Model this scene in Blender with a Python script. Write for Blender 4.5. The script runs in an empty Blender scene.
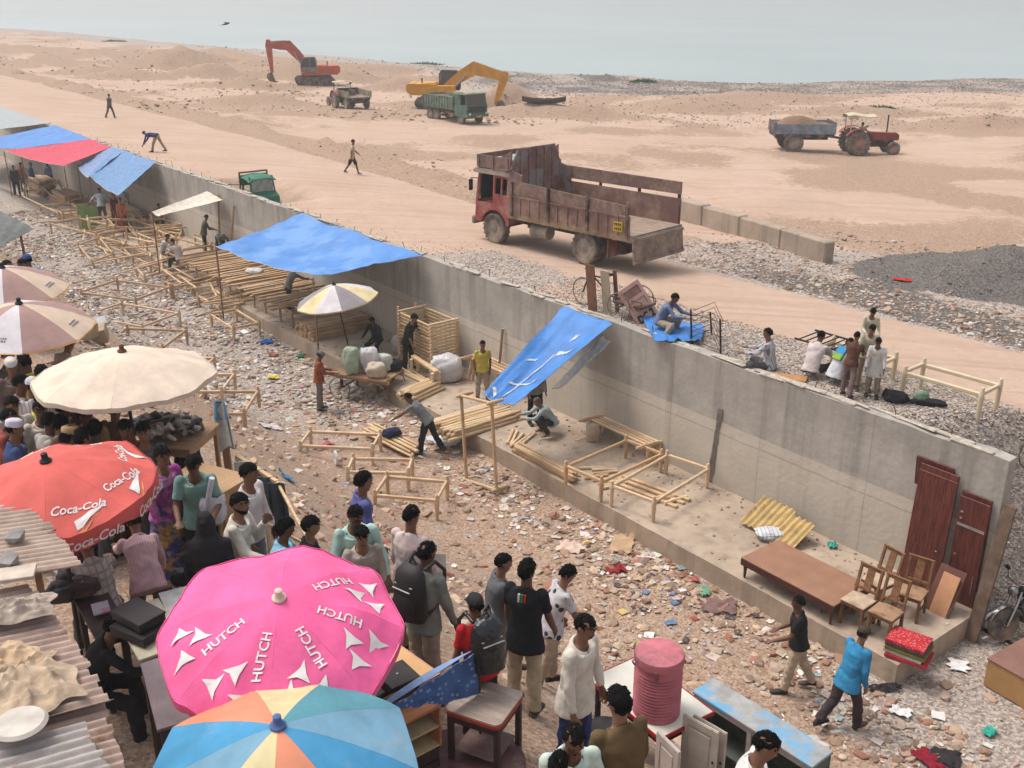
import bpy, bmesh, math, random
import numpy as np
from mathutils import Vector, Matrix, noise
R = math.radians
rnd = random.Random(7)
scene = bpy.context.scene
COL = scene.collection
V = Vector

# ------------------------------------------------------------------ camera geometry
CAMZ, PITCH, FPX = 10.2, 21.0, 1024.0
cp, sp = math.cos(R(PITCH)), math.sin(R(PITCH))
CAM = V((0, 0, CAMZ))
def ray(px, py):
    a, b = (px - 512) / FPX, -(py - 384) / FPX
    return V((a, cp + b * sp, -sp + b * cp))
def px(x, y, z):                      # point of the picture's line of sight at height z
    d = ray(x, y)
    t = (z - CAMZ) / d.z
    return CAM + d * t
# street frame: s runs along the retaining wall (away), n across it (towards the water)
P0 = V((7.94, 14.81)); DS = V((-0.612, 0.791)).normalized(); DN = V((DS.y, -DS.x))
WALLROT = math.atan2(DS.y, DS.x)
def sn(x, y):
    d = V((x, y)) - P0
    return d.dot(DS), d.dot(DN)
def W(s, n, z=0.0):
    p = P0 + DS * s + DN * n
    return V((p.x, p.y, z))
def sstep(x, a, b):
    t = max(0.0, min(1.0, (x - a) / (b - a)))
    return t * t * (3 - 2 * t)
def lerp(a, b, t): return a + (b - a) * t
def nz(x, y, f, o=0.0): return noise.noise(V((x * f + o, y * f - o * 1.7, o * .37)))
def wpl(x, y, n):                      # line of sight onto the vertical plane n = const along the wall
    d = ray(x, y); q = P0 + DN * n
    t = (q - V((CAM.x, CAM.y))).dot(DN) / V((d.x, d.y)).dot(DN)
    return CAM + d * t
def fbm(x, y, f, o=0.0, k=4):
    a, r = 0.0, 0.5
    for i in range(k):
        a += r * nz(x, y, f, o + i * 7.1); f *= 2.1; r *= .5
    return a
PLZ, TOPZ, PLN = 0.42, 3.2, -2.45
def z_low(s, n):
    t = sstep(-n, 5.0, 11.5)
    z = 3.9 * t
    far = sstep(s, 34, 60)
    z = z * (1 - .35 * far) + .8 * far * sstep(-n, 2.4, 4)
    return z
PICK = sn(*px(254, 192, 3.0).xy)[0]
MOUNDS = []                           # (x, y, rx, ry, h, angle)
def z_up(s, n):
    z = 3.12 - .75 * sstep(n, 1.0, 12) - 1.05 * sstep(n, 10, 42) - .3 * sstep(n, 40, 90)
    far = sstep(s, 60, 130)
    z += far * .6 * sstep(n, 3, 30)
    return z
def z_water_edge(x, y): return 0.0
def ground(x, y, raw=False):
    s, n = sn(x, y)
    if n > 0.0 and (n > .15 or s < 0):
        z = z_up(s, n)
        u = s + .55 * (min(n, 4) - .15)
        k = sstep(u, -.1, 2.4)
        z = z * k
        z -= .95 * (1 - sstep(abs(s - PICK), 1.9, 3.2)) * (1 - sstep(n, 1.5, 2.9))
        e_ = 7.6 + 2.3 * sstep(s, 14, 50)
        z += .55 * max(0, .25 + nz(x, y, .45, 31) + .6 * nz(x, y, 1.6, 3)) * sstep(n, e_, e_ + .8) * (1 - sstep(n, e_ + 1.2, e_ + 3.2)) * sstep(s, 10, 16)
        w = sstep(n, 7.5, 14)
        z += w * .35 * fbm(x, y, .09, 3) + w * .2 * fbm(x, y, .4, 9)
        for (mx, my, rx, ry, h, a) in MOUNDS:
            dx, dy = x - mx, y - my
            ca, sa = math.cos(a), math.sin(a)
            q = math.hypot((dx * ca + dy * sa) / rx, (-dx * sa + dy * ca) / ry)
            q += .22 * nz(x, y, 1.1, mx)
            if q < 1: z += h * (1 - q) ** .9 * (1.0 - .15 * abs(nz(x, y, 2.2, 5)))
        return z
    if not raw and 0.02 < s < 46 and n > PLN: return PLZ
    return z_low(s, n) + .05 * fbm(x, y, .8, 2) * sstep(-n, 2.4, 3.2)
def hit(x, y, off=0.0, tmax=400):     # where a line of sight meets the ground raised by off
    d = ray(x, y); t = 3.0; st = .06
    while t < tmax:
        p = CAM + d * t
        if p.z - off <= ground(p.x, p.y): 
            lo, hi = t - st, t
            for _ in range(14):
                m = (lo + hi) / 2; p = CAM + d * m
                if p.z - off <= ground(p.x, p.y): hi = m
                else: lo = m
            p = CAM + d * hi
            return V((p.x, p.y, ground(p.x, p.y)))
        st = .05 + t * .004; t += st
    return CAM + d * tmax

# ------------------------------------------------------------------ mesh builder
class MB:
    def __init__(s): s.v, s.f, s.mi, s.cm, s.M, s.c, s.cc = [], [], [], 0, None, [], None
    def add(s, vs, fs):
        o = len(s.v)
        if s.M is not None: vs = [s.M @ V(v) for v in vs]
        s.v += [tuple(v) for v in vs]
        s.f += [tuple(i + o for i in f) for f in fs]
        s.mi += [s.cm] * len(fs)
        if s.cc is not None: s.c += [s.cc] * len(vs)
        return s
    def box(s, c, size, rz=0.0, bev=0.0, rot=None):
        hx, hy, hz = size[0] / 2, size[1] / 2, size[2] / 2
        m = rot.to_4x4() if rot is not None else Matrix.Rotation(rz, 4, 'Z')
        m = Matrix.Translation(V(c)) @ m
        b = min(bev, hx * .9, hy * .9, hz * .9)
        if b <= 0:
            vs = [m @ V((x * hx, y * hy, z * hz)) for z in (-1, 1) for y in (-1, 1) for x in (-1, 1)]
            return s.add(vs, [(0, 2, 3, 1), (4, 5, 7, 6), (0, 1, 5, 4), (2, 6, 7, 3), (0, 4, 6, 2), (1, 3, 7, 5)])
        vs, ix = [], {}
        for x in (-1, 1):
            for y in (-1, 1):
                for z in (-1, 1):
                    for ax in range(3):
                        p = [x * (hx - b), y * (hy - b), z * (hz - b)]
                        p[ax] = (x, y, z)[ax] * (hx, hy, hz)[ax]
                        ix[(x, y, z, ax)] = len(vs); vs.append(m @ V(p))
        fs = []
        def q(k): fs.append(tuple(ix[t] for t in k))
        for d in (-1, 1):
            for ax, (a1, a2) in ((0, (1, 2)), (1, (2, 0)), (2, (0, 1))):
                def kk(u, w):
                    t = [0, 0, 0]; t[ax] = d; t[a1] = u; t[a2] = w
                    return (*t, ax)
                l = [kk(-1, -1), kk(1, -1), kk(1, 1), kk(-1, 1)]
                q(l if d > 0 else l[::-1])
        for ax, (a1, a2) in ((0, (1, 2)), (1, (2, 0)), (2, (0, 1))):
            for u in (-1, 1):
                for w in (-1, 1):
                    def kk(e, face):
                        t = [0, 0, 0]; t[ax] = e; t[a1] = u; t[a2] = w
                        return (*t, face)
                    l = [kk(-1, a1), kk(1, a1), kk(1, a2), kk(-1, a2)]
                    q(l[::-1] if u * w > 0 else l)
        for x in (-1, 1):
            for y in (-1, 1):
                for z in (-1, 1):
                    l = [(x, y, z, 0), (x, y, z, 1), (x, y, z, 2)]
                    q(l if x * y * z > 0 else l[::-1])
        return s.add(vs, fs)
    def beam(s, p, q, w, h=None, up=(0, 0, 1), bev=0.0):
        p, q = V(p), V(q); d = q - p; L = d.length
        if L < 1e-6: return s
        x = d / L; u = V(up)
        if abs(x.dot(u)) > .98: u = V((0, 1, 0)) if abs(x.y) < .9 else V((1, 0, 0))
        y = u.cross(x).normalized(); z = x.cross(y)
        rot = Matrix((x, y, z)).transposed()
        return s.box((p + q) / 2, (L, w, h or w), bev=bev, rot=rot)
    def loft(s, rings, n=12, cap=True):
        # rings: (centre, u-vector, v-vector) with the radii inside the vectors
        vs, fs = [], []
        for (c, u, v) in rings:
            c, u, v = V(c), V(u), V(v)
            for i in range(n):
                a = 2 * math.pi * i / n
                vs.append(c + u * math.cos(a) + v * math.sin(a))
        for k in range(len(rings) - 1):
            for i in range(n):
                j = (i + 1) % n
                fs.append((k * n + i, k * n + j, (k + 1) * n + j, (k + 1) * n + i))
        if cap:
            fs.append(tuple(range(n - 1, -1, -1)))
            e = (len(rings) - 1) * n
            fs.append(tuple(range(e, e + n)))
        return s.add(vs, fs)
    def tube(s, pts, rad, n=8, cap=True):
        pts = [V(p) for p in pts]
        if not isinstance(rad, (list, tuple)): rad = [rad] * len(pts)
        rings = []; pu = None
        for i, p in enumerate(pts):
            d = (pts[min(i + 1, len(pts) - 1)] - pts[max(i - 1, 0)])
            d = d.normalized() if d.length > 1e-9 else V((0, 0, 1))
            if pu is None:
                a = V((1, 0, 0)) if abs(d.x) < .9 else V((0, 1, 0))
                u = (a - d * a.dot(d)).normalized()
            else:
                u = pu - d * pu.dot(d)
                u = u.normalized() if u.length > 1e-6 else pu
            pu = u; v = d.cross(u)
            rings.append((p, u * rad[i], v * rad[i]))
        return s.loft(rings, n, cap)
    def lathe(s, prof, c=(0, 0, 0), n=24, axis='Z', cap=True):
        A = {'Z': (V((1, 0, 0)), V((0, 1, 0)), V((0, 0, 1))), 'X': (V((0, 1, 0)), V((0, 0, 1)), V((1, 0, 0))),
             'Y': (V((0, 0, 1)), V((1, 0, 0)), V((0, 1, 0)))}[axis]
        return s.loft([(V(c) + A[2] * h, A[0] * r, A[1] * r) for r, h in prof], n, cap)
    def prism(s, poly, w, origin=(0, 0, 0), ax=((1, 0, 0), (0, 0, 1), (0, 1, 0))):
        # 2-D outline in ax[0], ax[1]; extruded w along ax[2], centred
        a, b, c = V(ax[0]), V(ax[1]), V(ax[2]); o = V(origin); n = len(poly)
        ar = sum(poly[i][0] * poly[(i + 1) % n][1] - poly[(i + 1) % n][0] * poly[i][1] for i in range(n))
        if (ar > 0) != (a.cross(b).dot(c) > 0): poly = poly[::-1]
        vs = [o + a * p[0] + b * p[1] - c * (w / 2) for p in poly] + [o + a * p[0] + b * p[1] + c * (w / 2) for p in poly]
        fs = [tuple(range(n - 1, -1, -1)), tuple(range(n, 2 * n))]
        fs += [(i, (i + 1) % n, n + (i + 1) % n, n + i) for i in range(n)]
        return s.add(vs, fs)
    def sphere(s, c, r, nu=12, nv=8):
        if not isinstance(r, (list, tuple)): r = (r, r, r)
        c = V(c); vs = [c + V((0, 0, -r[2]))]; fs = []
        for k in range(1, nv):
            b = math.pi * k / nv - math.pi / 2
            for i in range(nu):
                a = 2 * math.pi * i / nu
                vs.append(c + V((r[0] * math.cos(b) * math.cos(a), r[1] * math.cos(b) * math.sin(a), r[2] * math.sin(b))))
        vs.append(c + V((0, 0, r[2]))); e = len(vs) - 1
        for i in range(nu):
            j = (i + 1) % nu
            fs.append((0, 1 + j, 1 + i))
            for k in range(nv - 2):
                fs.append((1 + k * nu + i, 1 + k * nu + j, 1 + (k + 1) * nu + j, 1 + (k + 1) * nu + i))
            fs.append((1 + (nv - 2) * nu + i, 1 + (nv - 2) * nu + j, e))
        return s.add(vs, fs)
    def sheet(s, fn, nu, nv, th=.006):    # closed thin sheet over fn(u,v) -> point, u,v in 0..1
        P = [[V(fn(i / nu, j / nv)) for i in range(nu + 1)] for j in range(nv + 1)]
        top, bot = [], []
        for j in range(nv + 1):
            for i in range(nu + 1):
                a = P[j][min(i + 1, nu)] - P[j][max(i - 1, 0)]
                b = P[min(j + 1, nv)][i] - P[max(j - 1, 0)][i]
                nn = a.cross(b)
                nn = nn.normalized() if nn.length > 1e-9 else V((0, 0, 1))
                top.append(P[j][i]); bot.append(P[j][i] - nn * th)
        K = len(top); w = nu + 1; fs = []
        for j in range(nv):
            for i in range(nu):
                q = (j * w + i, j * w + i + 1, (j + 1) * w + i + 1, (j + 1) * w + i)
                fs.append(q); fs.append(tuple(K + t for t in q[::-1]))
        edge = [(i, i + 1) for i in range(nu)] + [((j * w + nu), ((j + 1) * w + nu)) for j in range(nv)] + \
               [(nv * w + i + 1, nv * w + i) for i in range(nu)] + [((j + 1) * w, j * w) for j in range(nv)]
        fs += [(b, a, a + K, b + K) for a, b in edge]
        return s.add(top + bot, fs)

def obj(name, mb, mat, parent=None, smooth=None, col=False):
    me = bpy.data.meshes.new(name)
    me.from_pydata(mb.v, [], mb.f)
    for m in (mat if isinstance(mat, (list, tuple)) else [mat]): me.materials.append(m)
    if any(mb.mi): me.polygons.foreach_set('material_index', mb.mi)
    if smooth is not None:
        me.polygons.foreach_set('use_smooth', [True] * len(me.polygons))
        if smooth < 179: me.set_sharp_from_angle(angle=R(smooth))
    if mb.c:
        a = me.color_attributes.new('tint', 'FLOAT_COLOR', 'POINT')
        a.data.foreach_set('color', [x for c in mb.c for x in (*c, 1.0)])
    me.update()
    o = bpy.data.objects.new(name, me); COL.objects.link(o)
    if parent is not None: o.parent = parent
    return o
def tag(o, label=None, cat=None, group=None, kind=None):
    if label: o['label'] = label
    if cat: o['category'] = cat
    if group: o['group'] = group
    if kind: o['kind'] = kind
    return o
def thing(name, label, cat, loc=(0, 0, 0), rz=0.0, group=None):
    o = bpy.data.objects.new(name, None); COL.objects.link(o)
    o.empty_display_size = .2
    o.location = loc; o.rotation_euler = (0, 0, rz)
    return tag(o, label, cat, group)
def struct(name, mb, mat, **k): return tag(obj(name, mb, mat, **k), kind='structure')
def kids(o): return [c for c in bpy.data.objects if c.parent == o]
def dup(o, label=None, loc=None, rz=None, parent=None, tree=None):
    c = o.copy(); COL.objects.link(c)
    if parent is not None: c.parent = parent
    if loc is not None: c.location = loc
    if rz is not None: c.rotation_euler = (c.rotation_euler[0], c.rotation_euler[1], rz)
    if label: c['label'] = label
    for ch in (tree or o.children): dup(ch, parent=c)
    return c

# ------------------------------------------------------------------ materials
def lin(c):
    return tuple(((x / 255 + .055) / 1.055) ** 2.4 if x / 255 > .04045 else x / 255 / 12.92 for x in c)
_mc = {}
class NT:
    def __init__(s, m): s.t = m.node_tree; s.n = s.t.nodes; s.l = s.t.links
    def __call__(s, typ, ins=None, **props):
        k = s.n.new(typ)
        for a, b in props.items(): setattr(k, a, b)
        for a, b in (ins or {}).items():
            if isinstance(b, tuple) and len(b) == 2 and hasattr(b[0], 'outputs'): s.l.new(b[0].outputs[b[1]], k.inputs[a])
            elif hasattr(b, 'outputs'): s.l.new(b.outputs[0], k.inputs[a])
            else: k.inputs[a].default_value = b
        return k
    def mix(s, f, a, b, mode='MIX'):
        k = s.n.new('ShaderNodeMix'); k.data_type = 'RGBA'; k.blend_type = mode
        for i, x in ((0, f), (6, a), (7, b)):
            if hasattr(x, 'outputs'):
                s.l.new(x.outputs[2 if x.bl_idname == 'ShaderNodeMix' else 0], k.inputs[i])
            elif isinstance(x, (int, float)): k.inputs[i].default_value = x
            elif hasattr(x, 'links'): s.l.new(x, k.inputs[i])
            else: k.inputs[i].default_value = (*x, 1) if len(x) == 3 else x
        return k
    def ramp(s, f, stops):
        k = s.n.new('ShaderNodeValToRGB'); e = k.color_ramp.elements
        while len(e) < len(stops): e.new(.5)
        for q, (p, c) in zip(e, stops):
            q.position = p; q.color = (c, c, c, 1) if isinstance(c, (int, float)) else (*c, 1)
        s.l.new(f if hasattr(f, 'links') else f.outputs[0], k.inputs[0])
        return k
def newmat(name):
    m = bpy.data.materials.new(name); m.use_nodes = True
    N = NT(m); b = N.n['Principled BSDF']
    return m, N, b
def M(col, rough=.8, var=.22, scale=5.0, bump=.15, bscale=30.0, metal=0.0, dust=0.0, dcol=(190, 165, 140), alb=.78, kind=None, col2=None, pscale=18.0, sheen=0.0, spec=.3, rust=0.0, axis=0):
    key = (tuple(col), rough, var, scale, bump, bscale, metal, dust, tuple(dcol), alb, kind, col2, pscale, spec, rust, axis)
    if key in _mc: return _mc[key]
    m, N, b = newmat('paint_%d' % len(_mc))
    tc = N('ShaderNodeTexCoord'); co = (tc, 'Object')
    c = tuple(x * alb for x in lin(col))
    n1 = N('ShaderNodeTexNoise', {'Vector': co, 'Scale': scale, 'Detail': 6.0, 'Roughness': .6})
    dark = tuple(x * (1 - var * 1.5) for x in c); lite = tuple(min(1, x * (1 + var * .8)) for x in c)
    base = N.mix(N.ramp(n1, [(.3, 0.0), (.7, 1.0)]), dark, lite)
    if kind in ('stripe', 'plaid', 'check'):
        c2 = tuple(x * alb for x in lin(col2))
        mp = N('ShaderNodeSeparateXYZ', {0: co})
        def bars(ch, w):
            a = N('ShaderNodeMath', {0: (mp, ch), 1: pscale}, operation='MULTIPLY')
            f = N('ShaderNodeMath', {0: a}, operation='FRACT')
            return N('ShaderNodeMath', {0: f, 1: w}, operation='LESS_THAN')
        k = bars(axis, .3)
        if kind == 'plaid': k = N('ShaderNodeMath', {0: k, 1: bars(2, .3)}, operation='MAXIMUM')
        base = N.mix(k, base, c2)
    if kind == 'wood':
        mp = N('ShaderNodeMapping', {'Vector': co, 'Scale': ((1.2, 14, 14), (14, 1.2, 14), (14, 14, 1.2))[axis]})
        n2 = N('ShaderNodeTexNoise', {'Vector': (mp, 0), 'Scale': pscale * .25, 'Detail': 5.0, 'Distortion': .6})
        c2 = tuple(x * alb for x in lin(col2)) if col2 else tuple(x * .55 for x in c)
        base = N.mix(N.ramp(n2, [(.42, 0.0), (.62, .75)]), base, c2)
    if kind == 'blotch':
        c2 = tuple(x * alb for x in lin(col2))
        n2 = N('ShaderNodeTexNoise', {'Vector': co, 'Scale': pscale * .2, 'Detail': 5.0, 'Roughness': .65})
        base = N.mix(N.ramp(n2, [(.47, 0.0), (.58, 1.0)]), base, c2)
    if kind == 'flower':
        c2 = tuple(x * alb for x in lin(col2))
        v = N('ShaderNodeTexVoronoi', {'Vector': co, 'Scale': pscale})
        base = N.mix(N.ramp((v.outputs[0]), [(.28, 1.0), (.36, 0.0)]), base, c2)
    if rust:
        n3 = N('ShaderNodeTexNoise', {'Vector': co, 'Scale': 2.3, 'Detail': 8.0, 'Roughness': .7})
        base = N.mix(N.ramp(n3, [(.62 - rust * .25, 0.0), (.72 - rust * .2, .85)]), base, (.16, .075, .04))
    if dust:
        d = tuple(x * .8 for x in lin(dcol))
        n4 = N('ShaderNodeTexNoise', {'Vector': co, 'Scale': scale * .6 + .7, 'Detail': 7.0, 'Roughness': .7})
        base = N.mix(N.ramp(n4, [(.68 - dust * .4, 0.0), (.9 - dust * .3, min(.95, .5 + dust * .5))]), base, d)
    N.l.new(base.outputs[2], b.inputs['Base Color'])
    b.inputs['Roughness'].default_value = rough
    b.inputs['Metallic'].default_value = metal
    b.inputs['Specular IOR Level'].default_value = spec
    if bump:
        nb = N('ShaderNodeTexNoise', {'Vector': co, 'Scale': bscale, 'Detail': 4.0})
        bp = N('ShaderNodeBump', {'Height': (nb, 0), 'Strength': bump, 'Distance': .02})
        N.l.new(bp.outputs[0], b.inputs['Normal'])
    _mc[key] = m
    return m
def cloth(col, **k):
    k = {**dict(rough=.9, var=.16, scale=7, bump=.35, bscale=16, spec=.15, alb=.82), **k}
    return M(col, **k)
def wood(col=(206, 168, 124), **k):
    return M(col, **{**dict(kind='wood', rough=.75, var=.14, scale=3, bump=.15, alb=.92, col2=(160, 118, 80), pscale=10), **k})
WOODS = [wood((214, 184, 148), col2=(186, 150, 114)), wood((204, 172, 134), col2=(172, 136, 102)), wood((196, 164, 130), col2=(166, 130, 98)), wood((220, 194, 162), col2=(190, 158, 124))]
DARKWOOD = wood((92, 50, 40), col2=(52, 28, 24), axis=2, rough=.45, spec=.4, alb=.7)
STEEL = M((120, 118, 115), rough=.45, metal=.8, dust=.3)
BLACK = M((34, 32, 34), rough=.6, dust=.15, var=.3)
RUBBER = M((104, 96, 90), rough=.95, dust=.6, var=.3)
GLASS = M((60, 66, 70), rough=.12, var=.1, spec=.6, bump=0, dust=.1)

def ground_mat():
    m, N, b = newmat('dirt')
    tc = N('ShaderNodeTexCoord'); co = (tc, 'Object')
    at = N('ShaderNodeAttribute', attribute_name='tint')
    sp_ = N('ShaderNodeSeparateColor', {0: (at, 0)})
    big = N('ShaderNodeTexNoise', {'Vector': co, 'Scale': .35, 'Detail': 8.0, 'Roughness': .65})
    med = N('ShaderNodeTexNoise', {'Vector': co, 'Scale': 3.0, 'Detail': 8.0, 'Roughness': .7})
    fin = N('ShaderNodeTexNoise', {'Vector': co, 'Scale': 22.0, 'Detail': 4.0, 'Roughness': .7})
    k = .86
    A = tuple(x * k for x in lin((202, 175, 158))); B = tuple(x * k for x in lin((190, 162, 140)))
    base = N.mix(N.ramp(big, [(.3, 0.0), (.68, 1.0)]), A, B)
    base = N.mix(N.ramp(med, [(.35, .0), (.75, .45)]), base, tuple(x * k for x in lin((172, 144, 122))))
    # wheel ruts worn along the haul road
    mpr = N('ShaderNodeMapping', {'Vector': co, 'Rotation': (0, 0, -WALLROT), 'Scale': (.035, 1.5, 1)}, vector_type='POINT')
    rut = N('ShaderNodeTexNoise', {'Vector': (mpr, 0), 'Scale': 1.6, 'Detail': 4.0, 'Roughness': .6})
    base = N.mix(N.ramp(rut, [(.5, 0.0), (.66, .4)]), base, tuple(x * k for x in lin((164, 136, 116))))
    # gravel
    vo = N('ShaderNodeTexVoronoi', {'Vector': co, 'Scale': 26.0})
    vg = N('ShaderNodeSeparateColor', {0: (vo, 1)})
    gcol = N.ramp(vg.outputs[0], [(0.0, tuple(x * .8 for x in lin((134, 122, 113)))), (.5, tuple(x * .85 for x in lin((168, 153, 142)))), (1.0, tuple(x * .86 for x in lin((200, 186, 174))))])
    gcol2 = N.ramp(vg.outputs[1], [(0.0, lin((74, 70, 68))), (.6, lin((100, 94, 90))), (1.0, lin((126, 117, 110)))])
    bcol = N.ramp(vg.outputs[2], [(0.0, tuple(x * .8 for x in lin((146, 119, 99)))), (.5, tuple(x * .8 for x in lin((172, 144, 122)))), (1.0, tuple(x * .8 for x in lin((194, 168, 146))))])
    def msk(ch, lo):
        a = N('ShaderNodeMath', {0: (med, 0), 1: .9}, operation='MULTIPLY')
        a2 = N('ShaderNodeMath', {0: (fin, 0), 1: .5}, operation='MULTIPLY_ADD'); N.l.new(a.outputs[0], a2.inputs[2])
        s_ = N('ShaderNodeMath', {0: (sp_, ch), 1: 1.7}, operation='MULTIPLY')
        t = N('ShaderNodeMath', operation='ADD'); N.l.new(a2.outputs[0], t.inputs[0]); N.l.new(s_.outputs[0], t.inputs[1])
        return N.ramp(t, [(lo, 0.0), (min(1, lo + .3), 1.0)])
    m1 = N('ShaderNodeMath', {0: .5}, operation='MULTIPLY')
    base = N.mix(msk(2, .95), base, bcol)
    base = N.mix(msk(0, .95), base, gcol)
    base = N.mix(msk(1, .95), base, gcol2)
    N.l.new(base.outputs[2], b.inputs['Base Color'])
    b.inputs['Roughness'].default_value = .95; b.inputs['Specular IOR Level'].default_value = .1
    h1 = N('ShaderNodeBump', {'Height': (fin, 0), 'Strength': .5, 'Distance': .03})
    h2 = N('ShaderNodeBump', {'Height': (med, 0), 'Strength': .6, 'Distance': .12, 'Normal': (h1, 0)})
    N.l.new(h2.outputs[0], b.inputs['Normal'])
    return m
DIRT = ground_mat()
def tint_mat(name, rough=.95, bump=.3):
    m, N, b = newmat(name)
    at = N('ShaderNodeAttribute', attribute_name='tint')
    tc = N('ShaderNodeTexCoord')
    n1 = N('ShaderNodeTexNoise', {'Vector': (tc, 'Object'), 'Scale': 14.0, 'Detail': 4.0})
    mx = N.mix(N.ramp(n1, [(.3, .25), (.6, 0.0)]), at, tuple(x * .8 for x in lin((176, 142, 116))))
    N.l.new(mx.outputs[2], b.inputs['Base Color'])
    b.inputs['Roughness'].default_value = rough; b.inputs['Specular IOR Level'].default_value = .15
    return m
RUB = tint_mat('broken_stone'); PAPER = tint_mat('litter')
# ------------------------------------------------------------------ setting
def mound(pxl, pyl, rx, ry, h, a=0.0, zz=2.0):
    p = px(pxl, pyl, zz); MOUNDS.append((p.x, p.y, rx, ry, h, a))
# earth heaps on the flat and along the shore
for a in [(185, 72, 9, 5, 2.5, .1, 1.6), (300, 82, 6, 3, 1.6, 0, 1.4), (345, 84, 5, 3, 1.3, .3, 1.4), (400, 92, 4, 2.4, 1.4, 0, 1.3), (215, 82, 5, 3, 1.6, .2, 1.6), (60, 70, 6, 3, 1.6, 0, 1.8), (100, 62, 7, 4, 1.6, 0, 1.7), (245, 92, 5, 2.5, 1.1, 0, 1.7), (128, 84, 5, 3.5, .9, 0, 1.8), (262, 108, 4.5, 2.6, .9, .2, 1.7), (255, 78, 8, 5, 1.6, .2, 1.5),
          (225, 66, 8, 5, 2.0, 0, 1.4), (20, 55, 9, 5, 1.4, .4, 2.), (330, 76, 10, 4, .7, 0, 1.3), (385, 76, 10, 3, .6, 0, 1.2),
          (507, 110, 4.4, 2.4, 2.2, .3, 1.3), (540, 118, 6, 2.0, 1.1, -.1, 1.3), (600, 120, 5, 1.8, .7, -.1, 1.3), (450, 84, 9, 3, .7, 0, 1.2),
          (560, 82, 9, 3, .5, 0, .9), (640, 82, 7, 2.5, .8, 0, .9), (700, 108, 7, 3, .9, 0, 1.2), (850, 112, 7, 2, .8, 0, 1.3),
          (985, 122, 5, 2, .9, 0, 1.4), (760, 100, 8, 3, .7, 0, 1.1), (690, 112, 4, 2, .7, 0, 1.2),
          (1002, 278, 4.4, 3.0, .9, .3, 2.2), (770, 205, 3.6, 1.5, .45, -.3, 2.2), (95, 78, 5, 3, .8, 0, 1.9), (60, 88, 2.5, 1.3, .5, 0, 2.2),
          (235, 125, 2.5, 1.5, .5, 0, 2.2), (150, 60, 7, 4, 1.2, 0, 1.6), (290, 70, 8, 5, .9, 0, 1.3)]:
    mound(*a)
WZ = 0.9
def shore_n(s):    # where the land ends, measured across from the wall
    return SH(s)
# shoreline traced at water level, turned into (s, n)
_sh = [(-400, 10), (-60, 27), (0, 29), (60, 33), (120, 38), (200, 46), (300, 54), (420, 64), (512, 71), (600, 77), (680, 81), (768, 82), (900, 80), (1030, 77), (1250, 74), (1700, 70)]
SHP = []
for a, b_ in _sh:
    p = px(a, b_, WZ); SHP.append(sn(p.x, p.y))
SHP.sort()
def SH(s):
    if s <= SHP[0][0]: return SHP[0][1]
    for (a, b_), (c, d) in zip(SHP, SHP[1:]):
        if s <= c: return lerp(b_, d, (s - a) / (c - a))
    return SHP[-1][1] + (s - SHP[-1][0]) * .4

def frange(a, b, n): return [a + (b - a) * i / n for i in range(n + 1)]
def grid_mesh(S, Nn, zf, tintf):
    mb = MB(); w = len(Nn)
    for s in S:
        for n in Nn:
            p = W(s, n); mb.v.append((p.x, p.y, zf(s, n, p.x, p.y))); mb.c.append(tintf(s, n, p.x, p.y))
    for i in range(len(S) - 1):
        for j in range(w - 1):
            mb.f.append((i * w + j, i * w + j + 1, (i + 1) * w + j + 1, (i + 1) * w + j)); mb.mi.append(0)
    return mb
def flip(mb): mb.f = [f[::-1] for f in mb.f]; return mb
DARKP = px(1002, 276, 2.3)
def up_tint(s, n, x, y):
    g = d = br = 0.0
    g = max(g, .62 * (1 - sstep(n, 1.0, 2.9)) * (1 - .95 * sstep(s, 7, 13)) + .4 * (1 - sstep(abs(s - 15), 1, 3)) * (1 - sstep(n, 1.2, 3)))
    if n < 3.2: g += .22 * (1 - sstep(s, 3, 9)) * (1 - sstep(n, 1.5, 3.2))
    edge = 6.7 + 2.3 * sstep(s, 14, 50) + .35 * nz(x, y, .3, 4)
    if n > edge - .6:
        k = sstep(n, edge - .5, edge + .4) * (1 - sstep(n, edge + 3, edge + 9)) * (1 - sstep(s, 16, 34))
        g = max(g, .7 * k * (1 - sstep(s, 9, 18)))
        k2 = sstep(n, edge - .3, edge + .3) * (1 - sstep(n, edge + 1.5, edge + 3.5))
        g = max(g, .5 * k2 * (1 - sstep(s, 10, 18)))
        d = max(d, .45 * sstep(n, edge - .3, edge + .8) * (1 - sstep(n, edge + 1.8, edge + 4)) * (1 - sstep(s, 6, 16)) )
        q = math.hypot((x - DARKP.x) / 4.6, (y - DARKP.y) / 3.2)
        d = max(d, 1.0 * (1 - sstep(q, .6, 1.1)))
    sh = SHN(s); dist = sh - n
    a_k = lerp(34, 11, sstep(s, 55, 100)); k = 1 - sstep(dist + 5 * nz(x, y, .07, 2), a_k, a_k + 7)
    if n > 12: g = max(g, .78 * k); d = max(d, .17 * k * (1 - sstep(s, 80, 120)) + .16 * k * nz(x, y, .25, 8))
    br = .12 * sstep(n, 9, 13) + .85 * fbm(x, y, .13, 21)
    br = max(0, min(.8, br)) * sstep(n, 8, 11)
    if n < 14: br = max(br, .55 * sstep(n, edge - .2, edge + .5) * (1 - sstep(n, edge + 1.6, edge + 3.6)) * sstep(s, 10, 16)) if n > edge - .6 else br
    for (mx, my, rx, ry, h, a) in MOUNDS:
        if math.hypot((x - mx) / rx, (y - my) / ry) < 1.1 and h > .6: br = max(br, .32)
    return (g, d, br)
def SHN(s): return SH(s)
def up_z(s, n, x, y):
    z = ground(x, y)
    dist = SH(s) - n
    z = lerp(WZ - .12, z, sstep(dist, -1.5, 9))
    return max(z, WZ - .3) if dist < 12 else z
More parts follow.
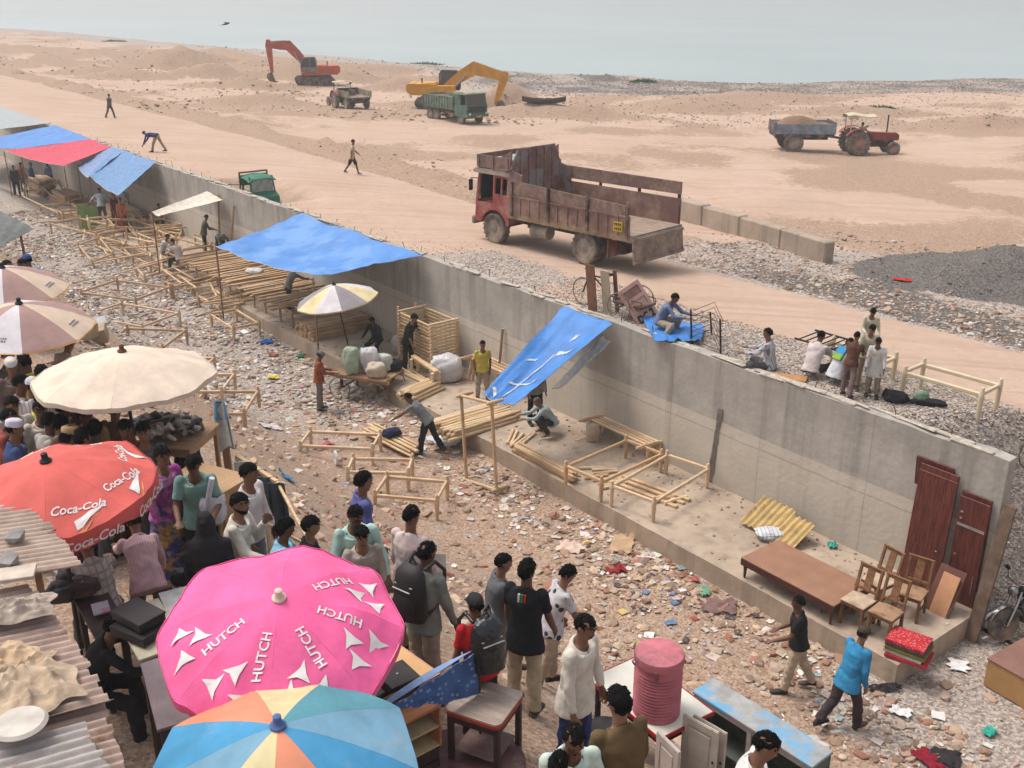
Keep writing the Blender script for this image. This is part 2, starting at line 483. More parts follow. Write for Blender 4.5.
def su(): return frange(-14, 6, 70) + frange(6.4, 40, 80) + frange(41, 110, 70) + frange(112, 420, 60)
S_UP = su()
def strip(name, n0, n1, k):
    return flip(grid_mesh(S_UP, frange(n0, n1, k), up_z, up_tint))
_v = strip('g', .16, 2.4, 12)
for i in range(0, len(_v.v), 13):
    pass
struct('gravel_verge', _v, DIRT, smooth=180)
struct('road', strip('r', 2.4, 8.4, 20), DIRT, smooth=180)
def flat_mesh():
    # beyond the road the rows fan out to follow the shoreline
    mb = MB(); K = 110
    for s in S_UP:
        e = SH(s) + 3
        for j in range(K + 1):
            t = (j / K) ** 1.35; n = 8.4 + (e - 8.4) * t
            p = W(s, n); mb.v.append((p.x, p.y, up_z(s, n, p.x, p.y))); mb.c.append(up_tint(s, n, p.x, p.y))
    w = K + 1
    for i in range(len(S_UP) - 1):
        for j in range(K):
            mb.f.append((i * w + j, (i + 1) * w + j, (i + 1) * w + j + 1, i * w + j + 1)); mb.mi.append(0)
    return mb
struct('sand_flat', flat_mesh(), DIRT, smooth=180)
# street below the wall and the bank rising from it
def low_tint(s, n, x, y):
    g = .3 * sstep(s, 12, 24) * (1 - sstep(-n, 7.5, 10)) + .12
    path = 1 - sstep(abs(n + 8.2 + .5 * nz(s, 0, .2, 3)), .5, 1.3)
    g *= 1 - .9 * path * sstep(s, 10, 20)
    br = (.33 + .35 * fbm(x, y, .5, 31)) + .22 * sstep(-n, 8, 10)
    if s < 1.5 and n > -4: g = max(g, .35 * sstep(-s, -1.5, .5))
    return (max(0, g), 0, max(0, br))
S_LO = frange(-14, 48, 200) + frange(48.5, 110, 50)
struct('street_ground', flip(grid_mesh(S_LO, frange(-24, -14, 12) + frange(-13.7, .1, 90), lambda s, n, x, y: (z_low(s, n) + .05 * fbm(x, y, .8, 2) * sstep(-n, 2.4, 3.2) + .05 * fbm(x, y, 2.5, 8) * sstep(-n, 2.7, 3.2)) if n < -.05 else -.02, low_tint)), DIRT, smooth=180)
# deep ground sheet out to the horizon
mb = MB(); mb.add([(-3000, -400, -.6), (3000, -400, -.6), (3000, 6000, -.6), (-3000, 6000, -.6)], [(0, 1, 2, 3)])
mb.c = [(0, 0, .3)] * 4
struct('terrain', mb, DIRT)

def water_mat():
    m, N, b = newmat('lake_water')
    tc = N('ShaderNodeTexCoord'); co = (tc, 'Object')
    n1 = N('ShaderNodeTexNoise', {'Vector': co, 'Scale': .02, 'Detail': 5.0})
    base = N.mix(N.ramp(n1, [(.35, 0.0), (.65, 1.0)]), lin((138, 150, 148)), lin((152, 161, 159)))
    N.l.new(base.outputs[2], b.inputs['Base Color'])
    b.inputs['Roughness'].default_value = .28; b.inputs['IOR'].default_value = 1.33
    mp = N('ShaderNodeMapping', {'Vector': co, 'Scale': (.35, 1.2, 1)})
    n2 = N('ShaderNodeTexNoise', {'Vector': (mp, 0), 'Scale': .8, 'Detail': 6.0, 'Roughness': .65})
    bp = N('ShaderNodeBump', {'Height': (n2, 0), 'Strength': .35, 'Distance': .25})
    N.l.new(bp.outputs[0], b.inputs['Normal'])
    return m
mb = MB(); mb.add([(-2600, 20, WZ), (2600, 20, WZ), (2600, 5800, WZ), (-2600, 5800, WZ)], [(0, 1, 2, 3)])
# only beyond the shore: water sheet outline follows the land
mb = MB()
vs = []
for s, n in SHP:
    p = W(s, n - 9.0, WZ); vs.append((p.x, p.y, WZ))
vs = [(v[0], v[1], WZ) for v in vs]
far = [(v[0] * 22 - 400 if v[0] < 0 else v[0] * 22 + 400, 5600, WZ) for v in vs]
n_ = len(vs); mb.v = vs + far
mb.f = [(i, i + 1, n_ + i + 1, n_ + i) for i in range(n_ - 1)]; mb.mi = [0] * (n_ - 1)
wat = struct('water', mb, water_mat())
bmx = bmesh.new(); bmx.from_mesh(wat.data); bmesh.ops.recalc_face_normals(bmx, faces=bmx.faces)
if sum(f.normal.z for f in bmx.faces) < 0: bmesh.ops.reverse_faces(bmx, faces=bmx.faces)
bmx.to_mesh(wat.data); bmx.free()

# ---- concrete retaining wall
def concrete(base=(176, 168, 158), seams=True):
    m, N, b = newmat('concrete')
    tc = N('ShaderNodeTexCoord'); co = (tc, 'Object')
    sx = N('ShaderNodeSeparateXYZ', {0: co})
    n1 = N('ShaderNodeTexNoise', {'Vector': co, 'Scale': 1.1, 'Detail': 9.0, 'Roughness': .7})
    c = tuple(x * .84 for x in lin(base))
    col = N.mix(N.ramp(n1, [(.33, 0.0), (.7, 1.0)]), tuple(x * .74 for x in c), tuple(x * 1.12 for x in c))
    mp = N('ShaderNodeMapping', {'Vector': co, 'Scale': (2.2, 2.2, .16)})
    n2 = N('ShaderNodeTexNoise', {'Vector': (mp, 0), 'Scale': 1.4, 'Detail': 6.0, 'Roughness': .6})
    col = N.mix(N.ramp(n2, [(.5, 0.0), (.7, .7)]), col, tuple(x * .5 for x in c))
    n7 = N('ShaderNodeTexNoise', {'Vector': co, 'Scale': .45, 'Detail': 7.0, 'Roughness': .7})
    col = N.mix(N.ramp(n7, [(.5, 0.0), (.68, .3)]), col, tuple(x * .66 for x in c))
    n8 = N('ShaderNodeTexNoise', {'Vector': co, 'Scale': 2.6, 'Detail': 8.0, 'Roughness': .75})
    col = N.mix(N.ramp(n8, [(.6, 0.0), (.7, .25)]), col, tuple(min(.8, x * 1.3) for x in c))
    n5 = N('ShaderNodeTexNoise', {'Vector': co, 'Scale': 9.0, 'Detail': 6.0})
    col = N.mix(N.ramp(n5, [(.6, 0.0), (.75, .25)]), col, tuple(x * .55 for x in c))
    if seams:
        wob = N('ShaderNodeMath', {0: (n1, 0), 1: .12}, operation='MULTIPLY_ADD'); N.l.new(sx.outputs[2], wob.inputs[2])
        lo = N('ShaderNodeMath', {0: (wob, 0), 1: 1.92}, operation='LESS_THAN')
        col = N.mix(N.ramp(lo, [(0, 0.0), (1, .45)]), col, tuple(x * 1.12 for x in lin((186, 172, 154))))
        a = N('ShaderNodeMath', {0: (wob, 0), 1: 1.68}, operation='SUBTRACT'); a = N('ShaderNodeMath', {0: a}, operation='ABSOLUTE')
        k = N('ShaderNodeMath', {0: a, 1: .016}, operation='LESS_THAN')
        fx = N('ShaderNodeMath', {0: (sx, 0), 1: .41}, operation='MULTIPLY'); fx = N('ShaderNodeMath', {0: fx}, operation='FRACT')
        kx = N('ShaderNodeMath', {0: fx, 1: .009}, operation='LESS_THAN')
        kk = N('ShaderNodeMath', {0: k, 1: kx}, operation='MAXIMUM')
        col = N.mix(N.ramp(kk, [(0, 0.0), (1, .36)]), col, tuple(x * .42 for x in c))
    N.l.new(col.outputs[2], b.inputs['Base Color'])
    b.inputs['Roughness'].default_value = .92; b.inputs['Specular IOR Level'].default_value = .15
    bp = N('ShaderNodeBump', {'Height': (n5, 0), 'Strength': .3, 'Distance': .03}); N.l.new(bp.outputs[0], b.inputs['Normal'])
    return m
CONC, CONC2 = concrete(), concrete((178, 160, 142), False)
wl = thing('retaining_wall', 'long grey concrete retaining wall between the bed makers and the dirt road', 'wall', (P0.x, P0.y, 0), WALLROT)
# local x = s, local y = -n is to the left of travel: n = -y
mb = MB(); L = 96; K = 210
def wall_prof(i):
    x = L * i / K; t = TOPZ + .035 * nz(x, 0, 1.3, 3) + .03 * nz(x, 0, 5, 6)
    return x, t
vs = []; fs = []
for i in range(K + 1):
    x, t = wall_prof(i)
    vs += [(x, 0, -.3), (x, 0, 1.70), (x, -.006, 1.72), (x, -.01, t - .02), (x, -.24, t), (x, -.26, -.3)]
for i in range(K):
    for j in range(5):
        a = i * 6 + j; fs.append((a, a + 1, a + 7, a + 6))
fs = [f[::-1] for f in fs]
fs.append((0, 1, 2, 3, 4, 5)); e = K * 6; fs.append((e + 5, e + 4, e + 3, e + 2, e + 1, e))
mb.add(vs, fs); obj('wall_body', mb, CONC, wl, smooth=30)
mb = MB()      # crumbly mortar left along the top edge
for i in range(170):
    x = rnd.uniform(.1, L); 
    mb.box((x, -.12 + rnd.uniform(-.09, .09), TOPZ + rnd.uniform(-.01, .035)), (rnd.uniform(.2, .9), rnd.uniform(.05, .14), rnd.uniform(.02, .05)), rnd.uniform(-.15, .15), bev=.015)
obj('mortar_coping', mb, M((196, 184, 168), var=.3, scale=8, bump=.6), wl)
rb = None
for i in range(46):
    if rb is None:
        mb = MB(); mb.tube([(0, 0, -.1), (0, 0, .1), (.02, .01, .22)], .008, 6); rb = obj('rebar', mb, M((96, 70, 56), rough=.9), wl)
        o = rb
    else:
        o = rb.copy(); COL.objects.link(o)
    o.location = (1 + i * 1.02 + rnd.uniform(-.2, .2), -.16, TOPZ); o.rotation_euler = (rnd.uniform(-.3, .3), rnd.uniform(-.3, .3), rnd.uniform(0, 6)); o.scale = (1, 1, rnd.uniform(.5, 1.1))
# a long dark damp streak, a fallen tar strip
mb = MB(); a_, b_ = px(721, 409, 1.7), px(709, 478, .45)
a_, b_ = wpl(721, 409, 0), wpl(710, 478, 0); sa, sb = sn(a_.x, a_.y)[0], sn(b_.x, b_.y)[0]
mb.sheet(lambda u, v: (lerp(sa, sb, v) + (u - .5) * (.12 + .05 * nz(v * 6, 0, 1, 2)) + .02 * nz(0, v * 9, 1, 7), .012, lerp(a_.z, .44, v)), 2, 14, .008)
obj('tar_streak', mb, M((126, 116, 108), rough=.9, var=.3), wl)
# ---- raised concrete ledge at the wall's foot
pf = thing('concrete_ledge', 'raised concrete ledge with dusty top along the foot of the grey wall', 'ledge', (P0.x, P0.y, 0), WALLROT)
mb = MB()
def ledge(u, v):
    return (u * 46, v * -PLN + .0, PLZ + .012 * fbm(u * 46, v * 3, 1.5, 6))
nu, nv = 180, 10
vs = [ledge(i / nu, j / nv) for j in range(nv + 1) for i in range(nu + 1)]
vs = [(x + (.0 if x > .01 else 0), y + (.03 * nz(x, 9, 2, 1) if y > 2.4 else 0), z - (.02 if y > 2.4 else 0)) for x, y, z in vs]
fs = [(j * (nu + 1) + i, j * (nu + 1) + i + 1, (j + 1) * (nu + 1) + i + 1, (j + 1) * (nu + 1) + i) for j in range(nv) for i in range(nu)]
k = len(vs)
vs += [(vs[nv * (nu + 1) + i][0], vs[nv * (nu + 1) + i][1] + .01, -.3) for i in range(nu + 1)]
fs += [(nv * (nu + 1) + i, nv * (nu + 1) + i + 1, k + i + 1, k + i) for i in range(nu)]
k2 = len(vs); vs += [(vs[j * (nu + 1)][0], vs[j * (nu + 1)][1], -.3) for j in range(nv + 1)]
fs += [((j + 1) * (nu + 1), k2 + j + 1, k2 + j, j * (nu + 1)) for j in range(nv)]
mb.add(vs, fs); obj('ledge_top', mb, concrete((186, 166, 146), False), pf, smooth=40)
# ---- broken concrete barrier blocks on the far side of the road
bar = thing('concrete_barrier', 'low broken concrete barrier heaped with gravel beyond the dump truck', 'barrier')
A_, B_ = px(672, 219, 2.2), px(828, 268, 2.2)
for i in range(4):
    t0, t1 = i / 4, (i + 1) / 4
    p, q = A_.lerp(B_, t0 + .001), A_.lerp(B_, t1 - .001)
    mb = MB(); mb.beam((p.x, p.y, p.z + .1), (q.x, q.y, q.z + .1 + rnd.uniform(-.06, .06)), .42 + .1 * (i == 5), 1.5, bev=.04)
    obj('barrier_block', mb, CONC2, bar)
for i in range(2):
    p = px(702 + i * 24, 256, 2.1) ; q = px(728 + i * 24, 258, 2.1)

# ------------------------------------------------------------------ scatter
CH = []
def chunk_protos():
    for k in range(10):
        bm = bmesh.new(); bmesh.ops.create_icosphere(bm, subdivisions=1, radius=1.0)
        for v in bm.verts: v.co *= 1 + rnd.uniform(-.35, .25)
        # chop to blocky
        for v in bm.verts:
            v.co = V((max(-.75, min(.75, v.co.x)), max(-.75, min(.75, v.co.y)), max(-.7, min(.7, v.co.z))))
        bmesh.ops.convex_hull(bm, input=bm.verts)
        bmesh.ops.delete(bm, geom=[v for v in bm.verts if not v.link_faces], context='VERTS')
        bm.verts.index_update()
        CH.append(([v.co.copy() for v in bm.verts], [tuple(v.index for v in f.verts) for f in bm.faces]))
        bm.free()
chunk_protos()
def chunk(mb, p, sz, col):
    vs, fs = rnd.choice(CH)
    m = Matrix.Rotation(rnd.uniform(0, 6.28), 3, 'Z') @ Matrix.Rotation(rnd.uniform(-.6, .6), 3, 'X') @ Matrix.Diagonal(sz)
    mb.cc = col
    mb.add([V(p) + m @ v for v in vs], fs)
def vc(c, k=.8, j=.12):
    f = k * (1 + rnd.uniform(-j, j) * 1.6); c = lin(c)
    return tuple(min(1, x * f * (1 + rnd.uniform(-.04, .04))) for x in c)
STONE = [(180, 150, 128), (190, 162, 140), (168, 138, 118), (152, 122, 103), (198, 174, 152), (182, 160, 142), (160, 112, 92), (146, 124, 108)]
GREY = [(178, 166, 155), (192, 181, 169), (158, 146, 135), (206, 197, 187), (170, 148, 130), (136, 125, 115)]
WHITE = [(226, 220, 214), (210, 204, 198), (236, 232, 226)]
LIT = [(216, 208, 200)] * 10 + [(200, 188, 176)] * 14 + [(188, 166, 142)] * 10 + [(96, 128, 164), (160, 80, 76), (110, 146, 132), (200, 176, 104), (70, 68, 70), (180, 136, 142), (70, 64, 60), (146, 168, 176)]
def dens(s, n):
    if n > -2.5 and s > 0: return 0
    d = .5
    d += .9 * sstep(s, 9, 20) * (1 - sstep(-n, 8.2, 9.5))
    d += 1.0 * (1 - sstep(abs(n + 3.3), .3, 1.1))
    d += .8 * (1 - sstep(s, 2, 10)) * (1 - sstep(abs(n + 6), 1, 3))
    path = 1 - sstep(abs(n + 8.4 + .5 * nz(s, 0, .2, 3)), .4, 1.1)
    d *= 1 - .85 * path * sstep(s, 8, 16)
    d *= .35 + 1.3 * sstep(nz(s, n, .45, 12) + .6 * nz(s, n, 1.3, 5), -.35, .45)
    if s < 9: d *= 1 - .8 * sstep(-n, 9.5, 11)
    return d
mb = MB(); cnt = 0; tries = 0
while cnt < 13500 and tries < 120000:
    tries += 1
    s, n = rnd.uniform(-6, 46), rnd.uniform(-13, -2.5) if rnd.random() < .94 else rnd.uniform(-3, 0)
    if n > -2.5 and s > -.05: continue
    if rnd.random() > dens(s, n) * .42: continue
    p = W(s, n); z = ground(p.x, p.y)
    far = sstep(s, 10, 18)
    r = .03 + .085 * rnd.random() ** 2.4 + (.06 * rnd.random() if rnd.random() < .06 else 0)
    pal = STONE if rnd.random() > far * .66 else GREY
    if rnd.random() < .03 + .08 * far: pal = WHITE
    chunk(mb, (p.x, p.y, z + r * .12), (r * rnd.uniform(.8, 1.6), r * rnd.uniform(.7, 1.1), r * rnd.uniform(.3, .75)), vc(rnd.choice(pal)))
    cnt += 1
tag(obj('rubble', mb, RUB), 'broken bricks, stones and plaster strewn over the bank and street', 'rubble', kind='stuff')
def scrap(mb, p, sz, col):
    k = 3; a = rnd.uniform(0, 6.28); ca, sa = math.cos(a), math.sin(a); ph = rnd.uniform(0, 50); asp = rnd.uniform(.5, 1)
    am = sz * rnd.uniform(.1, .35)
    mb.cc = col
    def f(u, v):
        x, y = (u - .5) * sz * (1 + .3 * nz(v * 3, ph, 1)), (v - .5) * sz * asp * (1 + .3 * nz(u * 3, ph, 1, 4))
        return (p[0] + x * ca - y * sa, p[1] + x * sa + y * ca, p[2] + .02 + am * abs(nz(u * 2.3 + ph, v * 2.3, 1)))
    mb.sheet(f, k, k, .004)
mb = MB(); cnt = 0
while cnt < 3600:
    s = rnd.uniform(-3, 44); n = rnd.choice([rnd.uniform(-10, -2.5), rnd.uniform(-4.2, -2.5), rnd.uniform(-7, -2.5)])
    if s < 0 and rnd.random() < .6: continue
    if rnd.random() > dens(s, n) * .6: continue
    p = W(s, n); z = ground(p.x, p.y)
    scrap(mb, (p.x, p.y, z), .04 + .15 * rnd.random() ** 3, vc(rnd.choice(LIT), .85)); cnt += 1
tag(obj('litter', mb, PAPER), 'torn paper, plastic and rags littering the street below the ledge', 'litter', kind='stuff')
mb = MB()      # chips, sawdust lumps and scraps on the ledge
for i in range(900):
    s, n = rnd.uniform(0.1, 44), rnd.choice([rnd.uniform(-.7, -.05), rnd.uniform(-2.4, -.05)])
    p = W(s, n); r = rnd.uniform(.015, .05)
    chunk(mb, (p.x, p.y, PLZ + .012), (r, r * .8, r * .5), vc(rnd.choice(GREY + STONE)))
tag(obj('ledge_chippings', mb, RUB), 'small stone and wood chippings lying on the concrete ledge', 'chippings', kind='stuff')
mb = MB()
for i in range(13000):
    if i < 11000: s, n = -1.0 + 14 * rnd.random() ** 1.5, .3 + 2.3 * rnd.random() ** 1.2
    elif i < 11800: s, n = rnd.gauss(15, 1.4), .3 + 2.0 * rnd.random() ** 1.2
    elif i < 12700: s, n = rnd.uniform(-4, .6), rnd.uniform(-2, 4)
    else: s, n = rnd.uniform(15, 50), .3 + 1.2 * rnd.random() ** 2
    if s > -.05 and -2.5 < n < .28: continue
    p = W(s, n); r = rnd.uniform(.012, .03)
    z = ground(p.x, p.y)
    chunk(mb, (p.x, p.y, z + r * .3), (r * rnd.uniform(.9, 1.4), r, r * .7), vc(rnd.choice(GREY)))
tag(obj('verge_gravel_stones', mb, RUB), 'loose grey gravel heaped behind the top of the wall', 'gravel', kind='stuff')
mb = MB()
k = 0
while k < 9000:
    s, n = rnd.uniform(-8, 15) if rnd.random() < .86 else rnd.uniform(14, 45), rnd.uniform(6.3, 16)
    edge = 6.7 + 2.3 * sstep(s, 14, 50)
    if n < edge or rnd.random() > (1 - .8 * sstep(n, edge + 2, edge + 6)) * (1 - .6 * sstep(s, 16, 30)): continue
    p = W(s, n); r = rnd.uniform(.022, .055) * (1 if rnd.random() < .96 else 2.2)
    q = math.hypot((p.x - DARKP.x) / 4.6, (p.y - DARKP.y) / 3.2)
    r *= .55 if q < .95 else 1
    pal = [(92, 87, 83), (80, 76, 73), (104, 98, 93)] if q < .95 else (GREY if rnd.random() < .6 else STONE)
    chunk(mb, (p.x, p.y, ground(p.x, p.y) + r * .2), (r * 1.2, r, r * .6), vc(rnd.choice(pal))); k += 1
k = 0
while k < 13000:
    x, y = rnd.uniform(0, 1024), rnd.uniform(66, 128)
    if rnd.random() < .35: x = rnd.uniform(620, 1024)
    p = px(x, y, 1.3); s, n = sn(p.x, p.y)
    if n < 14 or n > SH(s) - .5: continue
    if n < SH(s) - lerp(40, 15, sstep(s, 55, 100)) and rnd.random() < .9: continue
    r = rnd.uniform(.035, .09) * (1 if rnd.random() < .97 else 1.8)
    pal = rnd.choice([GREY, GREY, STONE, GREY]) if rnd.random() > .07 else WHITE
    chunk(mb, (p.x, p.y, up_z(s, n, p.x, p.y) + r * .2), (r * 1.3, r, r * .6), vc(rnd.choice(pal), .74)); k += 1
k = 0
while k < 1300:
    x, y = rnd.uniform(0, 640), rnd.uniform(32, 128)
    p = px(x, y, 1.6); s, n = sn(p.x, p.y)
    if n < 9.3 or n > SH(s) - 1: continue
    if nz(p.x, p.y, .12, 4) < -.05: continue
    r = rnd.uniform(.05, .16)
    chunk(mb, (p.x, p.y, up_z(s, n, p.x, p.y) + r * .2), (r * 1.3, r, r * .6), vc(rnd.choice(STONE), .8)); k += 1
tag(obj('shore_stones', mb, RUB), 'stones and gravel scattered over the flat and the lake shore', 'stones', kind='stuff')
# weeds by the shore
LEAF = M((92, 118, 62), var=.4, scale=3, alb=.7)
for lab, wx, wy, rr in (('low green weed clump on the brown bank behind the tractor', 880, 107, .9), ('green weeds at the water edge behind the yellow excavator', 425, 65, 1.6), ('small weed patch on the shore spit near the boat', 643, 84, .9), ('sparse weeds at the water edge among the earth heaps', 115, 46, 1.4)):
    p = px(wx, wy, 1.5 if wy > 100 else 1.2); s, n = sn(p.x, p.y); z = up_z(s, n, p.x, p.y)
    mb = MB()
    for i in range(420):
        a, q = rnd.uniform(0, 6.28), rr * math.sqrt(rnd.random()); h = rnd.uniform(.1, .5) * (1.2 - q / rr * .7)
        b0 = V((p.x + 1.6 * q * math.cos(a), p.y + .6 * q * math.sin(a), z)); t = b0 + V((rnd.uniform(-.2, .2), rnd.uniform(-.2, .2), h))
        w_ = V((rnd.uniform(-.07, .07), rnd.uniform(-.07, .07), 0)); m_ = b0.lerp(t, .55)
        mb.add([b0, m_ + w_, t, m_ - w_ + V((0, 0, .01))], [(0, 1, 2, 3)])
    tag(obj('weed_clump', mb, LEAF), lab, 'weeds')
# ------------------------------------------------------------------ people
SKINS = [M((146, 102, 78), rough=.55, var=.1, scale=9, bump=.05, alb=.62), M((126, 86, 64), rough=.55, var=.1, scale=9, bump=.05, alb=.6), M((160, 116, 90), rough=.55, var=.1, scale=9, bump=.05, alb=.62)]
HAIR = M((22, 19, 19), rough=.75, var=.5, scale=40, bump=1.0, bscale=110, spec=.12, alb=.55)
GREYHAIR = M((110, 104, 100), rough=.7, var=.4, scale=30, bump=.6, bscale=90)
EYEW = M((200, 192, 184), rough=.4, bump=0); EYED = M((20, 16, 14), rough=.3, bump=0); LIP = M((110, 62, 52), rough=.5, bump=0, alb=.6)
FOOT = M((52, 44, 40), rough=.7, dust=.3)
def seg(mb, a, b, r0, r1, k=4, bulge=0.0):
    a, b = V(a), V(b)
    mb.tube([a.lerp(b, i / k) for i in range(k + 1)], [lerp(r0, r1, i / k) + bulge * math.sin(math.pi * i / k) for i in range(k + 1)], 10)
def remesh(o, vox, sm=4, disp=0.0, dsize=.12, seed=0):
    m = o.modifiers.new('remesh', 'REMESH'); m.mode = 'VOXEL'; m.voxel_size = vox; m.use_smooth_shade = True
    m = o.modifiers.new('smooth', 'SMOOTH'); m.factor = .5; m.iterations = sm
    if disp:
        if (seed % 5, dsize) not in TEX:
            t = bpy.data.textures.new('folds', 'CLOUDS'); t.noise_scale = dsize * 1.2 * (1 + .15 * (seed % 5)); t.noise_depth = 1; t.noise_type = 'HARD_NOISE'; TEX[(seed % 5, dsize)] = t
        m = o.modifiers.new('folds', 'DISPLACE'); m.texture = TEX[(seed % 5, dsize)]; m.strength = disp; m.mid_level = .28; m.texture_coords = 'LOCAL'
    return o
TEX = {}
STAND = dict(lean=3, curl=4, head=14, hyaw=0, la=(4, 10, 14, 4), ra=(6, 10, 18, 4), ll=(3, 4, 5), rl=(-2, 4, 3))
def P(**k): return {**STAND, **k}
WALK = P(lean=5, head=16, la=(24, 8, 22, 4), ra=(-20, 9, 16, 4), ll=(-20, 3, 18), rl=(24, 3, 12))
WALK2 = P(lean=6, head=20, ra=(22, 8, 25, 4), la=(-18, 9, 14, 4), rl=(-22, 3, 26), ll=(22, 3, 8))
BENDP = P(lean=52, curl=18, head=60, la=(38, 10, 10, 4), ra=(46, 8, 12, 4), ll=(14, 6, 22), rl=(-10, 6, 10))
REACH = P(lean=24, curl=14, head=40, la=(48, 10, 24, 8), ra=(56, 8, 18, 8), ll=(6, 5, 8), rl=(-6, 5, 4))
LOOKD = P(lean=8, curl=12, head=44, la=(12, 9, 42, 12), ra=(14, 9, 60, 16))
SQUAT = P(lean=26, curl=22, head=34, la=(52, 14, 40, 20), ra=(48, 14, 44, 22), ll=(112, 16, 140), rl=(104, 18, 134))
SIT = P(lean=14, curl=20, head=34, la=(34, 12, 40, 16), ra=(38, 12, 46, 18), ll=(76, 10, 70), rl=(70, 14, 66), seat=.36)
SITG = P(lean=18, curl=22, head=34, la=(46, 14, 40, 16), ra=(44, 14, 46, 18), ll=(100, 22, 120), rl=(92, 26, 116), seat=.12)
BIG = 0
def person(label, top, bottom, at=None, head=None, foot=None, H=1.68, face=180.0, pose=STAND, det=1, hair='short', sleeve='long', hem=.05,
           legs='trousers', cap=None, female=False, skin=None, group=None, loc=None, barefoot=False, moustache=False, beard=False, openc=True, lift=0.0, fat=.93):
    global BIG
    BIG += 1; seed = BIG
    skin = SKINS[seed % 3 if skin is None else skin]
    if loc is not None: base = V(loc)
    elif foot is not None:
        base = hit(*foot, off=0.0)
        if head is not None:
            d = ray(*head); t = (base.y - CAM.y) / d.y; H = (CAM.z + d.z * t - base.z) / .985
    else: base = hit(head[0], head[1], off=H * .985)
    h = H
    root = thing('person', label, 'person', (base.x, base.y, base.z + lift), -R(face), group)
    # local frame: x right, y forward, z up; face angle 0 looks away from the camera
    p = pose; L, L2 = R(p['lean']), R(p['lean'] + p['curl'])
    def dirL(a): return V((0, math.sin(a), math.cos(a)))
    d0, d1 = dirL(L), dirL(L2); X = V((1, 0, 0)); f0 = V((0, math.cos(L), -math.sin(L))); f1 = V((0, math.cos(L2), -math.sin(L2)))
    sw = .109 if not female else .102
    def leg(side, spec):
        a, ab, k = spec
        hip = V((side * .052 * h, 0, 0)) - d0 * .015 * h
        t = V((side * math.sin(R(ab)) , math.sin(R(a)) , -math.cos(R(a)))).normalized()
        sh = V((side * math.sin(R(ab * .4)), math.sin(R(a - k)), -math.cos(R(a - k)))).normalized()
        kn = hip + t * .245 * h; an = kn + sh * .235 * h
        return hip, kn, an
    Lg = [leg(-1, p['ll']), leg(1, p['rl'])]
    low = min(l[2].z for l in Lg)
    hz = p['seat'] * h / 1.68 + .06 * h if 'seat' in p else -low + .045 * h
    off = V((0, 0, hz))
    Lg = [[q + off for q in l] for l in Lg]
    pel = off; waist = pel + d0 * .10 * h; chest = waist + d0.lerp(d1, .6).normalized() * .12 * h; neck = chest + d1 * .085 * h
    hp = R(p['head']); hd = V((0, math.sin(hp * .6), math.cos(hp * .6)))
    hc = neck + (d1 + hd).normalized() * .045 * h + hd * .055 * h
    Hm = Matrix.Rotation(R(-p['hyaw']), 3, 'Z') @ Matrix.Rotation(-hp * .8, 3, 'X')
    hu, hf, ht = Hm @ V((1, 0, 0)), Hm @ V((0, 1, 0)), Hm @ V((0, 0, 1))
    def arm(side, spec):
        a, ab, e, inw = spec
        s_ = neck - d1 * .022 * h + X * side * (sw - .012) * h
        u = V((side * math.sin(R(ab)), math.sin(R(a)), -math.cos(R(a)))).normalized()
        f = V((side * math.sin(R(ab * .5 - inw)), math.sin(R(a + e)), -math.cos(R(a + e)))).normalized()
        el = s_ + u * .175 * h; wr = el + f * .15 * h
        return s_, el, wr, f
    Ar = [arm(-1, p['la']), arm(1, p['ra'])]
    vox = {0: .022, 1: .0165, 2: .011}[det]
    g = fat
    # --- body
    mb = MB()
    mb.loft([(pel - d0 * .05 * h, X * .06 * h, f0 * .04 * h), (pel, X * .078 * h, f0 * .05 * h), (waist, X * .066 * h * g, f0 * .043 * h * g), (chest, X * .08 * h, f1 * .048 * h * g), (neck - d1 * .045 * h, X * .078 * h, f1 * .036 * h), (neck - d1 * .005 * h, X * .036 * h, f1 * .03 * h)], 14)
    seg(mb, neck - d1 * .02 * h, hc, .034 * h, .031 * h)
    q = .0625 * h          # half head height about .0625 h
    def hp_(z, y): return hc + ht * z * q + hf * y * q
    mb.loft([(hp_(-1.02, .42), hu * .2 * q, hf * .2 * q), (hp_(-.9, .3), hu * .4 * q, hf * .48 * q), (hp_(-.55, .12), hu * .56 * q, hf * .72 * q), (hp_(-.1, .02), hu * .64 * q, hf * .84 * q), (hp_(.3, -.02), hu * .67 * q, hf * .9 * q), (hp_(.65, -.04), hu * .6 * q, hf * .8 * q), (hp_(.9, -.06), hu * .4 * q, hf * .52 * q), (hp_(1.02, -.06), hu * .12 * q, hf * .16 * q)], 16)
    if det:
        mb.loft([(hp_(.12, .76), hu * .07 * q, hf * .1 * q), (hp_(-.2, .9), hu * .11 * q, hf * .17 * q), (hp_(-.34, .86), hu * .16 * q, hf * .14 * q), (hp_(-.4, .76), hu * .08 * q, hf * .08 * q)], 8)
        mb.loft([(hp_(.1, .78), hu * .5 * q, hf * .1 * q), (hp_(.2, .78), hu * .46 * q, hf * .12 * q), (hp_(.28, .74), hu * .4 * q, hf * .1 * q)], 8)
        mb.loft([(hp_(-.56, .74), hu * .2 * q, hf * .14 * q), (hp_(-.68, .72), hu * .2 * q, hf * .15 * q)], 8)
        for sd in (-1, 1):
            mb.loft([(hp_(-.32, -.05) + hu * sd * .62 * q, hu * .08 * q, hf * .1 * q), (hp_(-.05, -.08) + hu * sd * .7 * q, hu * .09 * q, hf * .2 * q), (hp_(.2, -.08) + hu * sd * .7 * q, hu * .07 * q, hf * .17 * q)], 8)
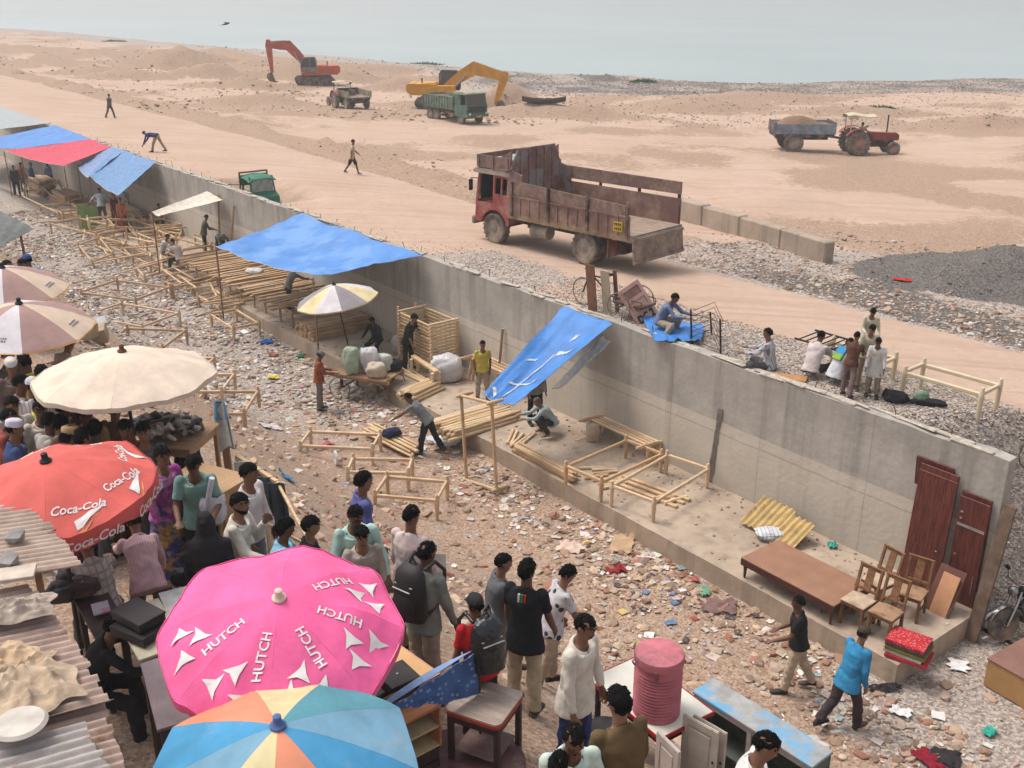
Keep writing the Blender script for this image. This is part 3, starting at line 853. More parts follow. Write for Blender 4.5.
    for (s_, el, wr, f), sd in zip(Ar, (-1, 1)):
        mb.sphere(s_ - d1 * .006 * h, .026 * h, 10, 8)
        seg(mb, s_ - d1 * .006 * h, el, .025 * h, .0225 * h); seg(mb, el, wr, .0245 * h, .0165 * h, bulge=.001 * h)
        # palm, four fingers and the thumb
        pu = (f.cross(V((0, 0, 1))) if abs(f.z) < .95 else V((0, 1, 0))).normalized()
        if abs(f.z) >= .8: pu = (V((0, 1, 0)) - f * f.y).normalized()
        pv = f.cross(pu)
        if (pv.x * sd) < 0: pv = -pv
        kn = wr + f * .052 * h
        mb.loft([(wr - f * .005 * h, pu * .0155 * h, pv * .012 * h), (wr + f * .025 * h, pu * .023 * h, pv * .012 * h), (kn, pu * .0255 * h, pv * .0095 * h)], 10)
        fr = .0055 * h if det == 2 else .0068 * h
        for i, ln in enumerate((.043, .05, .047, .037)):
            o_ = pu * (.0195 - .013 * i) * h
            b0 = kn - f * .01 * h + o_; b1 = kn + f * ln * .5 * h + o_ * 1.12 - pv * .004 * h; b2 = kn + f * ln * .95 * h + o_ * 1.1 - pv * .02 * h
            mb.tube([b0, b1, b2], [fr, fr * .95, fr * .75], 7)
        t0 = wr + f * .016 * h + pu * .016 * h
        mb.tube([t0, t0 + f * .022 * h + pu * .016 * h - pv * .004 * h, t0 + f * .046 * h + pu * .018 * h - pv * .012 * h], [fr * 1.3, fr * 1.1, fr * .8], 7)
    for (hip, kn, an), sd in zip(Lg, (-1, 1)):
        seg(mb, hip, kn, .05 * h, .034 * h); seg(mb, kn, an, .034 * h, .022 * h, bulge=.004 * h); mb.sphere(kn, .034 * h, 10, 7)
        if barefoot or legs in ('shorts', 'dhoti'):
            mb.loft([(an + V((0, -.03 * h, -.01 * h)), X * .018 * h, V((0, 0, .03 * h))), (an + V((0, .02 * h, -.016 * h)), X * .024 * h, V((0, 0, .028 * h))), (an + V((0, .09 * h, -.032 * h)), X * .028 * h, V((0, 0, .013 * h))), (an + V((0, .115 * h, -.036 * h)), X * .02 * h, V((0, 0, .008 * h)))], 10)
    remesh(obj('body', mb, skin, root), vox * (.85 if det == 2 else 1), 2)
    # --- eyes, lips
    if det:
        for sd in (-1, 1):
            mb = MB(); mb.sphere(hp_(.02, .745) + hu * sd * .26 * q, (.1 * q, .07 * q, .06 * q), 8, 6); mb.cm = 1
            mb.sphere(hp_(.02, .8) + hu * sd * .26 * q, (.045 * q, .04 * q, .05 * q), 8, 6)
            obj('eye', mb, [EYEW, EYED], root, smooth=180)
        if det == 2:
            mb = MB(); mb.sphere(hp_(-.6, .82), (.21 * q, .08 * q, .06 * q), 10, 6); obj('lips', mb, LIP, root, smooth=180)
    # --- hair
    if hair:
        hm = GREYHAIR if hair == 'grey' else HAIR
        mb = MB(); nu, nv = (22, 16) if det else (14, 10); big = {'short': 1.07, 'full': 1.14, 'grey': 1.05, 'long': 1.14}[hair]
        vs = []; 
        for k in range(nv + 1):
            b = math.pi * k / nv - math.pi / 2
            for i in range(nu):
                a = 2 * math.pi * i / nu
                dx, dy, dz = math.cos(b) * math.cos(a), math.cos(b) * math.sin(a), math.sin(b)
                line = .42 if dy > .45 else lerp((-.42 if hair == 'short' else -.58) if hair != 'long' else -1.1, .30, sstep(dy, -.45, .45))
                if abs(dx) > .8 and hair != 'long': line = max(line, -.18)
                line += .16 * noise.noise(V((dx * 5, dy * 5, seed * 1.7)))
                k_ = big if dz > line else .55
                k_ *= 1 + .09 * noise.noise(V((dx * 2.3, dy * 2.3, dz * 2.3 + seed * 3.1))) + (.07 * noise.noise(V((dx * 8, dy * 8, dz * 8 + seed))) if det else 0)
                vs.append(hc + hu * dx * .69 * q * k_ + hf * (dy * .9 * k_ - .05) * q + ht * (dz * .98 * k_ + .06) * q)
        fs = [(k * nu + i, k * nu + (i + 1) % nu, (k + 1) * nu + (i + 1) % nu, (k + 1) * nu + i) for k in range(nv) for i in range(nu)]
        mb.add(vs, fs)
        if det:
            for sd in (-1, 1): mb.sphere(hp_(.2, .82) + hu * sd * .27 * q, (.17 * q, .05 * q, .035 * q), 8, 5)
        if moustache or beard: mb.sphere(hp_(-.47, .86), (.24 * q, .09 * q, .06 * q), 10, 6)
        if beard:
            mb.loft([(hp_(-1.08, .5), hu * .22 * q, hf * .22 * q), (hp_(-.85, .38), hu * .45 * q, hf * .52 * q), (hp_(-.6, .18), hu * .6 * q, hf * .72 * q), (hp_(-.42, .08), hu * .63 * q, hf * .7 * q)], 14)
        if hair == 'long':
            mb.sphere(hp_(-.25, -.95), (.34 * q, .3 * q, .34 * q), 12, 8)
        if det:     # loose locks break up the outline
            for i in range(150 if hair != 'grey' else 70):
                a = rnd.uniform(0, 6.28); b = math.asin(rnd.uniform(-.25, 1.0))
                dx, dy, dz = math.cos(b) * math.cos(a), math.cos(b) * math.sin(a), math.sin(b)
                if dz < (.46 if dy > .3 else lerp(-.4, .32, sstep(dy, -.45, .3))) - .06: continue
                c_ = hc + hu * dx * .69 * q * big + hf * (dy * .9 * big - .05) * q + ht * (dz * .98 * big + .06) * q
                nrm = (hu * dx + hf * dy + ht * dz).normalized()
                tg = (-ht * .6 + hf * rnd.uniform(-.9, .9) + hu * rnd.uniform(-.9, .9)); tg = (tg - nrm * tg.dot(nrm)).normalized(); bt_ = nrm.cross(tg)
                L_ = q * rnd.uniform(.18, .34) * (1.3 if hair == 'full' else 1); w_ = q * .1
                p0 = c_ - nrm * .05 * q
                mb.add([p0 - bt_ * w_, p0 + bt_ * w_, p0 + nrm * .1 * q + tg * L_ * .5, p0 + tg * L_ + nrm * rnd.uniform(.0, .12) * q], [(0, 2, 3), (2, 1, 3), (0, 1, 2), (0, 3, 1)])
        obj('hair', mb, hm, root, smooth=180)
    if cap:
        kind, cm = cap
        mb = MB()
        if kind == 'cap':
            mb.loft([(hp_(.28, -.02), hu * .76 * q, hf * .98 * q), (hp_(.7, -.04), hu * .74 * q, hf * .95 * q), (hp_(1.02, -.06), hu * .52 * q, hf * .66 * q), (hp_(1.18, -.06), hu * .14 * q, hf * .18 * q)], 18)
            mb.loft([(hp_(.34, .55), hu * .62 * q, ht * .06 * q), (hp_(.32, .95), hu * .62 * q, ht * .05 * q), (hp_(.24, 1.35), hu * .5 * q, ht * .045 * q), (hp_(.2, 1.55), hu * .22 * q, ht * .03 * q)], 12)
        else:
            mb.loft([(hp_(.36, -.04), hu * .74 * q, hf * .97 * q), (hp_(.95, -.08), hu * .7 * q, hf * .9 * q), (hp_(1.12, -.08), hu * .5 * q, hf * .66 * q), (hp_(1.16, -.08), hu * .1 * q, hf * .12 * q)], 18)
        obj('cap', mb, cm, root, smooth=60)
    # --- clothes
    i_ = .011 * h
    def hemring(k, w=1.0): return (pel - d0 * k * h, X * (.112 * h * w), f0 * (.086 * h * w))
    if legs in ('trousers', 'shorts', 'burqa', 'skirt', 'dhoti'):
        mb = MB()
        if legs in ('skirt', 'burqa'):
            gz = .03 * h if legs == 'skirt' else .02 * h
            cx = (Lg[0][2] + Lg[1][2]) / 2
            mb.loft([(V((cx.x, cx.y, gz)), X * .165 * h, V((0, .15 * h, 0))), (V((0, cx.y * .7, hz * .5)), X * .14 * h, V((0, .12 * h, 0))), (pel, X * .108 * h, f0 * .085 * h), (waist, X * .09 * h, f0 * .07 * h)], 18)
        else:
            mb.loft([(pel - d0 * .06 * h, X * .07 * h, f0 * .05 * h), (pel - d0 * .015 * h, X * .1 * h, f0 * .072 * h), (pel + d0 * .05 * h, X * .094 * h, f0 * .066 * h)], 14)
            for (hip, kn, an) in Lg:
                e = kn.lerp(an, -.1 if legs == 'shorts' else (.35 if legs == 'dhoti' else .97))
                if legs == 'shorts': seg(mb, hip, kn, .06 * h, .052 * h)
                else:
                    seg(mb, hip, kn, .06 * h, .045 * h); mb.sphere(kn, .045 * h, 10, 7); seg(mb, kn, e, .045 * h, .041 * h)
        remesh(obj({'skirt': 'skirt', 'burqa': 'robe', 'shorts': 'shorts', 'dhoti': 'dhoti'}.get(legs, 'trousers'), mb, bottom, root), vox * 1.25, 3, .03 if det else .02, .09, seed)
    if not (barefoot or legs in ('shorts', 'dhoti', 'burqa')):
        for (hip, kn, an) in Lg:
            mb = MB()
            mb.loft([(an + V((0, -.038 * h, -.022 * h)), X * .02 * h, V((0, 0, .022 * h))), (an + V((0, -.01 * h, -.012 * h)), X * .027 * h, V((0, 0, .034 * h))), (an + V((0, .04 * h, -.022 * h)), X * .029 * h, V((0, 0, .024 * h))), (an + V((0, .1 * h, -.034 * h)), X * .03 * h, V((0, 0, .013 * h))), (an + V((0, .122 * h, -.036 * h)), X * .02 * h, V((0, 0, .009 * h)))], 10)
            obj('shoe', mb, FOOT, root, smooth=60)
    if top is not None:
        mb = MB()
        mb.loft([hemring(hem, 1.06 + hem), hemring(0), (waist, X * (.088 * h * g + i_), f0 * (.064 * h * g + i_)), (chest, X * (.101 * h + i_), f1 * (.07 * h * g + i_)), (neck - d1 * .034 * h, X * (.097 * h + i_ * .5), f1 * (.054 * h + i_ * .5)), (neck - d1 * .02 * h, X * .062 * h, f1 * .05 * h - d1 * .03 * h), (neck - d1 * .016 * h, X * .046 * h, f1 * .04 * h - d1 * .034 * h), (neck - d1 * .05 * h, X * .02 * h, f1 * .02 * h)], 18)
        for (s_, el, wr, f) in Ar:
            mb.sphere(s_ - d1 * .005 * h, .032 * h, 10, 8)
            e = {'long': .95, 'roll': .3, 'short': None, 'none': 0}[sleeve]
            if sleeve == 'short': seg(mb, s_, s_.lerp(el, .72), .033 * h, .034 * h)
            elif e: 
                seg(mb, s_, el, .034 * h, .03 * h); mb.sphere(el, .03 * h, 10, 7); seg(mb, el, el.lerp(wr, e), .03 * h, .024 * h)
        remesh(obj('robe_top' if legs == 'burqa' else 'shirt', mb, top, root), vox * 1.2, 3, .026 if det else .02, .15, seed)
        if det and openc and legs != 'burqa':
            mb = MB()
            for sd in (-1, 1):
                a = neck - d1 * .002 * h
                mb.sheet(lambda u, v, sd=sd: a + X * sd * (.046 + .012 * (1 - v)) * h * math.cos(lerp(1.45, -1.35, u)) + f1 * (.044 + .012 * (1 - v)) * h * math.sin(lerp(1.45, -1.35, u)) + d1 * (.016 * v - .006 * (1 - v) - .024 * (1 + math.sin(lerp(1.45, -1.35, u))) ) * h, 8, 2, .003)
            obj('collar', mb, top, root, smooth=180)
    if legs == 'burqa':
        mb = MB()
        mb.loft([(neck - d1 * .12 * h, X * .13 * h, f1 * .085 * h), (neck - d1 * .02 * h, X * .115 * h, f1 * .075 * h), (neck + d1 * .03 * h, X * .06 * h, f1 * .055 * h), (hp_(-.4, -.1), hu * .82 * q, hf * .95 * q), (hp_(.3, -.08), hu * .84 * q, hf * 1.02 * q), (hp_(.9, -.1), hu * .6 * q, hf * .74 * q), (hp_(1.14, -.1), hu * .15 * q, hf * .18 * q)], 16)
        remesh(obj('veil', mb, bottom, root), vox, 3, .02, .09, seed)
    root['_h'] = h
    return root, dict(hc=hc, neck=neck, chest=chest, waist=waist, pel=pel, d1=d1, f1=f1, d0=d0, f0=f0, arms=Ar, hu=hu, hf=hf, ht=ht, legs=Lg)
def wpos(root, v): 
    m = Matrix.Translation(root.location) @ Matrix.Rotation(root.rotation_euler[2], 4, 'Z')
    return m @ V(v)

C_ = cloth
WHT = C_((214, 206, 198)); WHT2 = C_((206, 196, 184)); PINKISH = C_((204, 178, 178)); LBLUE = C_((150, 198, 214)); MINT = C_((176, 206, 194))
GRY = C_((120, 122, 122)); DGRY = C_((92, 89, 90)); BLK = C_((46, 44, 47)); NAVY = C_((46, 50, 78)); KHAKI = C_((168, 146, 122)); BEIGE = C_((190, 172, 148)); BRN = C_((98, 68, 54)); OLIVE = C_((96, 84, 64))
YEL = C_((206, 186, 70)); ORANGE = C_((186, 96, 56)); MAROON = C_((110, 44, 48)); BLUE = C_((58, 140, 186)); VIOLET = C_((92, 92, 150)); TEAL = C_((124, 160, 152)); GREENC = C_((132, 160, 96))
PLAID = C_((196, 186, 176), kind='plaid', col2=(160, 150, 144), pscale=16)
STRIPW = C_((200, 196, 196), kind='stripe', col2=(120, 124, 140), pscale=28)
DPLAID = C_((150, 156, 156), kind='plaid', col2=(60, 70, 78), pscale=13)
KHK2 = C_((178, 160, 138))

# ---- walkers and workers in the open
person('man in dark clothes walking alone far up the dirt road', C_((92, 84, 76)), DGRY, foot=(111, 118), H=1.45, face=20, pose=WALK, det=0)
person('man in blue shirt bending down on the road verge above the light blue tarp', C_((52, 66, 110)), KHAKI, foot=(158, 152), H=1.5, face=-80, pose=P(lean=78, curl=14, head=80, la=(20, 6, 8, 2), ra=(30, 6, 10, 2), ll=(24, 4, 8), rl=(-24, 4, 6)), det=0)
person('man in beige shirt and dark shorts walking across the dirt road', C_((190, 172, 146)), C_((56, 46, 44)), foot=(353, 174), H=1.52, face=75, pose=WALK, det=0, legs='shorts', sleeve='short', hem=.09, barefoot=True)
person('man in orange brown shirt and grey cap standing by the sack cart', C_((146, 82, 54)), C_((118, 112, 104)), foot=(321, 410), H=1.62, face=75, pose=P(head=30, la=(18, 10, 60, 10), ra=(24, 8, 60, 10)), det=1, cap=('cap', GRY), hair='short')
person('man all in black standing between the stacked bed ends and white sack', C_((42, 40, 40)), C_((52, 50, 44)), foot=(409, 369), H=1.66, face=120, pose=P(lean=14, curl=12, head=40, la=(20, 14, 14, 4), ra=(6, 10, 20, 4)), det=1, hair='full', sleeve='roll', hem=.09)
person('boy in yellow shirt leaning by the new wooden bench frames', C_((200, 184, 84)), C_((170, 154, 138)), head=(482, 341), H=1.6, face=165, pose=P(lean=4, head=10, la=(-14, 12, 30, 10), ra=(-16, 12, 30, 10)), det=1, sleeve='short')
person('man in grey t-shirt bending over a bundle of pale sticks on the street', C_((122, 124, 124)), BLK, foot=(428, 454), H=1.68, face=-78, pose=P(lean=34, curl=16, head=44, la=(50, 8, 6, 2), ra=(42, 10, 8, 2), ll=(16, 4, 8), rl=(-18, 4, 10)), det=1, sleeve='short')
person('old man in pale shirt squatting on the ledge beneath the torn blue tarp', C_((176, 190, 190)), C_((70, 66, 70)), foot=(552, 434), H=1.62, face=-105, pose=SQUAT, det=1, hair='grey', barefoot=True)
person('man in dark trousers standing half hidden behind the torn blue tarp', C_((150, 140, 130)), C_((40, 38, 44)), foot=(535, 424), H=1.66, face=160, pose=STAND, det=0)
person('man in black t-shirt and cream trousers walking below the brown bed', C_((38, 36, 38)), C_((192, 172, 148)), foot=(793, 690), H=1.7, face=-80, pose=P(lean=4, head=10, la=(22, 12, 46, 6), ra=(4, 12, 52, 6), ll=(14, 3, 6), rl=(-16, 3, 10)), det=2, sleeve='short', hem=.04)
blue_man, bli = person('man in bright blue shirt and brown cap walking away past the mats', BLUE, C_((70, 58, 62)), foot=(842, 727), H=1.72, face=62, pose=P(lean=10, curl=8, head=24, la=(10, 12, 16, 4), ra=(-10, 10, 20, 4), ll=(-14, 3, 30), rl=(18, 3, 12)), det=2, cap=('cap', C_((74, 64, 54))), hem=.1, hair='short')
# upper verge group
person('man in striped shirt sitting behind the wall apart from the group', STRIPW, DGRY, loc=tuple(W(sn(*px(762, 372, 3.1).xy)[0], .55, 3.0)), H=1.62, face=-70, pose=P(**{**SITG, 'lean': 4, 'curl': 8, 'head': 10}), det=1)
person('man in white shirt sitting on a board at the left of the group', C_((206, 192, 188)), C_((60, 56, 58)), foot=(810, 378), H=1.62, face=40, pose=SITG, det=1)
crm, cri = person('man crouching in a white shirt with a blue and green patch on its back', C_((208, 208, 210)), DGRY, foot=(834, 384), H=1.6, face=60, pose=SITG, det=1)
person('man in brown shirt standing with back to us over the seated men', BRN, C_((124, 102, 100)), foot=(847, 396), head=(849, 334), H=1.62, face=40, pose=P(lean=10, curl=8, head=26, ra=(26, 8, 40, 10), la=(20, 10, 40, 10), ll=(4, 5, 6), rl=(-14, 6, 4)), det=1, sleeve='roll')
person('man in long white kurta looking down beside the brown shirt', C_((216, 212, 206)), C_((150, 138, 122)), foot=(871, 397), head=(869, 335), H=1.66, face=200, pose=P(lean=10, curl=12, head=44, la=(10, 8, 14, 2), ra=(4, 8, 12, 2)), det=1, hem=.2)
person('man in pale green shirt behind the kurta, hands together', C_((192, 184, 158)), KHAKI, foot=(862, 390), head=(861, 322), H=1.6, face=185, pose=LOOKD, det=1)
person('man in cream shirt standing at the back of the group on the verge', C_((200, 192, 166)), KHAKI, foot=(864, 366), head=(863, 306), H=1.62, face=185, pose=LOOKD, det=1)
person('man in blue shirt sitting on a blue sheet behind the leaning pink door', C_((104, 120, 150)), C_((168, 152, 134)), foot=(660, 333), H=1.6, face=120, pose=P(**{**SITG, 'seat': .2}), det=1)
mb = MB(); c_ = cri['chest'] - cri['f1'] * .135
mb.sheet(lambda u, v: c_ + V((1, 0, 0)) * (u - .5) * .2 + cri['d1'] * ((v - .5) * .16 + .08) - cri['f1'] * .01, 4, 4, .05); obj('shirt_patch', mb, C_((70, 150, 196)), crm)
mb = MB(); mb.sheet(lambda u, v: c_ + V((1, 0, 0)) * (u - .5) * .2 + cri['d1'] * ((v - .5) * .12 - .06) - cri['f1'] * .012, 4, 4, .05); obj('shirt_patch', mb, C_((140, 176, 80)), crm)
# deep end of the street
person('man in grey shirt and black trousers working by the wall near the white canopy', C_((96, 88, 76)), BLK, foot=(206, 254), H=1.58, face=70, pose=P(lean=12, head=30, la=(20, 8, 50, 8), ra=(24, 8, 50, 8)), det=0, sleeve='roll')
person('person in checked shirt bending over by the wall above the big blue tarp', DPLAID, DGRY, foot=(222, 258), H=1.58, face=150, pose=P(**{**BENDP, 'lean': 74}), det=0, hair=None)
person('seated man in white shirt facing another across a bed frame', C_((190, 184, 180)), DGRY, foot=(164, 262), H=1.55, face=90, pose=SIT, det=0)
person('man in white shirt and black trousers seated with his back turned', C_((206, 194, 184)), BLK, foot=(181, 269), H=1.6, face=-60, pose=SIT, det=0)
person('small figure in green beneath the cream canopy', C_((130, 150, 96)), DGRY, foot=(163, 226), H=1.5, face=180, pose=SIT, det=0)
person('man in pale blue shirt with arms held out before the light blue tarp', C_((182, 194, 204)), C_((96, 84, 80)), foot=(104, 224), H=1.62, face=-20, pose=P(lean=14, head=20, la=(20, 74, 10, 0), ra=(-8, 46, 60, 0)), det=0)
person('person in maroon clothes behind the pale blue shirt', C_((116, 48, 56)), MAROON, foot=(117, 228), H=1.55, face=120, pose=STAND, det=0)
person('woman in orange and red clothes near the stack of boards', C_((190, 100, 56)), C_((140, 60, 56)), foot=(124, 232), H=1.5, face=150, pose=STAND, det=0, female=True, legs='skirt', hair='long')
person('man in white sitting in the shade of the light blue tarp', C_((210, 208, 206)), DGRY, foot=(130, 210), H=1.55, face=-120, pose=SIT, det=0)
for i, (x, y, t, b, f, lab) in enumerate([(18, 196, C_((64, 56, 56)), C_((50, 46, 50)), 150, 'dark clothed figure at the left edge below the blue tarp'), (34, 192, C_((56, 66, 120)), C_((52, 56, 100)), 60, 'figure in deep blue standing below the pink tarp'),
        (52, 190, C_((110, 120, 150)), DGRY, 200, 'figure in dull blue shirt in the shade of the pink tarp'), (24, 192, C_((150, 84, 70)), DGRY, 30, 'figure in brick red shirt between two dark figures below the tarps')]):
    person(lab, t, b, foot=(x, y), H=1.58, face=f, det=0)
person('person in white and dark clothes working under the left end of the big blue tarp', C_((150, 146, 142)), C_((58, 56, 56)), foot=(290, 310), H=1.55, face=60, pose=REACH, det=0)
person('person in dark clothes sitting in the shade behind the cream parasol', C_((52, 54, 62)), BLK, foot=(378, 352), H=1.6, face=200, pose=SIT, det=0, hair='full')
# crowd on the bank
def crowd(label, hx, hy, top, bottom, face, **k):
    return person(label, top, bottom, head=(hx, hy), face=face, **{**dict(det=1), **k})
crowd('person at the left edge mostly cut off, beside the grey green shirt', 3, 262, C_((120, 100, 90)), DGRY, 90, det=0)
crowd('man in grey green shirt beside the blue cap', 22, 260, C_((170, 180, 166)), DGRY, 170, det=1)
crowd('man in light blue shirt and blue cap above the striped umbrellas', 29, 257, C_((122, 180, 208)), NAVY, -60, cap=('cap', C_((62, 86, 140))), sleeve='short')
crowd('man with black hair at the left edge under the striped umbrella', 4, 350, C_((120, 110, 106)), DGRY, 120)
crowd('person in a small white cap behind the yellow shirt', 10, 360, C_((120, 104, 96)), DGRY, 150, cap=('skull', WHT))
crowd('man in yellow t-shirt with full black hair', 26, 358, YEL, NAVY, -50, hair='full', sleeve='short')
crowd('dark haired person close behind the yellow t-shirt', 38, 367, C_((150, 110, 90)), BRN, 120, hair='full')
crowd('man in pale grey shirt standing back turned beneath the striped umbrella', 54, 340, C_((176, 162, 150)), C_((54, 46, 50)), 20, pose=P(lean=18, curl=10, head=40))
crowd('man in striped white shirt wearing a white and blue cap', 32, 382, C_((200, 190, 192), kind='stripe', col2=(160, 150, 164), pscale=22), C_((110, 50, 50)), -30, cap=('cap', C_((206, 206, 214))))
crowd('person in lime yellow shirt squeezed between two white shirts', 36, 394, C_((196, 190, 96)), MAROON, 40, hair='short')
crowd('man in white shirt with chest pocket facing the camera left of the cream umbrella', 38, 402, C_((216, 206, 190)), KHAKI, 150, det=2)
crowd('man in cream shirt with head hidden beneath the cream umbrella', 74, 399, C_((192, 174, 152)), KHAKI, 160)
crowd('black haired person looking down above the red umbrella', 60, 420, C_((190, 180, 170)), DGRY, -30, hair='full')
crowd('woman with a tan headscarf above the red umbrella', 63, 431, C_((180, 146, 104)), MAROON, 60, cap=('skull', C_((184, 152, 112))), female=True, hair='long')
crowd('black haired head between the cream and red umbrellas', 93, 426, C_((120, 96, 80)), BRN, -10, hair='full')
crowd('black haired person standing in the shade of the cream umbrella', 110, 405, C_((116, 84, 64)), BRN, 20, hair='full')
crowd('person in orange clothing in the shade beside the shoe heap', 124, 421, C_((176, 84, 56)), MAROON, 160, hair='full')
for i, (hx, hy, c, f, lab) in enumerate([(14, 378, (150, 130, 120), 60, 'person in dull brown shirt at the left edge beneath the striped umbrella'), (10, 398, (190, 184, 178), 140, 'person in off white shirt at the left edge, lower than the dull brown shirt'),
        (58, 404, (128, 120, 112), 30, 'person in grey brown shirt between the two white shirts'), (86, 408, (176, 150, 110), 170, 'person in mustard shirt under the left half of the cream umbrella'), (2, 412, (150, 80, 70), 90, 'person in brick red shirt cut by the left edge above the skull cap'),
        (142, 424, (90, 84, 92), 160, 'person in slate shirt crouched at the shoe heap'), (44, 418, (196, 188, 180), 20, 'person in cream white shirt just above the red umbrella at left'), (78, 434, (86, 70, 66), 10, 'dark haired person in brown right behind the red umbrella')]):
    crowd(lab, hx, hy, C_(c), DGRY, f, hair='full' if i % 2 else 'short')
crowd('man in white skull cap and blue shirt at the left edge beside the red umbrella', 7, 424, C_((70, 86, 130)), NAVY, 60, cap=('skull', C_((214, 206, 222))), det=2)
crowd('person in pale clothes between the skull cap and the red umbrella', 20, 436, C_((196, 180, 180)), DGRY, 60, pose=P(lean=30, head=60), hair=None)
crowd('man in grey shirt and black trousers bending over the shoe heap', 180, 398, C_((104, 92, 90)), C_((60, 54, 56)), -60, pose=P(lean=60, curl=16, head=70, la=(40, 10, 10, 4), ra=(50, 8, 12, 4), ll=(20, 6, 20), rl=(-8, 6, 16)), H=1.5)
crowd('woman in purple patterned saree beside the red umbrella', 158, 448, C_((158, 72, 140), kind='blotch', col2=(190, 130, 170), pscale=30), C_((70, 80, 140), kind='blotch', col2=(190, 150, 60), pscale=26), 130, female=True, legs='skirt', hair='long', det=2)
crowd('young man in teal green shirt with white collar holding a paper roll', 193, 452, C_((120, 154, 146)), BLK, 168, pose=P(lean=6, curl=8, head=34, la=(14, 14, 66, 20), ra=(20, 12, 58, 16)), hair='full', sleeve='short', hem=.07, det=2)
crowd('man in pale pink shirt bending away beneath the red umbrella', 138, 518, C_((206, 172, 176), kind='stripe', col2=(190, 150, 158), pscale=40), C_((112, 100, 96)), -28, pose=P(lean=42, curl=14, head=50, la=(50, 10, 20, 6), ra=(10, 14, 10, 4), ll=(12, 8, 14), rl=(-12, 8, 6)), hem=.1, det=2, H=1.5)
cb_ = px(108, 632, 4.3); person('seated man in grey checked shirt with his back to us by the dark boxes', PLAID, DGRY, loc=(cb_.x, cb_.y, ground(cb_.x, cb_.y)), face=-35, pose=P(**{**SIT, 'seat': .55, 'la': (60, 16, 16, 4), 'ra': (50, 16, 30, 4), 'head': 50, 'lean': 26}), det=2, hair='full', H=1.66)
crowd('woman in a full black robe and veil seen from behind', 204, 520, BLK, BLK, -10, female=True, legs='burqa', hair=None, det=2)
crowd('bearded man in white shirt with hand at his chin', 231, 496, C_((216, 208, 194)), KHAKI, 95, beard=True, hair='short', det=2, pose=P(lean=4, head=16, hyaw=10, la=(20, 8, 130, 20), ra=(26, 10, 50, 6)))
crowd('man in white shirt standing behind the bearded man', 243, 466, C_((218, 206, 204)), C_((120, 140, 160)), 110, det=2, hair='full')
crowd('woman in light blue blouse turning right above the pink umbrella', 277, 522, C_((140, 196, 220)), LBLUE, 75, female=True, hair='long', det=2, pose=P(head=20, ra=(30, 10, 50, 10), la=(30, 10, 40, 6)), sleeve='short', H=1.55)
crowd('boy in black shirt above the pink umbrella', 304, 520, BLK, BLK, 80, det=2, H=1.5, hair='full')
crowd('young man in violet blue shirt looking right', 357, 476, C_((98, 98, 156)), DGRY, 70, hair='full', det=2, H=1.66)
crowd('man with moustache in mint green shirt facing the camera', 352, 501, C_((180, 212, 200)), KHAKI, 160, moustache=True, det=2, pose=P(lean=8, head=36, la=(14, 16, 30, 6), ra=(14, 16, 30, 6)))
crowd('boy with brown black hair in front of the mint green shirt', 360, 526, C_((176, 160, 150)), DGRY, 160, det=2, H=1.5, pose=P(head=24), hair='full')
crowd('man in pale pinkish shirt standing back turned beside the pink umbrella', 407, 512, C_((216, 194, 190)), KHAKI, 30, det=2, H=1.7)
bp_man, bpi = crowd('man in grey green shirt wearing a black backpack', 421, 549, C_((134, 138, 128)), C_((178, 160, 140)), 40, det=2, H=1.66, pose=P(lean=4, head=14, la=(14, 16, 20, 6), ra=(8, 12, 14, 2)))
crowd('boy in dark grey shirt walking beside the backpack man', 494, 554, C_((104, 106, 108)), C_((150, 132, 116)), 80, det=2, H=1.55, pose=WALK2)
red_boy, rbi = crowd('boy in black cap and red t-shirt with a glossy black backpack', 479, 602, C_((196, 40, 48)), BLK, -30, det=2, H=1.5, cap=('cap', C_((50, 50, 54))), pose=P(lean=4, head=14), sleeve='short')
jym, jyi = crowd('youth in black sports shirt with red, green and white shoulder stripes', 525, 566, C_((34, 34, 38)), C_((190, 172, 146)), 25, det=2, H=1.7, hair='full', sleeve='short', hem=.09, pose=P(lean=2, head=6, la=(8, 10, 8, 2), ra=(14, 8, 16, 2)))
crowd('youth in white shirt with dark print looking down to the right', 552, 569, C_((206, 200, 202), kind='flower', col2=(60, 58, 70), pscale=9), C_((186, 166, 142)), 70, det=2, H=1.66, hair='full', pose=P(lean=10, curl=10, head=40, ra=(20, 8, 30, 6), ll=(10, 3, 12), rl=(-14, 3, 8)), sleeve='short')
crowd('man in open white shirt standing beside the white table', 578, 616, C_((220, 210, 196)), C_((54, 62, 110)), 125, det=2, H=1.7, hair='short', moustache=True, pose=P(lean=2, head=24, la=(4, 12, 10, 2), ra=(4, 10, 10, 2)), hem=.1)
crowd('man in mint white shirt facing the camera at the bottom edge', 568, 716, C_((200, 214, 202)), KHAKI, 165, det=2, H=1.66, moustache=True, pose=P(lean=8, head=30))
crowd('man in olive brown shirt with his back to us in front of the white table', 628, 702, C_((104, 84, 58)), DGRY, -25, det=2, H=1.72, pose=P(lean=8, head=14), hair='full')
crowd('man in white shirt looking down beside the blue topped cabinet', 747, 731, C_((222, 218, 212)), DGRY, 110, det=2, H=1.68, pose=P(lean=8, head=34))
crowd('dark haired head at the bottom edge below the mint white shirt', 556, 763, C_((120, 110, 100)), DGRY, 20, det=1, H=1.5)

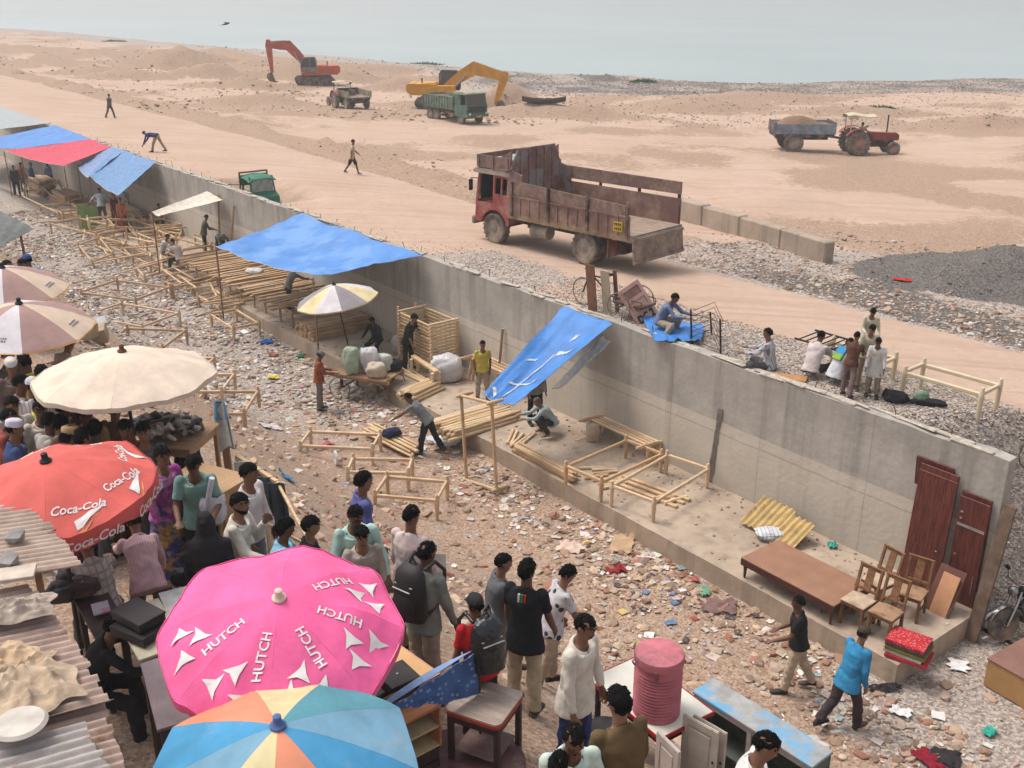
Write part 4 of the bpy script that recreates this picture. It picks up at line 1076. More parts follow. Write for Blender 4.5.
for k, c in enumerate(((196, 50, 50), (60, 140, 80), (220, 216, 212))):     # bars on the shoulder of the sports shirt
    mb = MB(); b0 = jyi['neck'] - jyi['d1'] * .075 + V((.075 + .0 - .032 * k - .04, 0, 0)) - jyi['f1'] * .10
    mb.beam(b0 + jyi['d1'] * .03, b0 - jyi['d1'] * .07, .02, .03, up=tuple(jyi['f1'])); obj('shoulder_stripe', mb, C_(c), jym)
# ------------------------------------------------------------------ vehicles
def rrect(x0, x1, z0, z1, r=.05, k=3):
    pts = []
    for cx, cz, a0 in ((x1 - r, z1 - r, 0), (x0 + r, z1 - r, 90), (x0 + r, z0 + r, 180), (x1 - r, z0 + r, 270)):
        for i in range(k + 1):
            a = R(a0 + 90 * i / k); pts.append((cx + r * math.cos(a), cz + r * math.sin(a)))
    return pts
def wheel(parent, c, r, w, rimm, name='wheel', side=1, lug=False):
    mb = MB(); h = w / 2
    mb.lathe([(r * .55, -h * .8), (r * .62, -h), (r * .9, -h), (r * .985, -h * .72), (r, -h * .3), (r, h * .3), (r * .985, h * .72), (r * .9, h), (r * .62, h), (r * .55, h * .8)], (0, 0, 0), 28, 'Y')
    n = 22
    for i in range(n):
        a = 2 * math.pi * i / n
        for sd in (-1, 1):
            mb.M = Matrix.Rotation(a, 4, 'Y')
            mb.box((0, sd * h * .5, r * (1.0 if not lug else 1.015)), (r * .1, h * .8, r * (.012 if not lug else .08)), rz=sd * (.5 if lug else .2))
    mb.M = None
    t = obj(name, mb, RUBBER, parent, smooth=40); t.location = c
    mb = MB(); s = side
    mb.lathe([(r * .57, s * h * .86), (r * .52, s * h * .9), (r * .46, s * h * .55), (r * .3, s * h * .5), (r * .26, s * h * .95), (r * .12, s * h * 1.02), (r * .02, s * h * 1.02)], (0, 0, 0), 20, 'Y')
    for i in range(6):
        a = 2 * math.pi * i / 6; mb.sphere((r * .38 * math.cos(a), s * h * .56, r * .38 * math.sin(a)), r * .045, 6, 4)
    obj('rim', mb, rimm, t, smooth=40)
    return t
def heading(p, q): 
    d = q - p; return math.atan2(d.y, d.x)
DUSTY = dict(dust=.55, rough=.8, var=.3, scale=2.2)
# ---- the big brown dump truck
tp, tq = hit(585, 264), hit(498, 243)
hd = heading(tp, tq); mid = tp.lerp(tq, 1.3 / 3.6)
cen = mid - V((-math.sin(hd), math.cos(hd), 0)) * .95
tr = thing('dump_truck', 'large empty dump truck with red cab and worn brown wooden sides on the dirt road', 'truck', (cen.x, cen.y, mid.z), hd)
RED = M((164, 80, 78), rust=.1, **DUSTY); RUSTB = M((146, 114, 102), kind='blotch', col2=(126, 92, 84), pscale=8, **{**DUSTY, 'dust': .45}); PLK = M((150, 122, 108), kind='blotch', col2=(124, 98, 90), pscale=9, rough=.85, var=.3, dust=.4)
CHAS = M((70, 54, 50), **DUSTY); GREYM = M((140, 130, 124), rust=.1, **DUSTY); STEELB = M((118, 112, 112), rust=.2, **DUSTY)
for x in (2.3,): 
    for s in (1, -1): wheel(tr, (x, s * .93, .47), .47, .27, M((150, 138, 126), **DUSTY), side=s)
for s in (1, -1):
    wheel(tr, (-1.3, s * .96, .47), .47, .26, M((150, 138, 126), **DUSTY), side=s)
    wheel(tr, (-1.3, s * .68, .47), .47, .26, M((150, 138, 126), **DUSTY), side=s)
mb = MB()
for s in (1, -1): mb.box((.0, s * .42, .72), (5.6, .1, .2), bev=.01)
mb.tube([(-1.3, -.9, .47), (-1.3, .9, .47)], .08, 10); mb.tube([(2.3, -.9, .47), (2.3, .9, .47)], .06, 10); mb.sphere((-1.3, 0, .47), .22, 12, 8)
mb.tube([(-1.1, 0, .5), (1.6, 0, .75)], .05, 8)
obj('chassis', mb, CHAS, tr, smooth=40)
mb = MB(); mb.tube([(.2, .82, .62), (.85, .82, .62)], .2, 16); obj('fuel_tank', mb, M((160, 146, 130), **DUSTY), tr, smooth=40)
mb = MB(); mb.box((.95, -.75, .66), (.5, .4, .4), bev=.03); obj('battery_box', mb, CHAS, tr)
for s in (1, -1):
    mb = MB(); mb.box((-2.15, s * .82, .62), (.03, .5, .55)); obj('mud_flap', mb, M((130, 84, 74), **DUSTY), tr)
# cab: floor, fronts and pillars with real openings
mb = MB()
side = [(1.72, .72), (1.78, .72)] 
arch = [(2.3 + .56 * math.cos(R(a)), .47 + .56 * math.sin(R(a))) for a in range(165, 10, -15)]
low = [(1.68, .62), (1.74, .62)] + arch + [(2.95, .62), (3.08, .62), (3.1, .8), (3.06, 1.22), (1.68, 1.22)]
for s in (1, -1): mb.prism(low, .05, (0, s * 1.03, 0), ((1, 0, 0), (0, 0, 1), (0, 1, 0)))
mb.box((3.06, 0, .9), (.08, 2.06, .62), bev=.03); mb.box((1.7, 0, 1.45), (.05, 2.0, 1.6)); mb.box((2.4, 0, 1.12), (1.35, 2.0, .06))
mb.box((2.2, 0, 1.3), (.5, .5, .4), bev=.04)
for s in (1, -1):
    mb.beam((3.03, s * 1.02, 1.2), (2.93, s * .98, 2.06), .09, .07); mb.beam((2.3, s * 1.03, 1.2), (2.3, s * .99, 2.08), .08, .05)
    mb.beam((1.98, s * 1.03, 1.5), (1.98, s * .99, 2.08), .06, .05); mb.box((1.99, s * 1.02, 1.36), (.62, .05, .32)); mb.box((1.99, s * .985, 2.05), (.62, .05, .1))
    mb.beam((1.72, s * 1.03, 1.2), (1.72, s * .99, 2.08), .08, .05)
mb.beam((3.04, 0, 1.2), (2.95, 0, 2.06), .05, .05); mb.box((3.04, 0, 1.22), (.06, 2.04, .1))
obj('cab', mb, RED, tr)
mb = MB(); mb.prism([(1.62, 2.08), (3.12, 2.08), (3.16, 2.14), (3.05, 2.22), (1.62, 2.24)], 2.14, (0, 0, 0), ((1, 0, 0), (0, 0, 1), (0, 1, 0))); obj('cab_roof', mb, M((176, 160, 146), **DUSTY), tr)
mb = MB(); mb.box((1.95, .0, 1.5), (.5, 1.8, .16), bev=.05); mb.box((1.76, 0, 1.75), (.12, 1.8, .5), bev=.04); obj('cab_seat', mb, BLACK, tr)
mb = MB(); mb.beam((3.0, 0, 1.3), (2.93, 0, 2.02), .015, 1.9, up=(1, 0, 0)); 
gl = MB(); gl.prism([(-.95, 1.28), (.95, 1.28), (.92, 2.04), (-.92, 2.04)], .01, (2.98, 0, 0), ((0, 1, 0), (0, 0, 1), (1, 0, 0))); obj('windscreen', gl, GLASS, tr)
mb = MB(); mb.box((3.18, 0, .62), (.14, 2.16, .24), bev=.03); obj('bumper', mb, GREYM, tr)
for s in (1, -1):
    mb = MB(); mb.lathe([(.11, 0), (.13, .02), (.1, .06), (.01, .08)], (3.1, s * .75, .92), 14, 'X'); obj('headlight', mb, M((190, 184, 176), rough=.2, bump=0), tr, smooth=60)
    mb = MB(); mb.tube([(3.0, s * 1.02, 1.9), (3.12, s * 1.2, 1.92)], .015, 6); mb.box((3.1, s * 1.22, 1.72), (.05, .16, .34), bev=.02); obj('mirror', mb, BLACK, tr)
mb = MB(); mb.lathe([(.24, -.02), (.25, 0), (.22, .02)], (2.65, .5, 1.62), 18, 'X'); obj('steering_wheel', mb, BLACK, tr)
# overhead rack with its load
mb = MB()
mb.box((2.3, 1.04, 2.44), (1.4, .04, .36)); mb.box((2.3, -1.04, 2.44), (1.4, .04, .36)); mb.box((2.98, 0, 2.44), (.04, 2.1, .36)); mb.box((2.3, 0, 2.27), (1.4, 2.06, .04))
for s in (1, -1):
    for x in (1.7, 2.3, 2.9): mb.box((x, s * 1.075, 2.42), (.06, .03, .42))
obj('roof_rack', mb, PLK, tr)
mb = MB(); mb.box((2.2, .3, 2.5), (.9, 1.1, .05), rz=.1); mb.box((2.1, -.5, 2.52), (1.0, .7, .04), rz=-.15); obj('rack_sheet', mb, M((150, 158, 156), kind='blotch', col2=(206, 202, 196), pscale=6), tr)
mb = MB(); pts = [(-1.1, 1.05), (1.1, 1.05), (1.1, 2.3), (.78, 2.86), (-.78, 2.86), (-1.1, 2.3)]
mb.prism(pts, .05, (1.56, 0, 0), ((0, 1, 0), (0, 0, 1), (1, 0, 0)))
for y in (-1.02, -.68, -.34, 0, .34, .68, 1.02): 
    z1 = 2.82 if abs(y) < .8 else 2.4
    mb.box((1.52, y, (1.1 + z1) / 2), (.05, .05, z1 - 1.1)); mb.box((1.6, y, (1.1 + z1) / 2), (.04, .05, z1 - 1.1))
for s in (1, -1):
    mb.prism([(1.56, 1.05), (1.56, 2.3), (1.1, 2.2), (1.1, 1.05)], .05, (0, s * 1.07, 0))
mb.beam((1.56, 1.1, 2.3), (2.3, 1.05, 2.24), .05); mb.beam((1.56, .8, 2.86), (1.56, -.8, 2.86), .08, .06)
for s in (1, -1): mb.prism([(1.58, 2.25), (1.58, 2.84), (2.1, 2.6), (2.1, 2.25)], .04, (0, s * 1.0, 0))
obj('headboard', mb, M((140, 106, 98), kind='blotch', col2=(148, 138, 134), pscale=7, rust=.05, **{**DUSTY, 'dust': .3}), tr)
mb = MB(); mb.box((-.7, 0, 1.02), (4.6, 2.16, .1)); 
for i in range(9): mb.box((-2.85 + i * .52, 0, .92), (.1, 2.1, .12))
obj('bed_floor', mb, M((172, 152, 134), kind='wood', col2=(130, 108, 92), pscale=6, rough=.9), tr)
mb = MB(); mb.box((-.7, 1.1, .98), (4.62, .05, .16)); mb.box((-.7, -1.1, .98), (4.62, .05, .16)); obj('side_rail', mb, M((150, 122, 96), **DUSTY), tr)
for s in (1, -1):
    mb = MB(); top = 1.86 if s > 0 else 1.72
    mb.box((-.65, s * 1.1, (1.06 + 1.58) / 2), (4.5, .05, .54))
    if s < 0: mb.box((-.7, s * 1.1, 1.68), (4.5, .04, .2))
    for i in range(13): mb.box((1.5 - i * .365, s * 1.135, 1.32), (.05 if i % 3 else .09, .03, .54))
    mb.box((-.65, s * 1.135, 1.57), (4.5, .04, .05)); 
    obj('side_board', mb, RUSTB, tr)
    mb = MB()
    if s > 0: mb.prism([(1.6, 1.62), (1.6, 2.02), (-2.75, 1.86), (-2.75, 1.6)], .04, (0, 1.1, 0))
    else: mb.prism([(1.6, 1.86), (1.6, 2.24), (-2.95, 2.24), (-2.95, 1.9)], .04, (0, -1.1, 0)); 
    obj('upper_board', mb, PLK, tr)
    for x in (1.45, .0, -1.45, -2.85):
        mb = MB(); mb.box((x, s * 1.15, (1.0 + (2.2 if s < 0 else 1.98)) / 2), (.08, .05, (1.2 if s < 0 else .98))); obj('board_post', mb, CHAS, tr)
mb = MB(); mb.beam((-3.02, -0, 1.0), (-3.42, 0, .42), .05, 2.2, up=(0, 1, 0)); 
mb = MB(); mb.M = Matrix.Translation((-3.0, 0, 1.02)) @ Matrix.Rotation(R(6), 4, 'Y')
mb.box((-.02, 0, -.36), (.05, 2.24, .72), bev=.01); mb.box((-.06, 0, -.06), (.05, 2.24, .06)); mb.box((-.06, 0, -.66), (.05, 2.24, .06)); mb.M = None
obj('tailgate', mb, M((150, 134, 122), kind='blotch', col2=(120, 98, 88), pscale=7, **DUSTY), tr)
pl = MB(); pl.box((-2.55, 1.155, 1.28), (.3, .02, .26)); pp = obj('number_plate', pl, M((214, 178, 50), dust=.2, rough=.6), tr)
pl = MB()
for r_ in (1.345, 1.225):
    for i in range(4): pl.box((-2.455 - i * .062, 1.169, r_), (.034, .006, .07)); 
obj('plate_marks', pl, M((60, 44, 36), rough=.8), pp)

# ---- tracked excavators
def excavator(label, p, hd, sc, paint, boom, arm_end, bucket_a, slew=0.0, counter=False):
    e = thing('excavator', label, 'excavator', p, hd); e.scale = (sc,) * 3
    for s in (1, -1):
        mb = MB(); o = [(1.75 + .45 * math.cos(R(a)), .5 + .45 * math.sin(R(a))) for a in range(-90, 91, 22)] + [(-1.75 + .45 * math.cos(R(a)), .5 + .45 * math.sin(R(a))) for a in range(90, 271, 22)]
        mb.prism(o, .5, (0, s * 1.15, 0))
        for i in range(24): mb.box((-1.9 + i * .165, s * 1.15, .97), (.07, .54, .05)); mb.box((-1.9 + i * .165, s * 1.15, .04), (.07, .54, .05))
        t = obj('track', mb, M((84, 76, 70), **DUSTY), e)
        mb = MB()
        for i in range(7): mb.lathe([(.16, -.29), (.17, -.2), (.17, .2), (.16, .29)], (-1.6 + i * .53, s * 1.15, .36), 12, 'Y')
        obj('track_roller', mb, CHAS, t)
    mb = MB(); mb.box((0, 0, .75), (1.6, 1.8, .5), bev=.05); mb.lathe([(.7, .9), (.7, 1.15)], n=24); obj('undercarriage', mb, CHAS, e)
    mb = MB(); mb.prism(rrect(-2.6, 1.5, 1.15, 1.35, .05), 2.6); mb.prism(rrect(-2.4, -.3, 1.35, 2.1, .15), 2.6); mb.prism(rrect(-.3, 1.3, 1.35, 1.95, .1), .9, (0, -.85, 0)); mb.box((-1.0, 0, 2.12), (1.2, 1.6, .1), bev=.04)
    h_ = obj('engine_housing', mb, paint, e, smooth=40)
    mb = MB(); mb.tube([(-1.6, -.6, 2.1), (-1.6, -.6, 2.55)], .06, 8); obj('exhaust', mb, BLACK, e)
    mb = MB(); mb.prism([(-2.3, 1.2), (-2.75, 1.3), (-2.9, 1.5), (-2.9, 1.95), (-2.7, 2.12), (-2.3, 2.14)], 2.56); obj('counterweight', mb, paint, e, smooth=40)
    if counter:
        mb = MB(); mb.box((-2.905, 0, 1.72), (.03, 2.0, .36)); obj('counterweight_band', mb, M((60, 54, 44), dust=.2), e)
    mb = MB(); c = ((-.25, 1.5), (1.45, 1.5), (1.5, 2.1), (1.25, 3.0), (-.1, 3.05), (-.25, 2.8))
    for y in (.45, 1.25):
        for a, b_ in zip(c, c[1:] + c[:1]): mb.beam((a[0], y, a[1]), (b_[0], y, b_[1]), .09, .07)
        mb.beam((.5, y, 1.5), (.5, y, 3.02), .08, .06); mb.prism([(-.22, 1.5), (1.44, 1.5), (1.47, 2.0), (-.22, 2.0)], .04, (0, y, 0))
    for a in c: mb.beam((a[0], .45, a[1]), (a[0], 1.25, a[1]), .08, .07)
    mb.prism([(-.12, 3.03), (1.25, 2.98), (1.2, 3.1), (-.1, 3.13)], .86, (0, .85, 0)); mb.box((.0, .85, 2.2), (.06, .8, 1.4))
    obj('cab', mb, M((70, 66, 62), dust=.3) if counter else M((140, 126, 110), dust=.4), e)
    mb = MB(); mb.prism([(-.2, 2.02), (1.44, 2.02), (1.22, 2.98), (-.1, 3.0)], .02, (0, .45, 0)); mb.prism([(-.2, 2.02), (1.44, 2.02), (1.22, 2.98), (-.1, 3.0)], .02, (0, 1.25, 0)); obj('cab_window', mb, GLASS, e)
    # boom as a bent box beam, arm, bucket, rams
    w = .46; b0, b1, b2 = boom
    def bar2(pts, hs, wd):
        mb = MB(); n = len(pts); up, dn = [], []
        for i, (x, z) in enumerate(pts):
            a, b_ = pts[max(i - 1, 0)], pts[min(i + 1, n - 1)]; d = V((b_[0] - a[0], b_[1] - a[1])).normalized(); nn = V((-d.y, d.x)) * hs[i]
            up.append((x + nn.x, z + nn.y)); dn.append((x - nn.x, z - nn.y))
        mb.prism(up + dn[::-1], wd); return mb
    q = [b0, (lerp(b0[0], b1[0], .6), lerp(b0[1], b1[1], .62)), b1, (lerp(b1[0], b2[0], .45), lerp(b1[1], b2[1], .42)), b2]
    bo = obj('boom', bar2(q, [.26, .5, .58, .46, .26], w), paint, e)
    RAM = M((176, 172, 166), rough=.35, metal=.4, dust=.2)
    for y in (.28, -.28):
        mb = MB(); mb.tube([(b0[0] + .7, y, b0[1] - .1), (lerp(b0[0], b1[0], .75), y, lerp(b0[1], b1[1], .7))], .08, 8); obj('hydraulic_ram', mb, RAM, bo, smooth=60)
    mb = MB(); mb.tube([(lerp(b1[0], b2[0], .1), 0, lerp(b1[1], b2[1], .1) + .5), (b2[0] * .98, 0, b2[1] + .42)], .07, 8)
    obj('hydraulic_ram', mb, RAM, bo, smooth=60)
    d = V((arm_end[0] - b2[0], arm_end[1] - b2[1])); back = (b2[0] - d.x * .2, b2[1] - d.y * .2 + .05)
    obj('arm', bar2([back, b2, (lerp(b2[0], arm_end[0], .4), lerp(b2[1], arm_end[1], .4)), arm_end], [.2, .38, .3, .16], .4), paint, e)
    mb = MB(); mb.M = Matrix.Translation((arm_end[0], 0, arm_end[1])) @ Matrix.Rotation(R(bucket_a), 4, 'Y')
    pr = [(.0, .12), (.55, .1), (.75, -.25), (.7, -.7), (.4, -1.0), (.0, -1.12), (-.05, -1.02), (.34, -.9), (.58, -.62), (.6, -.25), (.45, .0), (.05, .0)]
    mb.prism(pr, .95)
    for s in (-1, 1): mb.prism([(.0, .0), (.5, .05), (.68, -.25), (.62, -.68), (.36, -.94), (.0, -1.06)], .04, (0, s * .48, 0))
    for i in range(5): mb.box((-.12, -.4 + i * .2, -1.08), (.26, .08, .06))
    mb.M = None; obj('bucket', mb, M((104, 88, 74), **DUSTY), e)
    return e
OR_ = M((196, 88, 50), rough=.6, dust=.3, var=.2, scale=2); YL_ = M((222, 156, 36), rough=.55, dust=.2, var=.15, scale=2)
g1 = hit(312, 86); g2 = hit(452, 112)
s1 = (g1 - CAM).length / FPX; s2 = (g2 - CAM).length / FPX
excavator('orange tracked excavator digging on the left with its boom raised', g1 + V((0, 1.5, 0)), R(194), s1 * 8.3, OR_, ((.4, 1.8), (2.7, 4.35), (4.85, 4.35)), (4.7, 1.4), 20)
excavator('yellow tracked excavator with its arm reaching down behind the green truck', g2 + V((-s2 * 12, 3, 0)), R(-5), s2 * 11.4, YL_, ((.4, 1.8), (2.9, 3.35), (5.5, 2.6)), (4.75, .45), -10, counter=True)

# ---- green tipper truck
tp = hit(473, 124); sg = (tp - CAM).length / FPX
gt = thing('tipper_truck', 'green tipper truck with pale dusty cab roof facing us by the yellow excavator', 'truck', tp + V((-sg * 18, 1.5, 0)), R(-52)); gt.scale = (sg * 10.8,) * 3
GRN = M((116, 134, 116), **{**DUSTY, 'dust': .35}); GRND = M((92, 118, 100), **{**DUSTY, 'dust': .3})
for x in (2.3, -1.6, -2.6):
    for s in (1, -1): wheel(gt, (x, s * .95, .5), .5, .3, M((120, 110, 100), **DUSTY), side=s)
mb = MB()
for s in (1, -1): mb.box((-.3, s * .42, .8), (6.2, .1, .24))
mb.tube([(-1.6, -.9, .5), (-1.6, .9, .5)], .08, 8); mb.tube([(2.3, -.9, .5), (2.3, .9, .5)], .06, 8); mb.box((.6, .75, .7), (.8, .4, .4), bev=.04); mb.box((.6, -.75, .7), (.8, .4, .4), bev=.04)
obj('chassis', mb, M((140, 100, 78), **DUSTY), gt)
mb = MB(); mb.prism([(1.5, .7), (3.3, .7), (3.34, 1.7), (1.5, 1.7)], 2.3); mb.box((1.56, 0, 2.15), (.1, 2.2, .9))
for s in (1, -1): 
    mb.beam((3.28, s * 1.08, 1.7), (3.08, s * 1.04, 2.66), .1, .08); mb.beam((2.35, s * 1.1, 1.7), (2.35, s * 1.06, 2.66), .1, .06); mb.box((1.9, s * 1.08, 2.2), (.7, .05, .95))
obj('cab', mb, GRND, gt)
mb = MB(); mb.prism([(1.4, 2.62), (3.2, 2.6), (3.24, 2.72), (3.0, 2.82), (1.4, 2.84)], 2.3); obj('cab_roof', mb, M((168, 172, 152), **DUSTY), gt)
mb = MB(); mb.prism([(-1.02, 1.72), (1.02, 1.72), (.98, 2.62), (-.98, 2.62)], .02, (3.2, 0, 0), ((0, 1, 0), (0, 0, 1), (1, 0, 0))); obj('windscreen', mb, GLASS, gt)
mb = MB(); mb.box((3.36, 0, 1.35), (.06, 1.9, .5), bev=.02)
for i in range(5): mb.box((3.4, 0, 1.15 + i * .1), (.03, 1.8, .03))
obj('grille', mb, M((48, 60, 54), dust=.2), gt)
mb = MB(); mb.box((3.42, 0, .82), (.2, 2.4, .3), bev=.04); obj('bumper', mb, GRND, gt)
mb = MB(); mb.box((3.53, .1, .72), (.02, .5, .16)); obj('number_plate', mb, M((206, 176, 70)), gt)
for s in (1, -1):
    mb = MB(); mb.lathe([(.12, 0), (.12, .03), (.02, .06)], (3.52, s * .9, .98), 12, 'X'); obj('headlight', mb, M((220, 214, 206), rough=.2, bump=0), gt)
mb = MB()
for s in (1, -1):
    mb.box((-1.1, s * 1.12, 1.75), (4.9, .06, 1.1))
    for i in range(12): mb.box((1.25 - i * .43, s * 1.18, 1.72), (.08, .08, 1.05))
    mb.box((-1.1, s * 1.16, 2.28), (4.9, .1, .08))
mb.box((1.35, 0, 1.8), (.06, 2.3, 1.2)); mb.box((-3.55, 0, 1.75), (.06, 2.3, 1.1)); mb.box((-1.1, 0, 1.2), (4.9, 2.2, .08))
obj('tipper_body', mb, GRN, gt)
mb = MB(); mb.sheet(lambda u, v: (1.3 - u * 4.8, (v - .5) * 2.2, 1.85 + .3 * math.sin(math.pi * v) + .15 * nz(u * 5, v * 3, 1, 3)), 14, 8, .05); obj('earth_load', mb, M((120, 96, 82), var=.3, bump=.8), gt, smooth=60)

# ---- tractors with trailers
def tractor(label, p, hd, sc, body, canopy=True, driver=None):
    t = thing('tractor', label, 'tractor', p, hd); t.scale = (sc,) * 3
    RM = M((150, 110, 98), **DUSTY)
    for s in (1, -1):
        wheel(t, (-.9, s * .75, .72), .72, .38, RM, side=s, lug=True); wheel(t, (1.25, s * .65, .4), .4, .2, RM, side=s)
        mb = MB(); mb.sheet(lambda u, v: (-.9 + .84 * math.cos(R(lerp(10, 150, u))), s * (.55 + .42 * v), .74 + .84 * math.sin(R(lerp(10, 150, u)))), 12, 2, .03); obj('mudguard', mb, body, t, smooth=60)
    mb = MB(); mb.prism([(-.3, .95), (.0, 1.3), (1.5, 1.28), (1.62, 1.15), (1.6, .85), (-.3, .85)], .56); o = obj('bonnet', mb, body, t, smooth=30)
    mb = MB(); mb.box((.3, 0, .65), (2.2, .4, .4), bev=.05); mb.tube([(-.9, -.7, .7), (-.9, .7, .7)], .14, 10); mb.tube([(1.25, -.6, .4), (1.25, .6, .4)], .06, 8); mb.box((1.25, 0, .55), (.2, .3, .4)); mb.box((-.5, 0, .75), (1.0, 1.0, .08)); obj('engine', mb, M((70, 56, 52), **DUSTY), t)
    mb = MB(); mb.box((1.63, 0, 1.02), (.03, .5, .3)); obj('radiator_grille', mb, BLACK, t)
    mb = MB(); mb.tube([(1.0, .16, 1.28), (1.0, .16, 2.3)], .045, 8); obj('exhaust', mb, BLACK, t)
    mb = MB(); mb.tube([(-.1, 0, 1.1), (-.32, 0, 1.55)], .03, 8); mb.M = Matrix.Translation((-.34, 0, 1.58)) @ Matrix.Rotation(R(-28), 4, 'Y'); mb.lathe([(.2, -.015), (.22, 0), (.2, .015), (.17, 0), (.2, -.015)], n=18, cap=False); mb.beam((-.19, 0, 0), (.19, 0, 0), .03); mb.M = None; obj('steering_wheel', mb, BLACK, t)
    mb = MB(); mb.box((-.95, 0, 1.1), (.45, .5, .12), bev=.04); mb.box((-1.18, 0, 1.35), (.1, .5, .45), bev=.04); obj('seat', mb, BLACK, t)
    if canopy:
        mb = MB()
        for s in (1, -1): mb.tube([(-1.35, s * .6, 1.0), (-1.38, s * .62, 2.3)], .035, 6)
        mb.sheet(lambda u, v: (lerp(-1.6, .1, u), (v - .5) * 1.3, 2.36 + .06 * math.sin(u * 6) - .08 * (2 * v - 1) ** 2 + .04 * nz(u * 4, v * 4, 1)), 14, 8, .03)
        for s in (1, -1): mb.sheet(lambda u, v: (lerp(-1.6, -1.0, u), s * .64, lerp(2.32, 2.1 + .1 * nz(u * 5, s, 1), v)), 8, 3, .02)
        obj('canopy', mb, cloth((206, 192, 166)), t, smooth=60)
    return t
def trailer(label, p, hd, sc, paint, rear_open=False, wheels=((-.6,),)):
    t = thing('trailer', label, 'trailer', p, hd); t.scale = (sc,) * 3
    for s in (1, -1): wheel(t, (-.55, s * .85, .5), .5, .26, M((150, 136, 124), **DUSTY), side=s)
    mb = MB(); mb.box((0, 0, .86), (3.0, 1.7, .16)); mb.box((0, 0, .7), (2.6, .8, .2)); mb.tube([(-.55, -.8, .5), (-.55, .8, .5)], .06, 8); mb.box((-.55, 0, .6), (.5, .9, .2)); mb.beam((1.4, .35, .75), (2.35, 0, .6), .08); mb.beam((1.4, -.35, .75), (2.35, 0, .6), .08); obj('trailer_frame', mb, M((66, 60, 58), **DUSTY), t)
    for s in (1, -1):
        mb = MB(); mb.box((0, s * .93, 1.2), (3.05, .05, .5))
        for i in range(9): mb.box((-1.45 + i * .362, s * .965, 1.2), (.07, .04, .48))
        mb.box((0, s * .96, 1.44), (3.05, .05, .05)); obj('side_panel', mb, paint, t)
    for x in ((1.52,) if rear_open else (1.52, -1.52)):
        mb = MB(); mb.box((x, 0, 1.25), (.05, 1.85, .56)); obj('end_panel', mb, M((70, 70, 76), **DUSTY), t)
    mb = MB(); mb.box((0, 0, .97), (3.0, 1.84, .05)); obj('trailer_bed', mb, M((140, 124, 110), **DUSTY), t)
    return t
g = hit(868, 154); s_ = (g - CAM).length / FPX * 1.0
hr = R(-2); ss = s_ * 21.5 / 1.45 * 1.0
tx = thing
tra = tractor('red tractor with cream canopy and a driver parked on the sand flat', g, hr, s_ * 15.3, M((156, 74, 56), **{**DUSTY, 'dust': .25}))
person('man in pale shirt sitting at the wheel of the red tractor', C_((176, 168, 156)), C_((150, 140, 128)), loc=(g.x - s_ * 10, g.y - s_ * 1.5, g.z + s_ * 15.5), H=1.62 * s_ * 15.3, face=90, pose=P(lean=6, head=20, la=(50, 8, 26, 4), ra=(50, 8, 26, 4), ll=(80, 6, 60), rl=(76, 6, 56), seat=.02), det=0)
tg = g + V((-s_ * 63, s_ * 2, 0)); tg.z = ground(tg.x, tg.y)
trailer('blue ribbed trailer hitched behind the red tractor', tg, hr, s_ * 17.6, M((150, 160, 174), **{**DUSTY, 'dust': .3}))
mb = MB(); mb.sheet(lambda u, v: ((u - .5) * 2.9, (v - .5) * 1.75, 1.36 + .42 * max(0, 1 - (2 * u - .85) ** 2 * 1.6) * max(0, 1 - (2 * v - 1) ** 2) + .04 * nz(u * 6, v * 4, 1)), 20, 10, .1)
so = obj('sand_load', mb, M((136, 106, 80), var=.25, bump=.8), None, smooth=60); so.location = tg; so.rotation_euler = (0, 0, hr); so.scale = (s_ * 17.6,) * 3
tag(so, 'heap of brown sand piled in the blue trailer', 'sand heap')
g = hit(343, 108); s_ = (g - CAM).length / FPX
tractor('small distant tractor with a white canopy below the orange excavator', g + V((-s_ * 4, s_ * 9, 0)), R(118), s_ * 10.5, M((130, 66, 56), **DUSTY))
gg = g + V((s_ * 12, -s_ * 6, 0)); gg.z = ground(gg.x, gg.y)
trailer('grey empty trailer behind the small distant tractor', gg, R(118), s_ * 11.5, M((150, 136, 118), **DUSTY), rear_open=True)
# ---- boat, bird
b_ = hit(544, 103); s_ = (b_ - CAM).length / FPX
mb = MB(); L = 21 * s_
def hull(u, v):
    x = lerp(-L, L, u); wd = .9 * s_ * 6 * math.sin(math.pi * min(1, max(0, .06 + u * .88))) ** .7
    a = math.pi * v
    return (x, -wd * math.cos(a) , 4.2 * s_ * (1 - math.sin(a)) + 2.4 * s_ * abs(2 * u - 1) ** 3)
mb.sheet(hull, 20, 10, .5 * s_)
bt = tag(obj('boat', mb, M((84, 76, 74), rough=.8, dust=.2), None, smooth=60), 'dark narrow wooden boat pulled up on the stony shore', 'boat')
bt.location = b_; bt.rotation_euler = (0, 0, R(-3))
mb = MB(); mb.box((0, 0, 4.0 * s_), (2 * s_, 9 * s_, .6 * s_)); mb.box((8 * s_, 0, 4.2 * s_), (2 * s_, 7 * s_, .6 * s_)); obj('thwart', mb, M((120, 104, 92)), bt)
p = CAM + ray(226, 24) * 70
bd = thing('bird', 'small dark bird flying over the water at the top left', 'bird', p, R(10)); bd.rotation_euler = (R(10), R(-12), R(10))
mb = MB(); mb.loft([((-.26, 0, 0), (0, .03, 0), (0, 0, .02)), ((-.1, 0, 0), (0, .07, 0), (0, 0, .06)), ((.1, 0, .01), (0, .07, 0), (0, 0, .065)), ((.2, 0, .03), (0, .045, 0), (0, 0, .05)), ((.28, 0, .02), (0, .01, 0), (0, 0, .01))], 10)
mb.sheet(lambda u, v: (-.2 - .16 * u, (v - .5) * .1 * (1 + u), 0), 3, 3, .01)
obj('body', mb, M((44, 42, 46)), bd, smooth=60)
